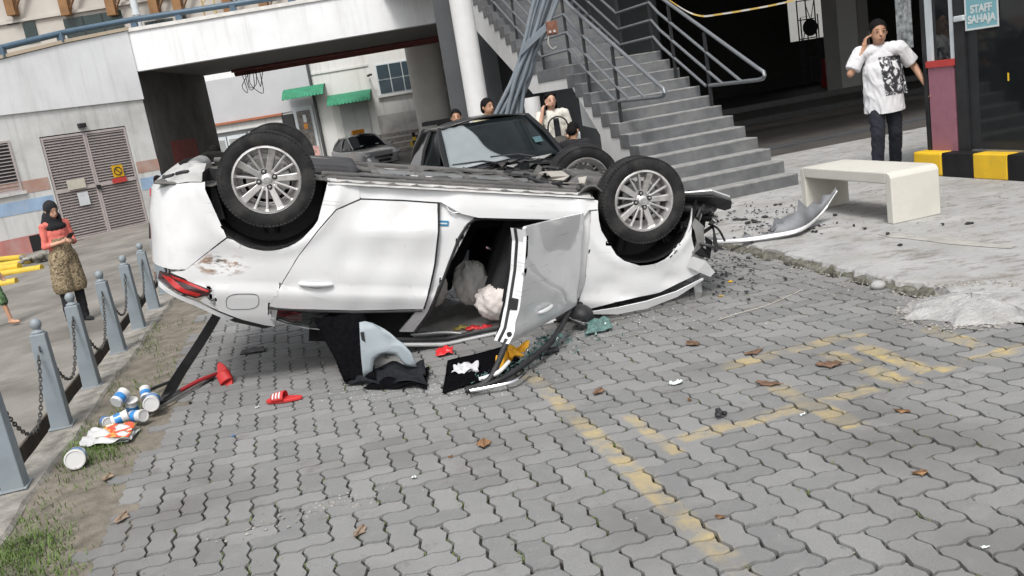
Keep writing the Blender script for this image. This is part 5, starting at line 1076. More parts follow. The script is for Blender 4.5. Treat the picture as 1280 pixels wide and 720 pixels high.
# bonnet folded under, its edge showing as a long white strip
strip('bonnet_edge', [(2.30,.86,1.15),(2.5,.88,1.125),(2.72,.89,1.07),(2.95,.88,.985),(3.16,.85,.87)], [.02,.06,.065,.05,.015], M_CAR, nrm=(0,1,.35))
mb = MB(); mb.sheet(lambda u, v: Vector((2.25+1.0*u, (v-.5)*1.5, min(1.09-.30*u-.02*(2*v-1)**2+.03*math.sin(u*9+v*11), ground_z(2.25+u, (v-.5)*1.5)-.03))), 20, 20); mb.build('bonnet', M_CAR, CAR, smooth=35, thick=.01)
mb = MB(); mb.sheet(lambda u, v: Vector((2.3+.85*u, (v-.5)*1.45, 1.0-.25*u+.06*math.sin(u*15+v*9)*math.sin(v*17))), 24, 24); mb.build('engine_bay', M_INT, CAR, smooth=30)
# slam panel, headlamp, brackets, hoses
strip('crush_bar', [(3.04,.80,.44),(3.10,.80,.50),(3.12,.81,.60),(3.10,.82,.70),(3.16,.83,.76)], [.05,.09,.07,.10,.05], M_STEEL, .006, (.3,1,0))
strip('bracket', [(3.03,.86,.74),(3.12,.88,.77),(3.22,.87,.83)], [.09,.10,.05], M_CAR, .004, (.2,1,.5))
hl = blob('headlamp', [('ell',(3.10,.62,.36),(.20,.16,.07)),('ell',(3.24,.55,.33),(.14,.12,.05))], M_PLAST, .015, 3); hlo = link('headlamp', hl, CAR)
strip('bumper_corner', [(2.95,.78,.26),(3.12,.82,.24),(3.30,.74,.28),(3.42,.62,.33)], [.10,.13,.10,.03], M_CAR, .01, (.3,.5,1))
strip('bumper_lining', [(2.95,.74,.30),(3.15,.78,.30),(3.34,.68,.33),(3.42,.58,.37)], [.12,.16,.12,.05], M_PLAST, .01, (.2,.6,1))
for k in range(26):
    a = Vector((random.uniform(2.95,3.25), random.uniform(.35,.82), random.uniform(.35,.80))); pts = [a]
    for _ in range(3): pts.append(pts[-1]+Vector((random.gauss(0,.07),random.gauss(0,.07),random.gauss(0,.07))))
    if k % 3 == 0: strip('torn_plastic', pts, random.uniform(.03,.11), random.choice((M_PLAST,M_PLAST,M_INT,M_STEEL)), .006, (random.gauss(0,1),1,random.gauss(0,1)))
    else: mb = MB(); mb.tube(smooth_path(pts,3), random.uniform(.006,.016), 6); mb.build('hose', random.choice((M_PLAST,M_INT,M_STEEL,M_PLAST)), CAR, smooth=60)
for k in range(12):   # crumpled sheets of the front end
    c = Vector((random.uniform(2.98,3.22), random.uniform(.42,.84), random.uniform(.30,.78))); d1 = Vector((random.gauss(0,1),random.gauss(0,.4),random.gauss(0,1))).normalized()*random.uniform(.06,.16); d2 = d1.cross(Vector((random.gauss(0,.4),1,random.gauss(0,.4)))).normalized()*random.uniform(.04,.10); ph_ = random.uniform(0,6)
    mb = MB(); mb.sheet(lambda u, v: c+d1*(u-.5)*2+d2*(v-.5)*2*(1-.5*u)+Vector((.02*math.sin(u*9+ph_),.03*math.sin(v*8+u*5+ph_),.02*math.cos(u*7+v*6))), 7, 5); mb.build('crumpled_panel', (M_PLAST,M_INT,M_PLAST,M_STEEL,M_PLAST,M_CAR)[k % 6], CAR, thick=.004)
mb = MB(); mb.box((2.98,-.6,.42),(3.12,.55,.70)); mb.build('radiator', M_ALLOYD, CAR, bev=.01)
mb = MB(); mb.box((3.13,.46,.52),(3.20,.66,.68)); mb.build('lamp_reflector', M_CHROME, CAR, bev=.02)
mb = MB(); mb.box((2.1,-.5,.34),(2.9,.45,.75)); mb.build('engine_block', M_ALLOYD, CAR, bev=.06)
for k in range(22):   # bits on the underside by the front wheels
    a = Vector((random.uniform(2.0,2.75), random.uniform(-.7,.55), .265)); pts = [a]
    for _ in range(3): pts.append(pts[-1]+Vector((random.gauss(0,.10),random.gauss(0,.10),random.gauss(0,.025))))
    if k % 2: strip('torn_undertray', pts, random.uniform(.05,.16), random.choice((M_PLAST,M_UNDER,mat('pale_tray',(.33,.31,.28),.8))), .006, (random.gauss(0,.3),random.gauss(0,.3),1))
    else: mb = MB(); mb.tube(smooth_path(pts,3), random.uniform(.008,.02), 6); mb.build('hose', M_PLAST, CAR, smooth=60)
# ================================================================== OTHER CARS
def sedan(name, label, loc, rz, paint, glass, sc=(1,1,1), front=True, mirrors=True, rz_roof=1.38):
    t = thing(name, label, 'car', loc, rz); S_ = Matrix.Diagonal((*sc, 1))
    X = [-2.15,-2.06,-1.6,-1.0,-.3,.5,.8,1.4,1.85,2.08,2.17]; T = [.72,.97,1.01,.95,.93,.93,.935,.87,.79,.68,.52]; Wd = [.60,.76,.84,.86,.86,.86,.855,.83,.77,.67,.52]; Bt = [.40,.27,.21,.2,.2,.2,.2,.2,.21,.24,.34]
    mb = MB(); n = 0; rings = []
    for x, tz, w, b in zip(X, T, Wd, Bt):
        h = [(0,b),(w*.85,b),(w*.97,b+.10),(w,b+.30*(tz-b)),(w*1.0,b+.62*(tz-b)),(w*.985,tz-.07),(w*.93,tz-.015),(w*.78,tz+.005),(w*.4,tz+.018),(0,tz+.022)]
        rings.append([Vector((x, y, z)) for y, z in h]+[Vector((x, -y, z)) for y, z in h[-2:0:-1]])
    k = len(rings[0])
    for r_ in rings: mb.v += [tuple(p) for p in r_]
    for i in range(len(rings)-1):
        for j in range(k): mb.f.append((i*k+j, i*k+(j+1) % k, (i+1)*k+(j+1) % k, (i+1)*k+j))
    mb.f.append(tuple(range(k))); mb.f.append(tuple((len(rings)-1)*k+j for j in range(k)))
    mb.xf(S_); body = mb.build('body', paint, t, smooth=35); sb_ = body.modifiers.new('sub', 'SUBSURF'); sb_.levels = 1; sb_.render_levels = 1
    RF, RR, CW, RB = (.02,.57,rz_roof), (-1.10,.55,rz_roof-.03), (.80,.70,.945), (-1.70,.68,.99)
    def strp(a, b, bow, bz, nu=14, nv=8):
        def f(u, v):
            p = Vector(a).lerp(Vector(b), v); yy = p.y*(1-2*u); q = 1-(2*u-1)**2; return Vector((p.x+bow*q, yy, p.z+bz*q))
        return f
    mb = MB(); mb.sheet(lambda u, v: strp(RF, RR, .10*(1-2*v), .075)(u, v)+Vector((0,0,.03*math.sin(v*PI))), 14, 12); mb.xf(S_); mb.build('roof', paint, t, smooth=60, thick=.02)
    mb = MB(); mb.sheet(strp(CW, RF, .14, .03), 16, 8); mb.xf(S_); ws = mb.build('windscreen', glass, t, smooth=60, thick=.006)
    mb = MB(); mb.sheet(strp(RB, RR, -.10, .03), 14, 6); mb.xf(S_); mb.build('rear_screen', glass, t, smooth=60, thick=.006)
    for sy in (1, -1):
        q = lambda p: Vector((p[0], p[1]*sy, p[2]))
        mb = MB(); mb.add([q(CW)+Vector((-.06,sy*.09,-.02)), q((-.42,.80,.94)), q((-.42,.575,rz_roof-.02)), q(RF)+Vector((-.02,0,-.01))], [(0,1,2,3)]); mb.xf(S_); mb.build('side_window', glass, t, thick=.006)
        mb = MB(); mb.add([q((-.48,.80,.94)), q((-1.52,.76,.98)), q((-1.12,.56,rz_roof-.05)), q((-.48,.575,rz_roof-.02))], [(0,1,2,3)]); mb.xf(S_); mb.build('side_window', glass, t, thick=.006)
        for a, b, rr in ((CW, RF, .034), (RB, RR, .06), ((-.45,.80,.93), (-.45,.575,rz_roof), .03), (RF, RR, .03)):
            mb = MB(); mb.tube([q(a), (q(a)+q(b))/2+Vector((0,sy*.02,.02)), q(b)], rr, 8); mb.xf(S_); mb.build('pillar', paint, t, smooth=60)
        if mirrors: mr_ = blob('wing_mirror', [('ell',(.66*sc[0],sy*.98*sc[1],1.0*sc[2]),(.06,.10,.065)),('cap',(.66*sc[0],sy*.86*sc[1],.95*sc[2]),(.66*sc[0],sy*.95*sc[1],.98*sc[2]),.025,.025)], paint, .015, 2); link('wing_mirror', mr_, t)
        for x in (1.32, -1.32):
            mb = MB(); mb.lathe([(.2,-.09),(.27,-.10),(.31,-.06),(.31,.06),(.27,.10),(.2,.09)], 28, Matrix.Translation((x*sc[0],sy*.76*sc[1],.31)) @ Matrix.Rotation(-sy*PI/2,4,'X')); wh_ = mb.build('wheel', M_TYRE, t, smooth=35)
            mb = MB(); mb.lathe([(.02,.07),(.19,.075),(.205,.09)], 24, Matrix.Translation((x*sc[0],sy*.76*sc[1],.31)) @ Matrix.Rotation(-sy*PI/2,4,'X')); mb.build('rim', M_ALLOY, wh_, smooth=30)
        if front:
            h_ = blob('headlight', [('ell',(2.0*sc[0],sy*.60*sc[1],.70*sc[2]),(.12,.17,.075),Matrix.Rotation(sy*-.5,3,'Z'))], mat('headlamp_glass', (.45,.47,.48), .1, coat=1, var=.3, scale=14), .015, 2); link('headlight', h_, t)
    if front:
        mb = MB(); mb.box((2.08,-.36,.56),(2.165,.36,.66)); mb.xf(S_); g_ = mb.build('grille', M_PLAST, t, bev=.02)
        for k in range(3): mb = MB(); mb.box((2.166,-.34,.575+k*.028),(2.178,.34,.585+k*.028)); mb.xf(S_); mb.build('grille_bar', M_CHROME, g_)
        mb = MB(); mb.box((2.10,-.5,.28),(2.17,.5,.40)); mb.xf(S_); mb.build('intake', M_PLAST, t, bev=.03)
        mb = MB(); mb.box((2.175,-.26,.44),(2.19,.26,.54)); mb.xf(S_); mb.build('number_plate', M_PLAST, t)
    return t, ws
M_BPAINT = mat('black_paint', (.007,.0075,.008), .35, coat=.25, spec=.3, var=.1, dirt=(.03,.03,.03), damt=.3, dscale=3)
M_SPAINT = mat('silver_paint', (.46,.465,.48), .35, metal=.4, coat=.6, var=.04)
M_SCREEN = mat('dark_screen', (.008,.011,.012), .09, var=.3, scale=5, spec=.25)
BZ = R(-76)
bc, bws = sedan('black_car', 'black saloon parked behind the overturned white car', (-.02, 11.15, -.004), BZ, M_BPAINT, M_SCREEN, sc=(1,1,1), front=False, mirrors=False, rz_roof=1.43)
# pale sheet coloured as a reflection on the windscreen's left, cracks and wipers
def ws_pt(u, v):
    CW, RF = Vector((.80,.70,.945)), Vector((.02,.57,1.43)); p = CW.lerp(RF, v); q = 1-(2*u-1)**2; return Vector((p.x+.14*q, p.y*(1-2*u), p.z+.03*q))
mb = MB()
def reflection_pt(a, v):
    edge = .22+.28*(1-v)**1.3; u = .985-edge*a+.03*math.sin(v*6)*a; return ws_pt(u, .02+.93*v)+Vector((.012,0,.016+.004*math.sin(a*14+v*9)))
mb.sheet(reflection_pt, 14, 14); sh_ = mb.build('reflection_sheet', mat('reflection_pale', (.19,.215,.225), .45, var=.06, scale=4), bc, smooth=60, thick=.002); sh_['label'] = 'pale reflection on one side of the windscreen, built as a sheet'
for u0 in (.30, .62):
    mb = MB(); mb.tube([ws_pt(u0, -.03)+Vector((.05,0,.03)), ws_pt(u0+.10, .06)+Vector((.02,0,.03)), ws_pt(u0+.34, .12)+Vector((.01,0,.025))], .009, 6); mb.build('wiper', M_PLAST, bc)
mb = MB(); mb.box((-.05,-.06,-.002),(.05,.06,.002), frame(bc.location*0+ws_pt(.13,.35)+Vector((.012,0,.018)), Vector((0,1,0)), Vector((-.85,0,.52)), Vector((.52,0,.85)))); mb.build('permit_sticker', mat('permit', (.05,.10,.11), .3), bc)
random.seed(77)
M_RUBB = mat('torn_black', (.02,.02,.021), .6, var=.4, scale=20, dirt=(.13,.12,.11), damt=.5, dscale=12)
for k in range(26):
    p = Vector((random.uniform(.95,1.85), random.uniform(-.7,.45), .95)); p.z = .955-.12*smst(1.0,1.9,p.x); mb = MB(); vs = []
    for a in range(6): vs.append(p+Vector((random.uniform(.03,.16)*math.cos(a*1.05), random.uniform(.03,.16)*math.sin(a*1.05), random.uniform(0,.07))))
    mb.add(vs, [(0,1,2,3,4,5)]); mb.build('bonnet_debris', random.choice((M_RUBB,M_RUBB,M_PLAST,M_STEEL)), bc, thick=.006)
tx, tws = sedan('taxi', 'silver taxi with an orange roof lamp under the bridge', (-4.75, 34.2, -.35), R(-62), M_SPAINT, M_SCREEN, sc=(.92,.95,1.06))
mb = MB(); mb.prism([(-.10,-.26,0),(.10,-.26,0),(.06,-.24,.17),(-.06,-.24,.17)], (0,.5,0)); o = mb.build('taxi_lamp', mat('taxi_orange', (.65,.26,.02), .4), tx, bev=.03); o.location = (-.25,0,1.54)
for a in (-1, 1): mb = MB(); mb.box((.7,-.06+a*.3,1.03),(.74,.06+a*.3,1.12)); mb.build('permit_sticker', M_SW, tx)
# ================================================================== PEOPLE
SKIN = mat('skin', (.42,.235,.15), .55, var=.08, scale=9)
SKIN2 = mat('skin_fair', (.50,.29,.20), .55, var=.08, scale=9)
HAIR = mat('hair_black', (.008,.007,.007), .8, spec=.15, var=.3, scale=60)
LIP = mat('lip', (.26,.10,.08), .5); EYE = mat('eye_dark', (.02,.014,.012), .9, spec=.0); EYEW = mat('eye_white', (.30,.20,.15), .4)
def hand(w, d, side_, closed=.3, spread=1.0, palm=None, k=1.0):
    """palm, four bent fingers of unequal length and a thumb leaving the palm's side"""
    w = Vector(w); d = Vector(d).normalized(); n = Vector(palm).normalized() if palm else d.orthogonal().normalized(); n = (n-d*n.dot(d)).normalized(); s = d.cross(n)*side_
    sh = [('cap', w, w+d*.035*k, .026*k, .030*k), ('cap', w+d*.03*k-s*.018*k, w+d*.085*k-s*.022*k, .017*k, .014*k), ('cap', w+d*.03*k+s*.018*k, w+d*.085*k+s*.026*k, .017*k, .013*k), ('cap', w+d*.03*k, w+d*.088*k, .018*k, .014*k)]
    for off, ln in ((-.030, .068), (-.010, .080), (.011, .074), (.030, .055)):
        b = w+d*.085*k+s*off*k; c1 = closed; d1 = (d*math.cos(c1)+n*math.sin(c1)).normalized(); d2 = (d*math.cos(c1*2.4)+n*math.sin(c1*2.4)).normalized()
        m1 = b+d1*ln*.52*k+s*off*.12*spread*k; e = m1+d2*ln*.48*k; sh += [('cap', b, m1, .0095*k, .0088*k), ('cap', m1, e, .0088*k, .0075*k)]
    tb = w+d*.03*k-s*.026*k; t1 = tb+(d*.6-s*.7+n*.25).normalized()*.038*k; t2 = t1+(d*.85-s*.2+n*.35).normalized()*.030*k
    return sh+[('cap', tb, t1, .014*k, .011*k), ('cap', t1, t2, .0105*k, .009*k)]
def person(label, loc, rz, top, bottom, H=1.70, skin=SKIN, arms=None, legs=None, head=(0,0,0), lean=(0,0), hair='short', vox=.013, hem=.80, sleeve=.55, legs_skin=False, build=1.0, shoes=None, face=True, hands_k=1.0, head_k=1.0, hdirs=(None, None), slv=.066, top_loose=.0, group=None, shoulders=.19, pants_to=.09, closed=.35, palms=(None, None)):
    t = thing('person', label, 'person', loc, rz, group); k = H/1.72
    V = lambda x, y, z: Vector((x*k, y*k, z*k))
    lx, ly = lean; hip = V(0,0,.93); ch = V(lx*.6, ly*.6, 1.28); nk = V(lx, ly, 1.45); hc = V(lx+head[0]*.0, ly-.025, 1.60)
    sh = {sd: V(lx+sd*shoulders, ly+.005, 1.405) for sd in (-1, 1)}
    A = arms or {-1: ((-.27,-.0,1.13),(-.27,-.09,.88)), 1: ((.27,0,1.13),(.27,-.09,.88))}
    L = legs or {-1: ((-.10,-.01,.50),(-.11,.02,.085)), 1: ((.10,-.01,.50),(.11,.02,.085))}
    el = {sd: V(*A[sd][0]) for sd in A}; wr = {sd: V(*A[sd][1]) for sd in A}; kn = {sd: V(*L[sd][0]) for sd in L}; an = {sd: V(*L[sd][1]) for sd in L}
    hr = Euler((R(head[0]), R(head[1]), R(head[2]))).to_matrix()
    hk = k*head_k
    def hp(x, y, z): return hc+hr @ V(x*head_k, y*head_k, z*head_k)
    b = build
    S = [('ell', hp(0,.012,.02), (.076*hk,.094*hk,.098*hk), hr), ('ell', hp(0,-.018,-.04), (.063*hk,.070*hk,.072*hk), hr), ('ell', hp(0,-.035,-.085), (.040*hk,.040*hk,.030*hk), hr), ('cap', nk-V(0,-.01,.03), hp(0,.02,-.06), .056*k*b, .054*k),
         ('cap', hp(0,-.088,.0), hp(0,-.104,-.028), .010*k, .014*k), ('ell', hp(.078,.01,-.01), (.012*k,.022*k,.032*k), hr), ('ell', hp(-.078,.01,-.01), (.012*k,.022*k,.032*k), hr), ('ell', hp(0,-.082,-.062), (.026*k,.013*k,.012*k), hr),
         ('ell', ch, (.145*k*b,.098*k*b,.19*k)), ('ell', V(lx*.3,ly*.3,1.08), (.135*k*b,.10*k*b,.17*k)), ('ell', V(0,0,.93), (.15*k*b,.11*k*b,.12*k)), ('cap', sh[-1], sh[1], slv*.75*k, slv*.75*k), ('cap', nk-V(0,0,.01), sh[-1], .042*k, slv*.7*k), ('cap', nk-V(0,0,.01), sh[1], .042*k, slv*.7*k)]
    for sd in (-1, 1):
        S += [('cap', sh[sd], el[sd], min(.050, slv*.75)*k*b, min(.040, slv*.72)*k*b), ('cap', el[sd], wr[sd], .040*k*b, .026*k*b)]
        d = Vector(hdirs[0 if sd < 0 else 1] or (wr[sd]-el[sd])).normalized(); S += hand(wr[sd], d, sd, closed, palm=palms[0 if sd < 0 else 1], k=k*hands_k)
        S += [('cap', V(sd*.09,0,.90), kn[sd], .080*k*b, .055*k*b), ('cap', kn[sd]+V(0,.01,0), an[sd], .053*k*b, .036*k*b), ('cap', an[sd]+V(0,.01,-.035), an[sd]+V(sd*.015,-.13,-.06), .036*k, .030*k)]
    link('body', blob('body', S, skin, vox, 3), t)
    # clothing
    T = [('ell', ch+V(0,.005,.0), (.165*k*b,.118*k*b,.21*k)), ('cap', V(lx*.4,ly*.4,1.18), V(0,0,hem-.02), (.135+top_loose)*k*b, (.145+top_loose)*k*b), ('cap', V(lx*.4-.05*b,ly*.4,1.18), V(-.06*b,0,hem-.02), (.115+top_loose)*k*b, (.118+top_loose)*k*b), ('cap', V(lx*.4+.05*b,ly*.4,1.18), V(.06*b,0,hem-.02), (.115+top_loose)*k*b, (.118+top_loose)*k*b), ('cap', sh[-1], sh[1], slv*k, slv*k), ('cap', nk-V(0,0,.035), sh[-1], .060*k, slv*k), ('cap', nk-V(0,0,.035), sh[1], .060*k, slv*k)]
    for sd in (-1, 1):
        f = sleeve
        if f <= 1: T.append(('cyl', sh[sd], sh[sd].lerp(el[sd], f), slv*k*b, (slv+.006)*k*b))
        else: T += [('cap', sh[sd], el[sd], slv*k*b, slv*.85*k*b), ('cyl', el[sd], el[sd].lerp(wr[sd], f-1), slv*.83*k*b, slv*.7*k*b)]
    cuts = [(V(0,0,hem), (0,.12,-1))]
    for sd in (-1, 1):
        f = sleeve; a_, b_ = (sh[sd], el[sd]) if f <= 1 else (el[sd], wr[sd])
    tp_ = link('shirt', blob('shirt', T, top, vox, 3, cuts, fold=.009), t)
    if not legs_skin or pants_to > .3:
        Pn = [('ell', V(0,0,.93), (.165*k*b,.122*k*b,.13*k))]; cuts = []
        for sd in (-1, 1):
            Pn += [('cap', V(sd*.088,0,.88), kn[sd], .096*k*b, .072*k*b), ('cap', kn[sd], an[sd].lerp(kn[sd], 0 if pants_to < .3 else .8), .072*k*b, .062*k*b if pants_to < .3 else .075*k*b)]
        link('trousers', blob('trousers', Pn, bottom, vox, 3, fold=.007, ff=(9,9,9)), t)
    for sd in (-1, 1):
        a = an[sd]; so_ = [('cap', a+V(0,.015,-.045), a+V(sd*.015,-.13,-.058), .042*k, .034*k), ('ell', a+V(sd*.01,-.06,-.065), (.045*k,.125*k,.022*k))]
        link('shoe', blob('shoe', so_, shoes or M_PLAST, vox, 2), t)
    if hair == 'short': link('hair', blob('hair', [('ell', hp(0,.014,.026), (.0825*hk,.101*hk,.101*hk), hr), ('ell', hp(0,.055,-.02), (.075*hk,.062*hk,.075*hk), hr)], HAIR, min(vox, .008), 1, [(hp(0,-.066,.060), tuple(hr @ Vector((0,-.80,-.60))))], 0, .005, (60,60,30)), t)
    elif hair == 'long': link('hair', blob('hair', [('ell', hp(0,.03,.045), (.084*k,.094*k,.085*k), hr), ('cap', hp(-.07,.03,.02), hp(-.085,.0,-.27), .028*k, .024*k), ('cap', hp(.07,.03,.02), hp(.085,.0,-.30), .028*k, .026*k), ('cap', hp(0,.075,.0), hp(0,.085,-.28), .06*k, .05*k), ('cap', hp(-.05,-.02,.08), hp(.05,-.02,.08), .04*k, .04*k)], HAIR, .01, 2, [(hp(0,-.06,.05), tuple(hr @ Vector((0,-.8,-.45))))]), t)
    if face:
        for sd in (-1, 1):
            mb = MB(); mb.lathe([(max(math.sin(PI*q/6),.01), -math.cos(PI*q/6)) for q in range(7)], 10, Matrix.Translation(hp(sd*.031,-.084,.006)) @ hr.to_4x4() @ Matrix.Diagonal((.0115*hk,.006*hk,.0042*hk,1))); mb.build('eye', EYE, t, smooth=60)
            mb = MB(); mb.tube([hp(sd*.016,-.090,.026), hp(sd*.033,-.090,.031), hp(sd*.050,-.080,.026)], .0032*k, 6); mb.build('eyebrow', HAIR, t)
        mb = MB(); mb.lathe([(max(math.sin(PI*q/6),.01), -math.cos(PI*q/6)) for q in range(7)], 12, Matrix.Translation(hp(0,-.092,-.062)) @ hr.to_4x4() @ Matrix.Diagonal((.021*hk,.007*hk,.0065*hk,1))); mb.build('mouth', LIP, t, smooth=60)
    return t, tp_, dict(k=k, hk=hk, hp=hp, wr=wr, sh=sh, el=el, V=V)
def phone(t, p, d, n, label, cat='phone'):
    # held: a thing of its own
    W = wmat(t); o = thing('phone', label, cat, W @ Vector(p)); M = W.to_3x3(); d = (M @ Vector(d)).normalized(); n = (M @ Vector(n)).normalized(); s_ = d.cross(n).normalized(); n = s_.cross(d)
    mb = MB(); mb.box((-.036,-.075,-.005),(.036,.075,.005), frame((0,0,0), s_, d, n)); mb.build('case', M_PLAST, o, bev=.004); mb = MB(); mb.box((-.032,-.070,.0052),(.032,.070,.006), frame((0,0,0), s_, d, n)); mb.build('screen', M_GLASS, o); return o
# man in white T-shirt walking past the bench, hand at his ear
M_TEE = mat('tee_white', (.60,.60,.615), .9, var=.03, scale=6, bump=.35, bscale=9)
M_NAVY = mat('trousers_navy', (.012,.014,.022), .9, var=.2, scale=8, bump=.3, bscale=12)
fx = gnd(1094, 236, ZP)
m1, tee, J = person('man in a white printed T-shirt walking with a hand to his ear', (fx.x+.50, fx.y+.75, ZP), R(-18), M_TEE, M_NAVY, H=1.80, skin=SKIN, vox=.0095, build=1.0, lean=(-.02,-.05), head=(2,0,10), hem=.74, sleeve=.80, top_loose=.034, head_k=1.12, slv=.074,
    arms={-1: ((-.335,-.10,1.20),(-.175,-.10,1.46)), 1: ((.335,.03,1.175),(.43,-.10,.945))}, hdirs=((.22,.10,1), None), legs={-1: ((-.10,-.16,.50),(-.13,-.12,.085)), 1: ((.10,.02,.49),(.10,.20,.10))}, closed=.5, palms=((.9,.2,-.1), (-.6,-.3,.2)), shoulders=.20)
phone(m1, J['wr'][-1]+J['V'](.050,.02,.10), (.15,.1,1), (1,.2,0), 'dark phone held to the ear of the man in white')
# black and white print on the T-shirt front
from mathutils.bvhtree import BVHTree
bv = BVHTree.FromPolygons([v.co for v in tee.data.vertices], [tuple(p.vertices) for p in tee.data.polygons])
def on_tee(x, z):
    h = bv.ray_cast(Vector((x, -1, z)), Vector((0, 1, 0))); return (h[0] if h[0] is not None else Vector((x, -.15, z)))-Vector((0, .004, 0))
mb = MB(); k_ = J['k']; mb.sheet(lambda u, v: on_tee((-.045+.225*u+.05*(1-v))*k_, (.91+.42*v)*k_), 14, 30); 
def print_mat():
    m = mat('tee_print', (.05,.05,.055), .9); N = m.node_tree.nodes; L = m.node_tree.links; b = N['Principled BSDF']; tc = N.new('ShaderNodeTexCoord'); nz = N.new('ShaderNodeTexNoise'); nz.inputs['Scale'].default_value = 13; nz.inputs['Detail'].default_value = 4; nz.inputs['Distortion'].default_value = 1.6; L.new(tc.outputs['Object'], nz.inputs['Vector'])
    cr = N.new('ShaderNodeValToRGB'); cr.color_ramp.interpolation = 'CONSTANT'; cr.color_ramp.elements[0].color = (.03,.03,.035,1); cr.color_ramp.elements[1].color = (.62,.62,.63,1); cr.color_ramp.elements[1].position = .56; e = cr.color_ramp.elements.new(.49); e.color = (.2,.2,.21,1); L.new(nz.outputs[0], cr.inputs[0]); L.new(cr.outputs[0], b.inputs['Base Color']); return m
mb.build('print', print_mat(), m1, smooth=60)
mb = MB(); w_ = J['wr'][1]; d_ = (J['wr'][1]-J['el'][1]).normalized(); q_ = d_.orthogonal().normalized(); r_ = d_.cross(q_); mb.tube([w_-d_*.012+(q_*math.cos(a)+r_*math.sin(a))*.032*k_ for a in [2*PI*i/16 for i in range(16)]], .009, 6, closed=True); mb.build('wristband', M_PLAST, m1, smooth=60)
# woman in headscarf with phone on the lower road
M_CORAL = mat('coral_shirt', (.62,.16,.13), .9, var=.08, scale=8, bump=.3, bscale=20)
M_BLKC = mat('black_cloth', (.014,.014,.017), .95, var=.25, scale=10, bump=.3, bscale=18)
def batik():
    m = mat('batik', (.2,.15,.09), .9); N = m.node_tree.nodes; L = m.node_tree.links; b = N['Principled BSDF']; tc = N.new('ShaderNodeTexCoord'); w_ = N.new('ShaderNodeTexNoise'); w_.inputs['Scale'].default_value = 17; w_.inputs['Distortion'].default_value = 3.5; w_.inputs['Detail'].default_value = 3; L.new(tc.outputs['Object'], w_.inputs['Vector'])
    cr = N.new('ShaderNodeValToRGB'); cr.color_ramp.elements[0].color = (.07,.05,.03,1); cr.color_ramp.elements[1].color = (.34,.27,.17,1); cr.color_ramp.elements[0].position = .40; cr.color_ramp.elements[1].position = .60; L.new(w_.outputs[0], cr.inputs[0]); L.new(cr.outputs[0], b.inputs['Base Color']); return m
wp0 = gnd(100, 403, -.215)
w1, wt, JW = person('woman in a black headscarf and coral top looking at her phone', (wp0.x, wp0.y, -.215), R(52), M_CORAL, M_BLKC, H=1.55, skin=SKIN2, vox=.011, hair=None, head=(20,0,0), sleeve=1.35, slv=.052, shoulders=.155, build=.9, hem=.80, lean=(0,-.03), arms={-1: ((-.20,-.02,1.13),(-.05,-.24,1.17)), 1: ((.20,-.02,1.13),(.05,-.27,1.18))}, closed=.7, shoes=M_BLKC)
hp = JW['hp']; k_ = JW['k']
sc_ = blob('headscarf', [('ell', hp(0,.025,.025), (.092*k_,.108*k_,.115*k_)), ('ell', hp(0,.03,-.09), (.095*k_,.10*k_,.10*k_)), ('cap', hp(0,.02,-.12), hp(0,.01,-.20), .125*k_, .15*k_), ('ell', hp(0,-.06,-.22), (.15*k_,.10*k_,.085*k_))], M_BLKC, .011, 3)
bm = bmesh.new(); bm.from_mesh(sc_); inv = Euler((R(22),0,0)).to_matrix().transposed(); c0 = hp(0,0,0)
dl = [f for f in bm.faces if (lambda q: q.y < -.048*k_ and (q.x/(.056*k_))**2+((q.z+.012*k_)/(.080*k_))**2 < 1)(inv @ (f.calc_center_median()-c0))]; bmesh.ops.delete(bm, geom=dl, context='FACES'); bm.to_mesh(sc_); bm.free(); link('headscarf', sc_, w1)
link('apron', blob('apron', [('cap',(0,-.03,1.2*k_),(0,-.03,.95*k_),.135*k_,.15*k_),('cap',(-.06*k_,-.02,.95*k_),(-.085*k_,-.01,.55*k_),.135*k_,.15*k_),('cap',(.06*k_,-.02,.95*k_),(.085*k_,-.01,.55*k_),.135*k_,.15*k_)], batik(), .013, 3, [((0,0,.46*k_),(0,0,-1)),((0,.09*k_,0),(0,1,.0)),((0,-.1*k_,1.22*k_),(0,0,1))]), w1)
phone(w1, JW['wr'][1]+JW['V'](-.05,-.09,.05), (0,-.8,.5), (0,.5,.8), 'dark phone held by the woman in the headscarf')
# bystanders behind the black car
def stand(u, v, y, z, label, rz, top, H, **kw):
    p = aty(u, v, y); return person(label, (p.x, y, z), rz, top, M_NAVY, H=H, **kw)
stand(571, 150, 12.9, -.004, 'man in a blue polo shirt standing by the dark pillar', R(-4), mat('polo_blue', (.02,.035,.14), .9, var=.1, bump=.2), 1.64, hair='short', head=(0,0,6))
stand(610, 140, 12.7, -.004, 'man in a beige shirt in front of the white column', R(18), mat('shirt_beige', (.46,.43,.30), .9, var=.08, bump=.2), 1.72, hair='short', head=(0,0,24))
wsn, _, JS = stand(688, 135, 12.5, -.004, 'long haired woman in a pale open shirt with phone at ear', R(14), mat('shirt_pale', (.58,.56,.50), .9, var=.1, scale=10, bump=.3), 1.66, hair='long', skin=SKIN2, sleeve=1.3, lean=(0,-.02), arms={-1: ((-.27,-.10,1.18),(-.165,-.10,1.44)), 1: ((.25,-.02,1.12),(.16,-.24,1.10))}, hdirs=((.22,.10,1), None), closed=.6, palms=((.9,.2,.1), None))
mb = MB(); mb.sheet(lambda u, v: Vector(((u-.5)*(.10-.02*v), -.165-.012*math.cos((u-.5)*2), (.85+.5*v)*JS['k'])), 6, 10); mb.build('undershirt', M_BLKC, wsn, smooth=60, thick=.01)
phone(wsn, JS['wr'][-1]+JS['V'](.04,.01,.05), (.1,.1,1), (1,.1,0), 'phone held to the ear of the long haired woman')
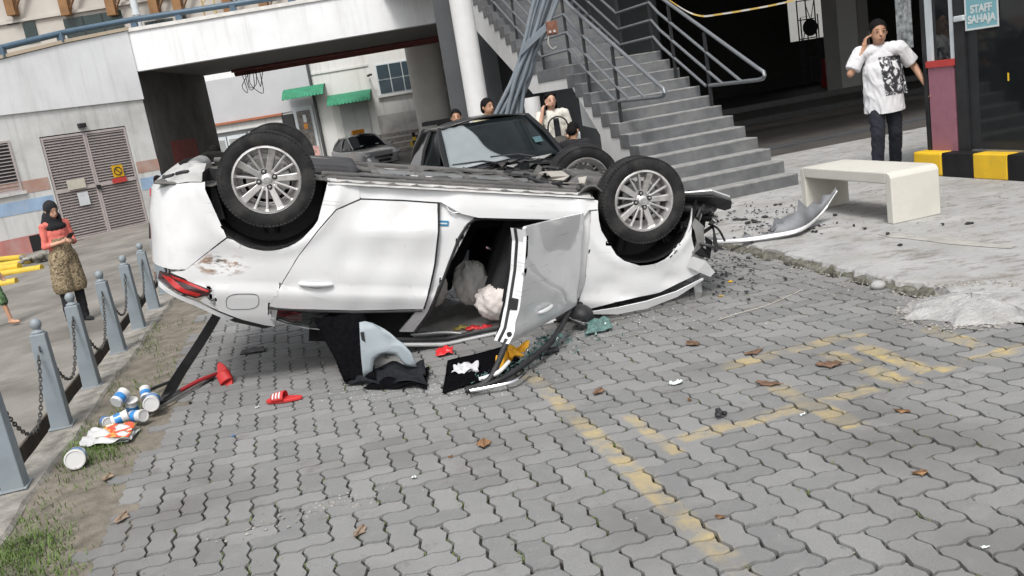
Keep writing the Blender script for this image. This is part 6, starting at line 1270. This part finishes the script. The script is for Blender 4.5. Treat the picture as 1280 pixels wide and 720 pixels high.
bag_ = aty(700, 172, 12.2); hb = thing('handbag', 'dark handbag with pale scarf carried by the long haired woman', 'handbag', (bag_.x+.0, 12.25, .70)); link('bag', blob('bag', [('ell',(0,0,.22),(.20,.08,.14)),('ell',(0,0,.14),(.21,.085,.12))], mat('bag_pattern', (.05,.045,.04), .7, var=.8, scale=40), .015, 3), hb); mb = MB(); mb.tube(smooth_path([(-.16,0,.32),(-.12,.02,.55),(.0,.03,.62),(.12,.02,.55),(.16,0,.32)], 4), .012, 6); mb.build('strap', M_PLAST, hb, smooth=60)
mb = MB(); mb.sheet(lambda u, v: Vector((.12+.16*u, -.08-.03*math.sin(u*5), .36-.16*v*u+.03*math.sin(u*9+v*4))), 8, 6); mb.build('scarf', M_SW, hb, smooth=60, thick=.006)
# crouching person in black, seen from behind
cp_ = aty(712, 178, 11.9)
person('person in black crouching beside the black car', (cp_.x, 11.9, -.40), R(150), M_BLKC, M_BLKC, H=1.62, hair='short', sleeve=1.8, lean=(0,-.16), head=(25,0,0), arms={-1: ((-.26,-.16,1.12),(-.16,-.36,1.0)), 1: ((.26,-.16,1.12),(.16,-.36,1.0))}, legs={-1: ((-.16,-.36,.86),(-.14,-.10,.36)), 1: ((.16,-.36,.86),(.14,-.10,.36))}, face=False, hem=.9)
# boy in red behind the bumper, and a head behind the rear wheel
bp0 = aty(197, 226, 15.2)
person('boy in red with dark cap behind the rear bumper', (bp0.x, 15.2, bp0.z-1.13), R(60), mat('boy_red', (.40,.03,.05), .9), M_NAVY, H=1.22, hair='short', skin=SKIN, face=True)
hp0 = aty(268, 190, 13.0)
person('dark haired person behind the rear wheel', (hp0.x, 13.0, hp0.z-1.50), R(150), mat('grey_shirt', (.22,.22,.23), .9), M_NAVY, H=1.60, hair='short', face=False)
# child walking out of the frame on the left
lp0 = gnd(22, 404, -.215)
person('child in green patterned shorts walking past the bollards', (lp0.x-.27, lp0.y+.02, -.215), R(78), mat('child_green', (.05,.13,.06), .9, var=.9, scale=26), mat('shorts_green', (.07,.13,.06), .9, var=.9, scale=26), H=1.30, skin=SKIN, shoes=SKIN, legs_skin=True, pants_to=.5, legs={-1: ((-.07,.10,.52),(-.06,.30,.12)), 1: ((.07,-.16,.50),(.07,-.22,.085))})
# ================================================================== BOLLARDS AND CHAINS
M_BOL = mat('bollard_paint', (.205,.24,.265), .5, var=.1, scale=8, bump=.05, bscale=60, dirt=(.2,.2,.19), damt=.5, dscale=5)
M_CHAIN = mat('chain_steel', (.07,.068,.065), .6, metal=.4, var=.3, scale=20)
BT = [5.25, 6.33, 7.33, 8.47, 9.45, 10.48, 11.5]; BS = [-1.785, -1.77, -1.76, -1.74, -1.70, -1.68, -1.67]
def bollard():
    t = thing('bollard', 'x', 'bollard', (0,0,0), LA, 'grey bollards along the kerb'); h = .66; a, b = .060, .047
    mb = MB(); mb.hexa([Vector(p) for p in ((-a,-a,0),(a,-a,0),(a,a,0),(-a,a,0),(-b,-b,h),(b,-b,h),(b,b,h),(-b,b,h))]); mb.build('post', M_BOL, t, bev=.006)
    mb = MB(); mb.lathe([(.040,h-.001),(.042,h+.010),(.026,h+.020),(.022,h+.027),(.028,h+.036),(.034,h+.050),(.036,h+.064),(.031,h+.082),(.019,h+.096),(.004,h+.100)], 24); mb.build('ball_finial', M_BOL, t, smooth=60)
    mb = MB(); mb.box((-.076,-.076,0),(.076,.076,.010)); mb.build('base_plate', M_BOL, t, bev=.003)
    mb = MB(); mb.tube([Vector((.0, b+.004+.018*math.sin(x), h-.10+.018*math.cos(x))) for x in [2*PI*k/12 for k in range(12)]], .005, 6, closed=True); mb.build('eyelet', M_CHAIN, t)
    mb = MB(); mb.tube([Vector((.0, -b-.004-.018*math.sin(x), h-.10+.018*math.cos(x))) for x in [2*PI*k/12 for k in range(12)]], .005, 6, closed=True); mb.build('eyelet', M_CHAIN, t)
    return t
b0 = bollard(); names = ('nearest grey bollard, cut by the left edge', 'second grey bollard from the camera', 'third grey bollard from the camera', 'fourth grey bollard from the camera', 'fifth grey bollard, left of the white tail light', 'sixth grey bollard, close behind the white bumper', 'farthest grey bollard, mostly behind the white car')
for k in range(7):
    o = b0 if k == 0 else copy_tree(b0)
    o.location = lot(BS[k], BT[k], .012); o['label'] = names[k]; o.rotation_euler = (random.gauss(0,.012), random.gauss(0,.012), LA+random.gauss(0,.04))
def chain(p, q, sag, label):
    t = thing('chain', label, 'chain', (p+q)/2-Vector((0,0,sag)), 0, 'chains between the bollards'); mb = MB(); n = 60
    pts = [p.lerp(q, k/n)-Vector((0,0,sag*(1-(2*k/n-1)**2))) for k in range(n+1)]
    ln = [0]
    for a, b in zip(pts, pts[1:]): ln.append(ln[-1]+(b-a).length)
    step = .030; m = int(ln[-1]/step); i = 0
    for k in range(m):
        d0 = (k+.5)*step
        while ln[i+1] < d0: i += 1
        f = (d0-ln[i])/(ln[i+1]-ln[i]); c = pts[i].lerp(pts[i+1], f); d = (pts[i+1]-pts[i]).normalized(); s = d.orthogonal().normalized(); 
        if k % 2: s = d.cross(s)
        mb.tube([c+d*.021*math.cos(a)+s*.010*math.sin(a) for a in [2*PI*j/8 for j in range(8)]], .0042, 5, closed=True)
    o = mb.build('link', M_CHAIN, t, world=True); o['kind'] = 'stuff'; return t
cn = ('nearest chain hanging between the first two bollards', 'chain between the second and third bollards', 'chain between the third and fourth bollards', 'chain between the fourth and fifth bollards', 'farthest chain hanging behind the tail light')
for k in range(5): chain(lot(BS[k], BT[k]+.07, .56), lot(BS[k+1], BT[k+1]-.07, .56), (.40,.34,.38,.30,.33)[k], cn[k])
# ================================================================== YELLOW PIPES
M_YP = mat('pipe_yellow', (.58,.40,.04), .5, var=.1, scale=6, dirt=(.35,.25,.08), damt=.4, dscale=4)
yp = [((-60,352),(52,335)), ((-50,340),(40,326)), ((-70,346),(24,333)), ((-60,330),(28,322)), ((-40,362),(20,352))]
lb_ = ('longest yellow pipe at the front of the pile', 'yellow pipe second from the front of the pile', 'yellow pipe in the middle of the pile', 'yellow pipe at the back of the pile by the wall', 'short yellow pipe nearest the child')
for k, ((u0,v0),(u1,v1)) in enumerate(yp):
    z = -.27+.10*(k % 3 == 2)+.08*(k == 3); a = gnd(u0, v0, z); b = gnd(u1, v1, z)
    t = thing('yellow_pipe', lb_[k], 'pipe', (a+b)/2-Vector((0,0,.08)), 0, 'yellow pipes piled on the lower road'); mb = MB(); mb.tube([a, b], .075, 12); mb.build('tube', M_YP, t, smooth=50, world=True)
    mb = MB(); d = (b-a).normalized(); mb.tube([b-d*.02, b+d*.012], .082, 12); mb.build('collar', M_YP, t, smooth=40, world=True)
p = gnd(100/2.77*1, 330, -.3); rk = thing('rubble_heap', 'grey rubble heap at the end of the yellow pipes', 'rubble', (gnd(44,328,-.28))); random.seed(4)
link('stone', blob('stone', [('ell',(random.gauss(0,.20),random.gauss(0,.2),.04+abs(random.gauss(0,.07))),(random.uniform(.05,.13),random.uniform(.05,.12),random.uniform(.05,.1))) for _ in range(16)], M_KERB, .03, 1), rk)
# ================================================================== DEBRIS AROUND THE CAR
random.seed(15)
def sheet_thing(name, label, cat, pts, m, nu=14, nv=14, wob=.01, th=.006, name_part='sheet', group=None):
    """crumpled sheet through four corner points a-b-c-d"""
    a, b, c, d = [Vector(p) for p in pts]; ph = [random.uniform(0, 6) for _ in range(4)]; base = (a+b+c+d)/4; base = Vector((base.x, base.y, min(p.z for p in (a,b,c,d))))
    t = thing(name, label, cat, base, 0, group); mb = MB()
    def f(u, v):
        p = a.lerp(b, u).lerp(d.lerp(c, u), v); w = wob*(math.sin(u*7+ph[0]+v*3)+.6*math.sin(v*11+ph[1]-u*4)+.5*math.sin(u*13+v*9+ph[2])); return p+Vector((w*.3, w*.3, abs(w)))
    mb.sheet(f, nu, nv); mb.build(name_part, m, t, smooth=50, thick=th, world=True); return t
M_CARPET = mat('carpet_black', (.005,.005,.006), .98, spec=.0, var=.3, scale=40, bump=.3, bscale=120)
M_CARPG = mat('carpet_grey', (.018,.019,.022), .95, spec=.05, var=.2, scale=30, bump=.2, bscale=90)
def up(u, v, z): return gnd(u, v, z)
cw = lambda x, y, z: CM @ Vector((x, y, z))
# black carpet pulled out of the rear window
sheet_thing('boot_carpet', 'black carpet sheet hanging out of the rear door window', 'carpet', [cw(.33,.80,1.26), cw(.68,.80,1.20), up(470,478,.03), up(431,479,.012)], M_CARPET, wob=.02)
sheet_thing('carpet_piece', 'crumpled dark grey carpet on the pavers below the grey trim', 'carpet', [up(432,482,.008), up(462,465,.05), up(528,455,.06), up(536,484,.008)], M_CARPG, wob=.028, nu=20, nv=14)
sheet_thing('carpet_piece', 'small black carpet flap behind the grey trim panel', 'carpet', [up(455,487,.006), up(500,462,.02), up(536,462,.02), up(534,487,.006)], M_CARPET, wob=.018)
sheet_thing('floor_mat', 'flat black mat lying under the open front door', 'mat', [up(553,492,.006), up(560,452,.008), up(640,432,.012), up(655,462,.008)], M_CARPET, wob=.004)
# grey plastic pillar trim with slots
gt = thing('trim_panel', 'grey plastic trim panel with slots standing on the carpet', 'trim panel', up(470,475,0)); M_GTRIM = mat('grey_trim', (.27,.31,.335), .55, var=.06, bump=.05)
def tp2(u, v): return aty(u, v, gnd(470,478,0).y-.03*(u-470)/50)
poly = [(449,403),(456,402),(480,414),(505,428),(516,440),(522,456),(508,455),(496,442),(478,441),(468,448),(465,467),(455,470),(452,440)]
mb = MB(); P3 = [tp2(u, v) for u, v in poly]; mb.v = [tuple(p) for p in P3]; mb.f = [tuple(range(len(poly)))]; bm = bmesh.new(); vv = [bm.verts.new(p) for p in P3]; bm.faces.new(vv); bmesh.ops.triangulate(bm, faces=bm.faces[:], ngon_method='EAR_CLIP'); bmesh.ops.subdivide_edges(bm, edges=bm.edges[:], cuts=2, use_grid_fill=True); bm.verts.index_update()
for v in bm.verts: v.co += Vector((0, .02*math.sin((v.co.x+.99)*16)-.02*math.sin(v.co.z*9), 0))
mb = MB(); mb.v = [tuple(v.co) for v in bm.verts]; mb.f = [tuple(v.index for v in f.verts) for f in bm.faces]; bm.free()
gto = mb.build('panel', M_GTRIM, gt, smooth=50, thick=.012, world=True)
for u, v in ((454.5,421),(459.5,455)):
    c = tp2(u, v); mb = MB(); mb.box((c.x-.011,c.y-.03,c.z-.038),(c.x+.011,c.y-.012,c.z+.038)); mb.build('slot', M_PLAST, gt, world=True)
# long black trim strut from the boot to the ground
ts_ = thing('black_strut', 'black trim strut leaning from the boot to the ground', 'trim strip', up(203,500,0)); a = cw(-.28,.66,1.20); b = up(206,498,.03)
pts = smooth_path([a, a.lerp(b,.35)+Vector((0,-.02,-.01)), a.lerp(b,.75)+Vector((0,-.02,.0)), b+Vector((.02,0,.02)), up(188,508,.015)], 6); mb = MB()
n_ = len(pts); sd_ = Vector((.9,.3,.2)).normalized(); up_ = Vector((-.3,-.6,.7)).normalized(); vs = []; 
for i, p in enumerate(pts):
    w_ = .032+.012*math.sin(i/n_*3); vs += [p-sd_*w_-up_*.012, p+sd_*w_-up_*.012, p+sd_*w_+up_*.012, p-sd_*w_+up_*.012]
mb.v = [tuple(p) for p in vs]; mb.f = [(4*i+j, 4*i+(j+1) % 4, 4*i+4+(j+1) % 4, 4*i+4+j) for i in range(n_-1) for j in range(4)]+[(0,1,2,3),(4*n_-4,4*n_-3,4*n_-2,4*n_-1)]; mb.build('strip', M_PLAST, ts_, smooth=40, world=True)
sheet_thing('tray_board', 'dark board with pale edge under the scattered tins', 'board', [up(150,528,.006), up(196,500,.02), up(268,466,.02), up(262,474,.012)], M_PLAST, wob=.004, th=.012)
ed = thing('trim_strip', 'pale trim strip along the edge of the dark board', 'trim strip', up(215,500,0)); mb = MB(); mb.tube(smooth_path([up(178,522,.012), up(215,500,.02), up(250,480,.02), up(268,470,.015)], 5), .011, 6); mb.build('strip', M_STEEL, ed, smooth=60, world=True)
mb = MB(); mb.tube(smooth_path([up(205,500,.05), up(188,497,.06), up(183,490,.04), up(205,480,.03), up(222,474,.02)], 5), .012, 6); lp_ = thing('rubber_loop', 'black rubber loop beside the strut foot', 'rubber strip', up(195,492,0)); mb.build('strip', M_PLAST, lp_, smooth=60, world=True)
# red sandals
M_SAND = mat('sandal_red', (.50,.03,.03), .55, var=.06)
def sandal(label, loc, rz, tilt=(0,0), stripes=True):
    t = thing('sandal', label, 'sandal', loc, rot=(tilt[0], tilt[1], rz), group='red sandals on the pavers')
    o2 = [(math.cos(a)*.125+.0, math.sin(a)*(.045+.008*math.cos(a))) for a in [2*PI*k/28 for k in range(28)]]
    mb = MB(); mb.prism([(x, y, 0) for x, y in o2], (0,0,.022)); mb.build('sole', M_SAND, t, bev=.005)
    mb = MB(); mb.sheet(lambda u, v: Vector((-.01+.085*v, .052*math.cos(PI*u)*-1, .018+.052*math.sin(PI*u)**.75*(1-.25*v))), 16, 5); st2 = mb.build('strap', M_SAND, t, smooth=60, thick=.005)
    if stripes:
        for k in range(3):
            x = .008+k*.022; mb = MB(); mb.sheet(lambda u, v: Vector((x+.010*v, .052*math.cos(PI*(.06+.34*u)), .0205+.0525*math.sin(PI*(.06+.34*u))**.75*(1-.25*(x+.01)/.085)))+Vector((0,.002,.002)), 8, 1); mb.build('stripe', M_SW, st2, smooth=60, thick=.001)
    return t
sandal('red sandal with white stripes lying flat on the pavers', up(356,501,.003), R(172)); sandal('red sandal standing against the end of the red strap', up(282,470,.045), R(-60), (R(35), R(40)), False)
rs = thing('red_strap', 'red plastic strip from the tray board to a sandal', 'strip', up(250,478,0)); a, b = up(226,488,.02), up(272,467,.035); mb = MB(); mb.tube(smooth_path([a, a.lerp(b,.5)+Vector((0,0,.01)), b], 4), .016, 8); mb.build('strip', mat('strap_red', (.28,.02,.025), .5), rs, smooth=60, world=True)
# tins and cups of milk powder
M_TIN = mat('tin_white', (.55,.56,.57), .3, var=.03, coat=.4); M_TBLUE = mat('tin_blue', (.04,.20,.48), .3, var=.3, scale=20, coat=.4); M_TLID = mat('tin_lid', (.56,.56,.55), .4, var=.04)
tins = [(95,572,0,.055,.12,(82,R(20)),'white tin lying farthest out on the grass with its lid toward us'), (150,497,.10,.042,.10,(70,R(160)),'blue topped tin at the top of the heap'), (165,508,.05,.042,.10,(20,R(40)),'white and blue tin standing in the heap'), (190,502,.04,.05,.13,(88,R(15)),'blue banded tin lying beside the black strut'), (172,520,.02,.04,.11,(85,R(60)),'white tin lying at the front of the heap'), (150,523,.03,.038,.10,(80,R(110)),'white tin lying above the leaflet'), (182,492,.06,.036,.09,(60,R(200)),'small white tin tilted behind the heap'), (133,527,.01,.035,.10,(85,R(35)),'dark blue tin at the left of the heap')]
for k, (u, v, z, r_, h, (tl_, az), lab) in enumerate(tins):
    t = thing('tin', lab, 'tin', up(u, v, z+r_*(1 if tl_ > 50 else 0)), rot=Euler((R(tl_), 0, az)).copy(), group='tins spilled by the kerb')
    mb = MB(); mb.lathe([(r_*.96,-h/2),(r_,-h/2+.004),(r_,h/2-.004),(r_*.96,h/2)], 28); mb.build('can', M_TIN if k != 7 else mat('tin_navy', (.02,.04,.12), .3), t, smooth=40)
    mb = MB(); mb.lathe([(r_*1.01,-h*.30),(r_*1.012,-h*.29),(r_*1.012,h*.12),(r_*1.01,h*.13)], 28, None, cap=False); mb.build('label_band', M_TBLUE, t, smooth=40)
    mb = MB(); mb.lathe([(r_*1.03,h/2-.014),(r_*1.05,h/2-.012),(r_*1.05,h/2+.004),(r_*.9,h/2+.006),(r_*.88,h/2+.001)], 28); mb.build('lid', M_TLID, t, smooth=40)
def leaflet():
    m = mat('leaflet', (.7,.65,.55), .5); N = m.node_tree.nodes; L = m.node_tree.links; b = N['Principled BSDF']; tc = N.new('ShaderNodeTexCoord'); v_ = N.new('ShaderNodeTexVoronoi'); v_.inputs['Scale'].default_value = 26; L.new(tc.outputs['Object'], v_.inputs['Vector'])
    cr = N.new('ShaderNodeValToRGB'); cr.color_ramp.interpolation = 'CONSTANT'; E_ = cr.color_ramp.elements; E_[0].color = (.55,.08,.03,1); E_[1].color = (.65,.30,.06,1); E_[1].position = .35
    for ps, c in ((.55,(.6,.09,.05)),(.68,(.6,.55,.45)),(.84,(.16,.15,.05))): e = E_.new(ps); e.color = (*c, 1)
    sp_ = N.new('ShaderNodeSeparateColor'); L.new(v_.outputs['Color'], sp_.inputs[0]); L.new(sp_.outputs[0], cr.inputs[0]); L.new(cr.outputs[0], b.inputs['Base Color']); return m
sheet_thing('leaflet', 'orange and red printed leaflet beside the tins', 'leaflet', [up(118,548,.03), up(132,531,.05), up(172,528,.05), up(160,547,.035)], leaflet(), wob=.006, th=.002)
sheet_thing('plastic_bag', 'crumpled white plastic bag under the leaflet', 'bag', [up(100,560,.012), up(112,540,.04), up(170,534,.03), up(164,552,.010)], mat('bag_white', (.50,.50,.50), .35, var=.05), wob=.022, nu=20, th=.002)
sheet_thing('paper_sheet', 'white paper sheet at the tip of the leaflet', 'paper', [up(140,555,.006), up(150,545,.012), up(176,536,.012), up(160,552,.006)], M_SW, wob=.004, th=.002)
# loose items by the front door
pk2 = sheet_thing('snack_packet', 'bright red packet on the pavers left of the black mat', 'packet', [up(545,446,.01), up(546,437,.03), up(566,434,.03), up(566,442,.01)], mat('packet_red', (.60,.03,.035), .35), wob=.010, th=.004)
sheet_thing('tissue', 'white crumpled tissue on the black mat', 'tissue', [up(564,470,.012), up(572,458,.03), up(597,455,.03), up(600,466,.012)], mat('tissue', (.50,.50,.52), .8), wob=.018, th=.003)
yc = thing('yellow_cloth', 'yellow cloth caught on the bent window frame', 'cloth', up(640,462,0)); mb = MB(); A_ = [aty(u, v, gnd(640,466,0).y+dy) for u, v, dy in ((619,452,-.02),(632,436,.02),(662,428,.05),(655,440,.02),(640,448,0),(626,460,-.03))]
mb.sheet(lambda u, v: A_[0].lerp(A_[1], u).lerp(A_[5].lerp(A_[3], u), v)+Vector((.0, .03*math.sin(u*8+v*5), .02*math.sin(u*11+v*7))), 12, 8); mb.sheet(lambda u, v: A_[1].lerp(A_[2], u).lerp(A_[4].lerp(A_[3], u), v)+Vector((.0, .02*math.sin(u*8+v*5), .015*math.sin(u*9+v*7))), 10, 8); mb.build('cloth', mat('cloth_yellow', (.70,.36,.02), .6, var=.1), yc, smooth=60, thick=.008, world=True)
sheet_thing('glass_sheet', 'crazed greenish glass sheet by the fallen mirror', 'glass', [up(733,420,.008), up(735,402,.06), up(762,398,.05), up(765,412,.008)], M_SHARD, wob=.012, th=.005)
gs2 = thing('glass_bits', 'scatter of broken glass under the front door', 'glass', up(690,440,0)); mb = MB(); shards(mb, [up(640,470,.003), up(690,440,.003), up(740,415,.003)], .10, 60, .005); mb.build('shard', M_SHARD, gs2, world=True)['kind'] = 'stuff'
bb = thing('lamp_housing', 'black plastic lamp housing on the pavers by the door', 'debris', up(682,444,0)); link('housing', blob('housing', [('ell',(0,0,.025),(.07,.035,.03)),('ell',(.06,.02,.02),(.04,.03,.02)),('cap',(-.06,-.01,.02),(-.11,.01,.012),.02,.012)], M_PLAST, .008, 1), bb)
sheet_thing('plastic_shard', 'thin black plastic shard under the white boot', 'debris', [up(300,444,.005), up(303,438,.012), up(330,433,.014), up(332,439,.005)], M_PLAST, wob=.004, th=.006)
lk = thing('black_lump', 'small black lump on the pavers right of the yellow line', 'debris', up(899,521,0)); link('lump', blob('lump', [('ell',(random.gauss(0,.012),random.gauss(0,.012),.012+random.random()*.015),(.016,.013,.012)) for _ in range(6)], M_PLAST, .004, 1), lk)
def scrap(name, label, cat, u, v, w, m, wob=.006, z=.003):
    c = gnd(u, v, z); a = random.uniform(0, PI); d = Vector((math.cos(a),math.sin(a),0))*w; e = Vector((-math.sin(a),math.cos(a),0))*w*random.uniform(.4,.8)
    return sheet_thing(name, label, cat, [c-d-e, c+d-e*.7, c+d*.9+e, c-d*.8+e*.8+Vector((0,0,.008))], m, 8, 6, wob, .002)
M_LEAF = mat('dry_leaf', (.15,.088,.056), .8, var=.35, scale=30); M_LEAF2 = mat('dry_leaf_pale', (.22,.165,.12), .8, var=.3, scale=30); M_LEAFO = mat('dry_leaf_orange', (.21,.115,.055), .8, var=.3, scale=30)
def leaf(label, u, v, ln, m, grp='dry leaves on the pavers'):
    c = gnd(u, v, .005); a = random.uniform(0, 2*PI); t = thing('dry_leaf', label, 'leaf', c, a, grp); random_w = random.uniform(.42,.7); ph0 = random.uniform(0,6); mb = MB(); cu = random.uniform(.05,.22)
    def f(p, q):
        x = (p-.5)*2; w = random_w*(1-abs(x)**2.2)*(1+.22*math.sin(p*17+ph0)+.1*math.sin(p*31)); y = (q-.5)*2*w; return Vector((x*ln, y*ln, ln*(.08+cu*(x*x*.5+y*y*1.2)*.6)+.004*math.sin(p*9+q*7)))
    mb.sheet(f, 12, 6); o = mb.build('blade', m, t, smooth=60, thick=.0012); mb = MB(); mb.tube([(-ln*1.25,0,.012),(-ln,0,.008),(ln*.9,0,ln*.25)], .0018, 5); mb.build('stalk', M_LEAF, t)
for u, v, ln, m, lb2 in ((605,555,.055,M_LEAFO,'orange brown curled leaf in the paving centre'), (450,665,.05,M_LEAF2,'pale brown leaf near the bottom of the frame'), (152,648,.06,M_LEAF2,'long pale leaf at the edge of the grass'), (866,430,.06,M_LEAF,'brown leaf left of the yellow bay marks'), (942,441,.065,M_LEAF,'brown leaf against the yellow mark'), (1036,456,.07,M_LEAF,'long brown leaf crossing a joint'), (1128,514,.035,M_LEAFO,'orange leaf below the yellow marks'), (748,490,.05,M_LEAF,'reddish brown leaf beside the yellow line'), (820,512,.0,M_LEAF2,''), (960,480,.07,M_LEAF,'wide brown leaf among the worn marks'), (1150,591,.03,M_LEAFO,'small orange leaf at lower right'), (862,500,.02,M_LEAFO,'tiny orange leaf by the black lump'), (900,646,.02,M_LEAFO,'tiny reddish leaf near the yellow line end'), (500,0,0,M_LEAF,''), (135,597,.05,M_LEAF2,'pale leaf in the grass by the first tin'), (1150,603,.0,M_LEAF,''), (563,571,.012,M_LEAFO,'tiny orange flake left of the curled leaf'), (330,505,.0,M_LEAF,'')):
    if ln: leaf(lb2, u, v, ln, m)
scrap('paper_scrap', 'white square paper scrap at lower right', 'paper', 1232, 684, .014, M_SW, .002); scrap('paper_scrap', 'clear white plastic scrap right of the yellow line', 'plastic', 845, 480, .04, M_SW, .010); scrap('paper_scrap', 'white scrap by the worn yellow marks', 'paper', 1003, 519, .014, M_SW); scrap('paper_scrap', 'small white scrap in the left paving', 'paper', 518, 598, .014, M_SW); scrap('paper_scrap', 'tiny blue scrap on the left paving', 'plastic', 292, 546, .010, M_TBLUE); scrap('paper_scrap', 'white scrap near the striped sandal', 'paper', 322, 510, .014, M_SW); scrap('paper_scrap', 'yellow scrap near the white car nose', 'plastic', 913, 353, .02, M_SY); scrap('paper_scrap', 'second yellow scrap by the car nose', 'plastic', 901, 371, .02, M_SY)
# ---------------------------------------------------------------- torn bumper on the pavement
tb_ = thing('torn_bumper', 'torn white bumper corner curled on the concrete pavement', 'bumper', gnd(965,295,ZP)); pth = [gnd(880,303,ZP+.02), gnd(920,302,ZP+.025), gnd(960,297,ZP+.03), gnd(1000,288,ZP+.05), aty(1025,268,gnd(1000,286,ZP).y+.05), aty(1046,238,gnd(1000,286,ZP).y+.08)]
sp_ = smooth_path(pth, 5); mb = MB(); n_ = len(sp_)
for i, p in enumerate(sp_):
    f = i/(n_-1); w_ = .025+.20*math.exp(-((f-.66)/.17)**2)*(1+.18*math.sin(i*2.3))+.05*(i % 5 == 2); bk = Vector((-.05+.0*f, .75, .55+.25*f)).normalized()
    mb.v += [tuple(p), tuple(p+bk*w_*.5+Vector((0,0,.02))), tuple(p+bk*w_+Vector((0,.03*math.sin(i),.01*math.sin(i*2))))]
mb.f = [(3*i+j, 3*i+j+1, 3*i+4+j, 3*i+3+j) for i in range(n_-1) for j in range(2)]; tbo = mb.build('inner_face', mat('bumper_inner', (.17,.175,.185), .6, var=.2, scale=8), tb_, smooth=50, thick=.006, world=True)
mb = MB(); mb.v = []
for i, p in enumerate(sp_):
    f = i/(n_-1); w_ = .05*math.sin(min(f+.12,1)*PI)**.6+.006; mb.v += [tuple(p+Vector((.0,-.012,w_*.55))), tuple(p+Vector((0,-.018,-.0))), tuple(p+Vector((0,-.006,-.012)))]
mb.f = [(3*i+j, 3*i+j+1, 3*i+4+j, 3*i+3+j) for i in range(n_-1) for j in range(2)]; mb.build('painted_edge', M_CAR, tb_, smooth=50, thick=.006, world=True)
sheet_thing('torn_liner', 'grey torn liner lying inside the bumper curve', 'debris', [gnd(962,292,ZP+.02), gnd(968,277,ZP+.09), gnd(1000,272,ZP+.08), gnd(1005,284,ZP+.04)], mat('liner_grey', (.12,.125,.135), .7, var=.2), wob=.02, th=.006)
random.seed(52)
bits = [(973,257,.03),(935,280,.05),(945,278,.05),(925,276,.06),(1001,260,.025),(1043,270,.03),(1046,280,.02),(1018,291,.03),(1109,294,.025),(1080,287,.02),(956,272,.04),(1013,264,.03),(1068,283,.02),(1211,281,.03),(1178,282,.015),(1125,308,.02)]
for k, (u, v, r_) in enumerate(bits):
    t = thing('plastic_fragment', ('black car fragment on the pavement between stairs and bench' if u < 1050 else 'black car fragment on the pavement before the bench'), 'debris', gnd(u, v, ZP), random.uniform(0,6), 'black fragments on the pavement' if u < 1050 else 'black fragments before the bench')
    link('fragment', blob('fragment', [('ell',(random.gauss(0,r_*.5),random.gauss(0,r_*.4),.012),(r_*.7,r_*.35,.012)) for _ in range(3)]+[('cap',(-r_,0,.01),(r_,r_*.5,.02),.006,.004)], M_PLAST, .006, 0), t)
cr_ = thing('crack_line', 'pale thin stalk lying across the pavers by the car', 'stalk', gnd(940,385,0)); mb = MB(); mb.tube(smooth_path([gnd(898,400,.006), gnd(925,391,.008), gnd(960,381,.006), gnd(1003,362,.006)], 4), .0025, 5); mb.build('stem', mat('straw', (.46,.43,.36), .8), cr_, world=True)
st2 = thing('kerb_stone', 'loose pale stone beside the mossy kerb', 'stone', gnd(1098,361,0)); link('rock', blob('rock', [('ell',(0,0,.025),(.055,.045,.035)),('ell',(.03,.02,.02),(.035,.03,.025))], M_PAVE, .01, 1), st2)
st3 = thing('kerb_stone', 'loose pale stone at the end of the cement patch', 'stone', gnd(1256,390,.0)); link('rock', blob('rock', [('ell',(0,0,.025),(.04,.04,.035)),('ell',(.03,-.02,.02),(.03,.03,.022))], M_PAVE, .01, 1), st3)

random.seed(63)   # glass crumbs and torn bits spread round the wreck
gc = thing('glass_crumbs', 'tiny glass crumbs scattered round the wreck', 'glass', gnd(700,430,0)); mb = MB()
for _ in range(900):
    c = random.choice(((600,470),(690,440),(740,415),(560,480),(830,395),(480,490))); u = random.gauss(c[0],45); v = random.gauss(c[1],10)
    if 200 < u < 1000 and v > 345+max(0,(700-u)*.25): pebble(mb, gnd(u, v, .001), random.uniform(.002,.006))
mb.build('crumb', mat('glass_crumb', (.45,.50,.49), .15, var=.3, scale=40), gc, world=True)['kind'] = 'stuff'
fc = thing('torn_scraps', 'dark torn plastic scraps strewn before the crushed nose', 'debris', gnd(890,345,0)); mb = MB()
for _ in range(150):
    u = random.gauss(900,32); v = random.gauss(338,14)
    if v < 318 or (u < 880 and v < 350): continue
    p = gnd(u, v, .004); r_ = random.uniform(.006,.03); a = random.uniform(0,6); vs = [p+Vector((math.cos(a+q)*r_*random.uniform(.3,1), math.sin(a+q)*r_*random.uniform(.3,1), random.uniform(0,.015))) for q in (0,1.5,3.1,4.6)]; mb.add(vs+[q_+Vector((0,0,.004)) for q_ in vs], [(0,1,2,3),(7,6,5,4),(0,1,5,4),(1,2,6,5),(2,3,7,6),(3,0,4,7)])
mb.build('scrap', M_PLAST, fc, world=True)['kind'] = 'stuff'
pc = thing('pavement_scraps', 'fine dark scraps on the pavement inside the torn bumper', 'debris', gnd(950,275,ZP)); mb = MB()
for _ in range(160):
    u = random.gauss(955,32); v = random.gauss(276,12); p = gnd(u, v, ZP+.003); r_ = random.uniform(.005,.03); a = random.uniform(0,6); vs = [p+Vector((math.cos(a+q)*r_*random.uniform(.3,1), math.sin(a+q)*r_*random.uniform(.3,1), random.uniform(0,.015))) for q in (0,1.5,3.1,4.6)]; mb.add(vs+[q_+Vector((0,0,.004)) for q_ in vs], [(0,1,2,3),(7,6,5,4),(0,1,5,4),(1,2,6,5),(2,3,7,6),(3,0,4,7)])
mb.build('scrap', M_PLAST, pc, world=True)['kind'] = 'stuff'
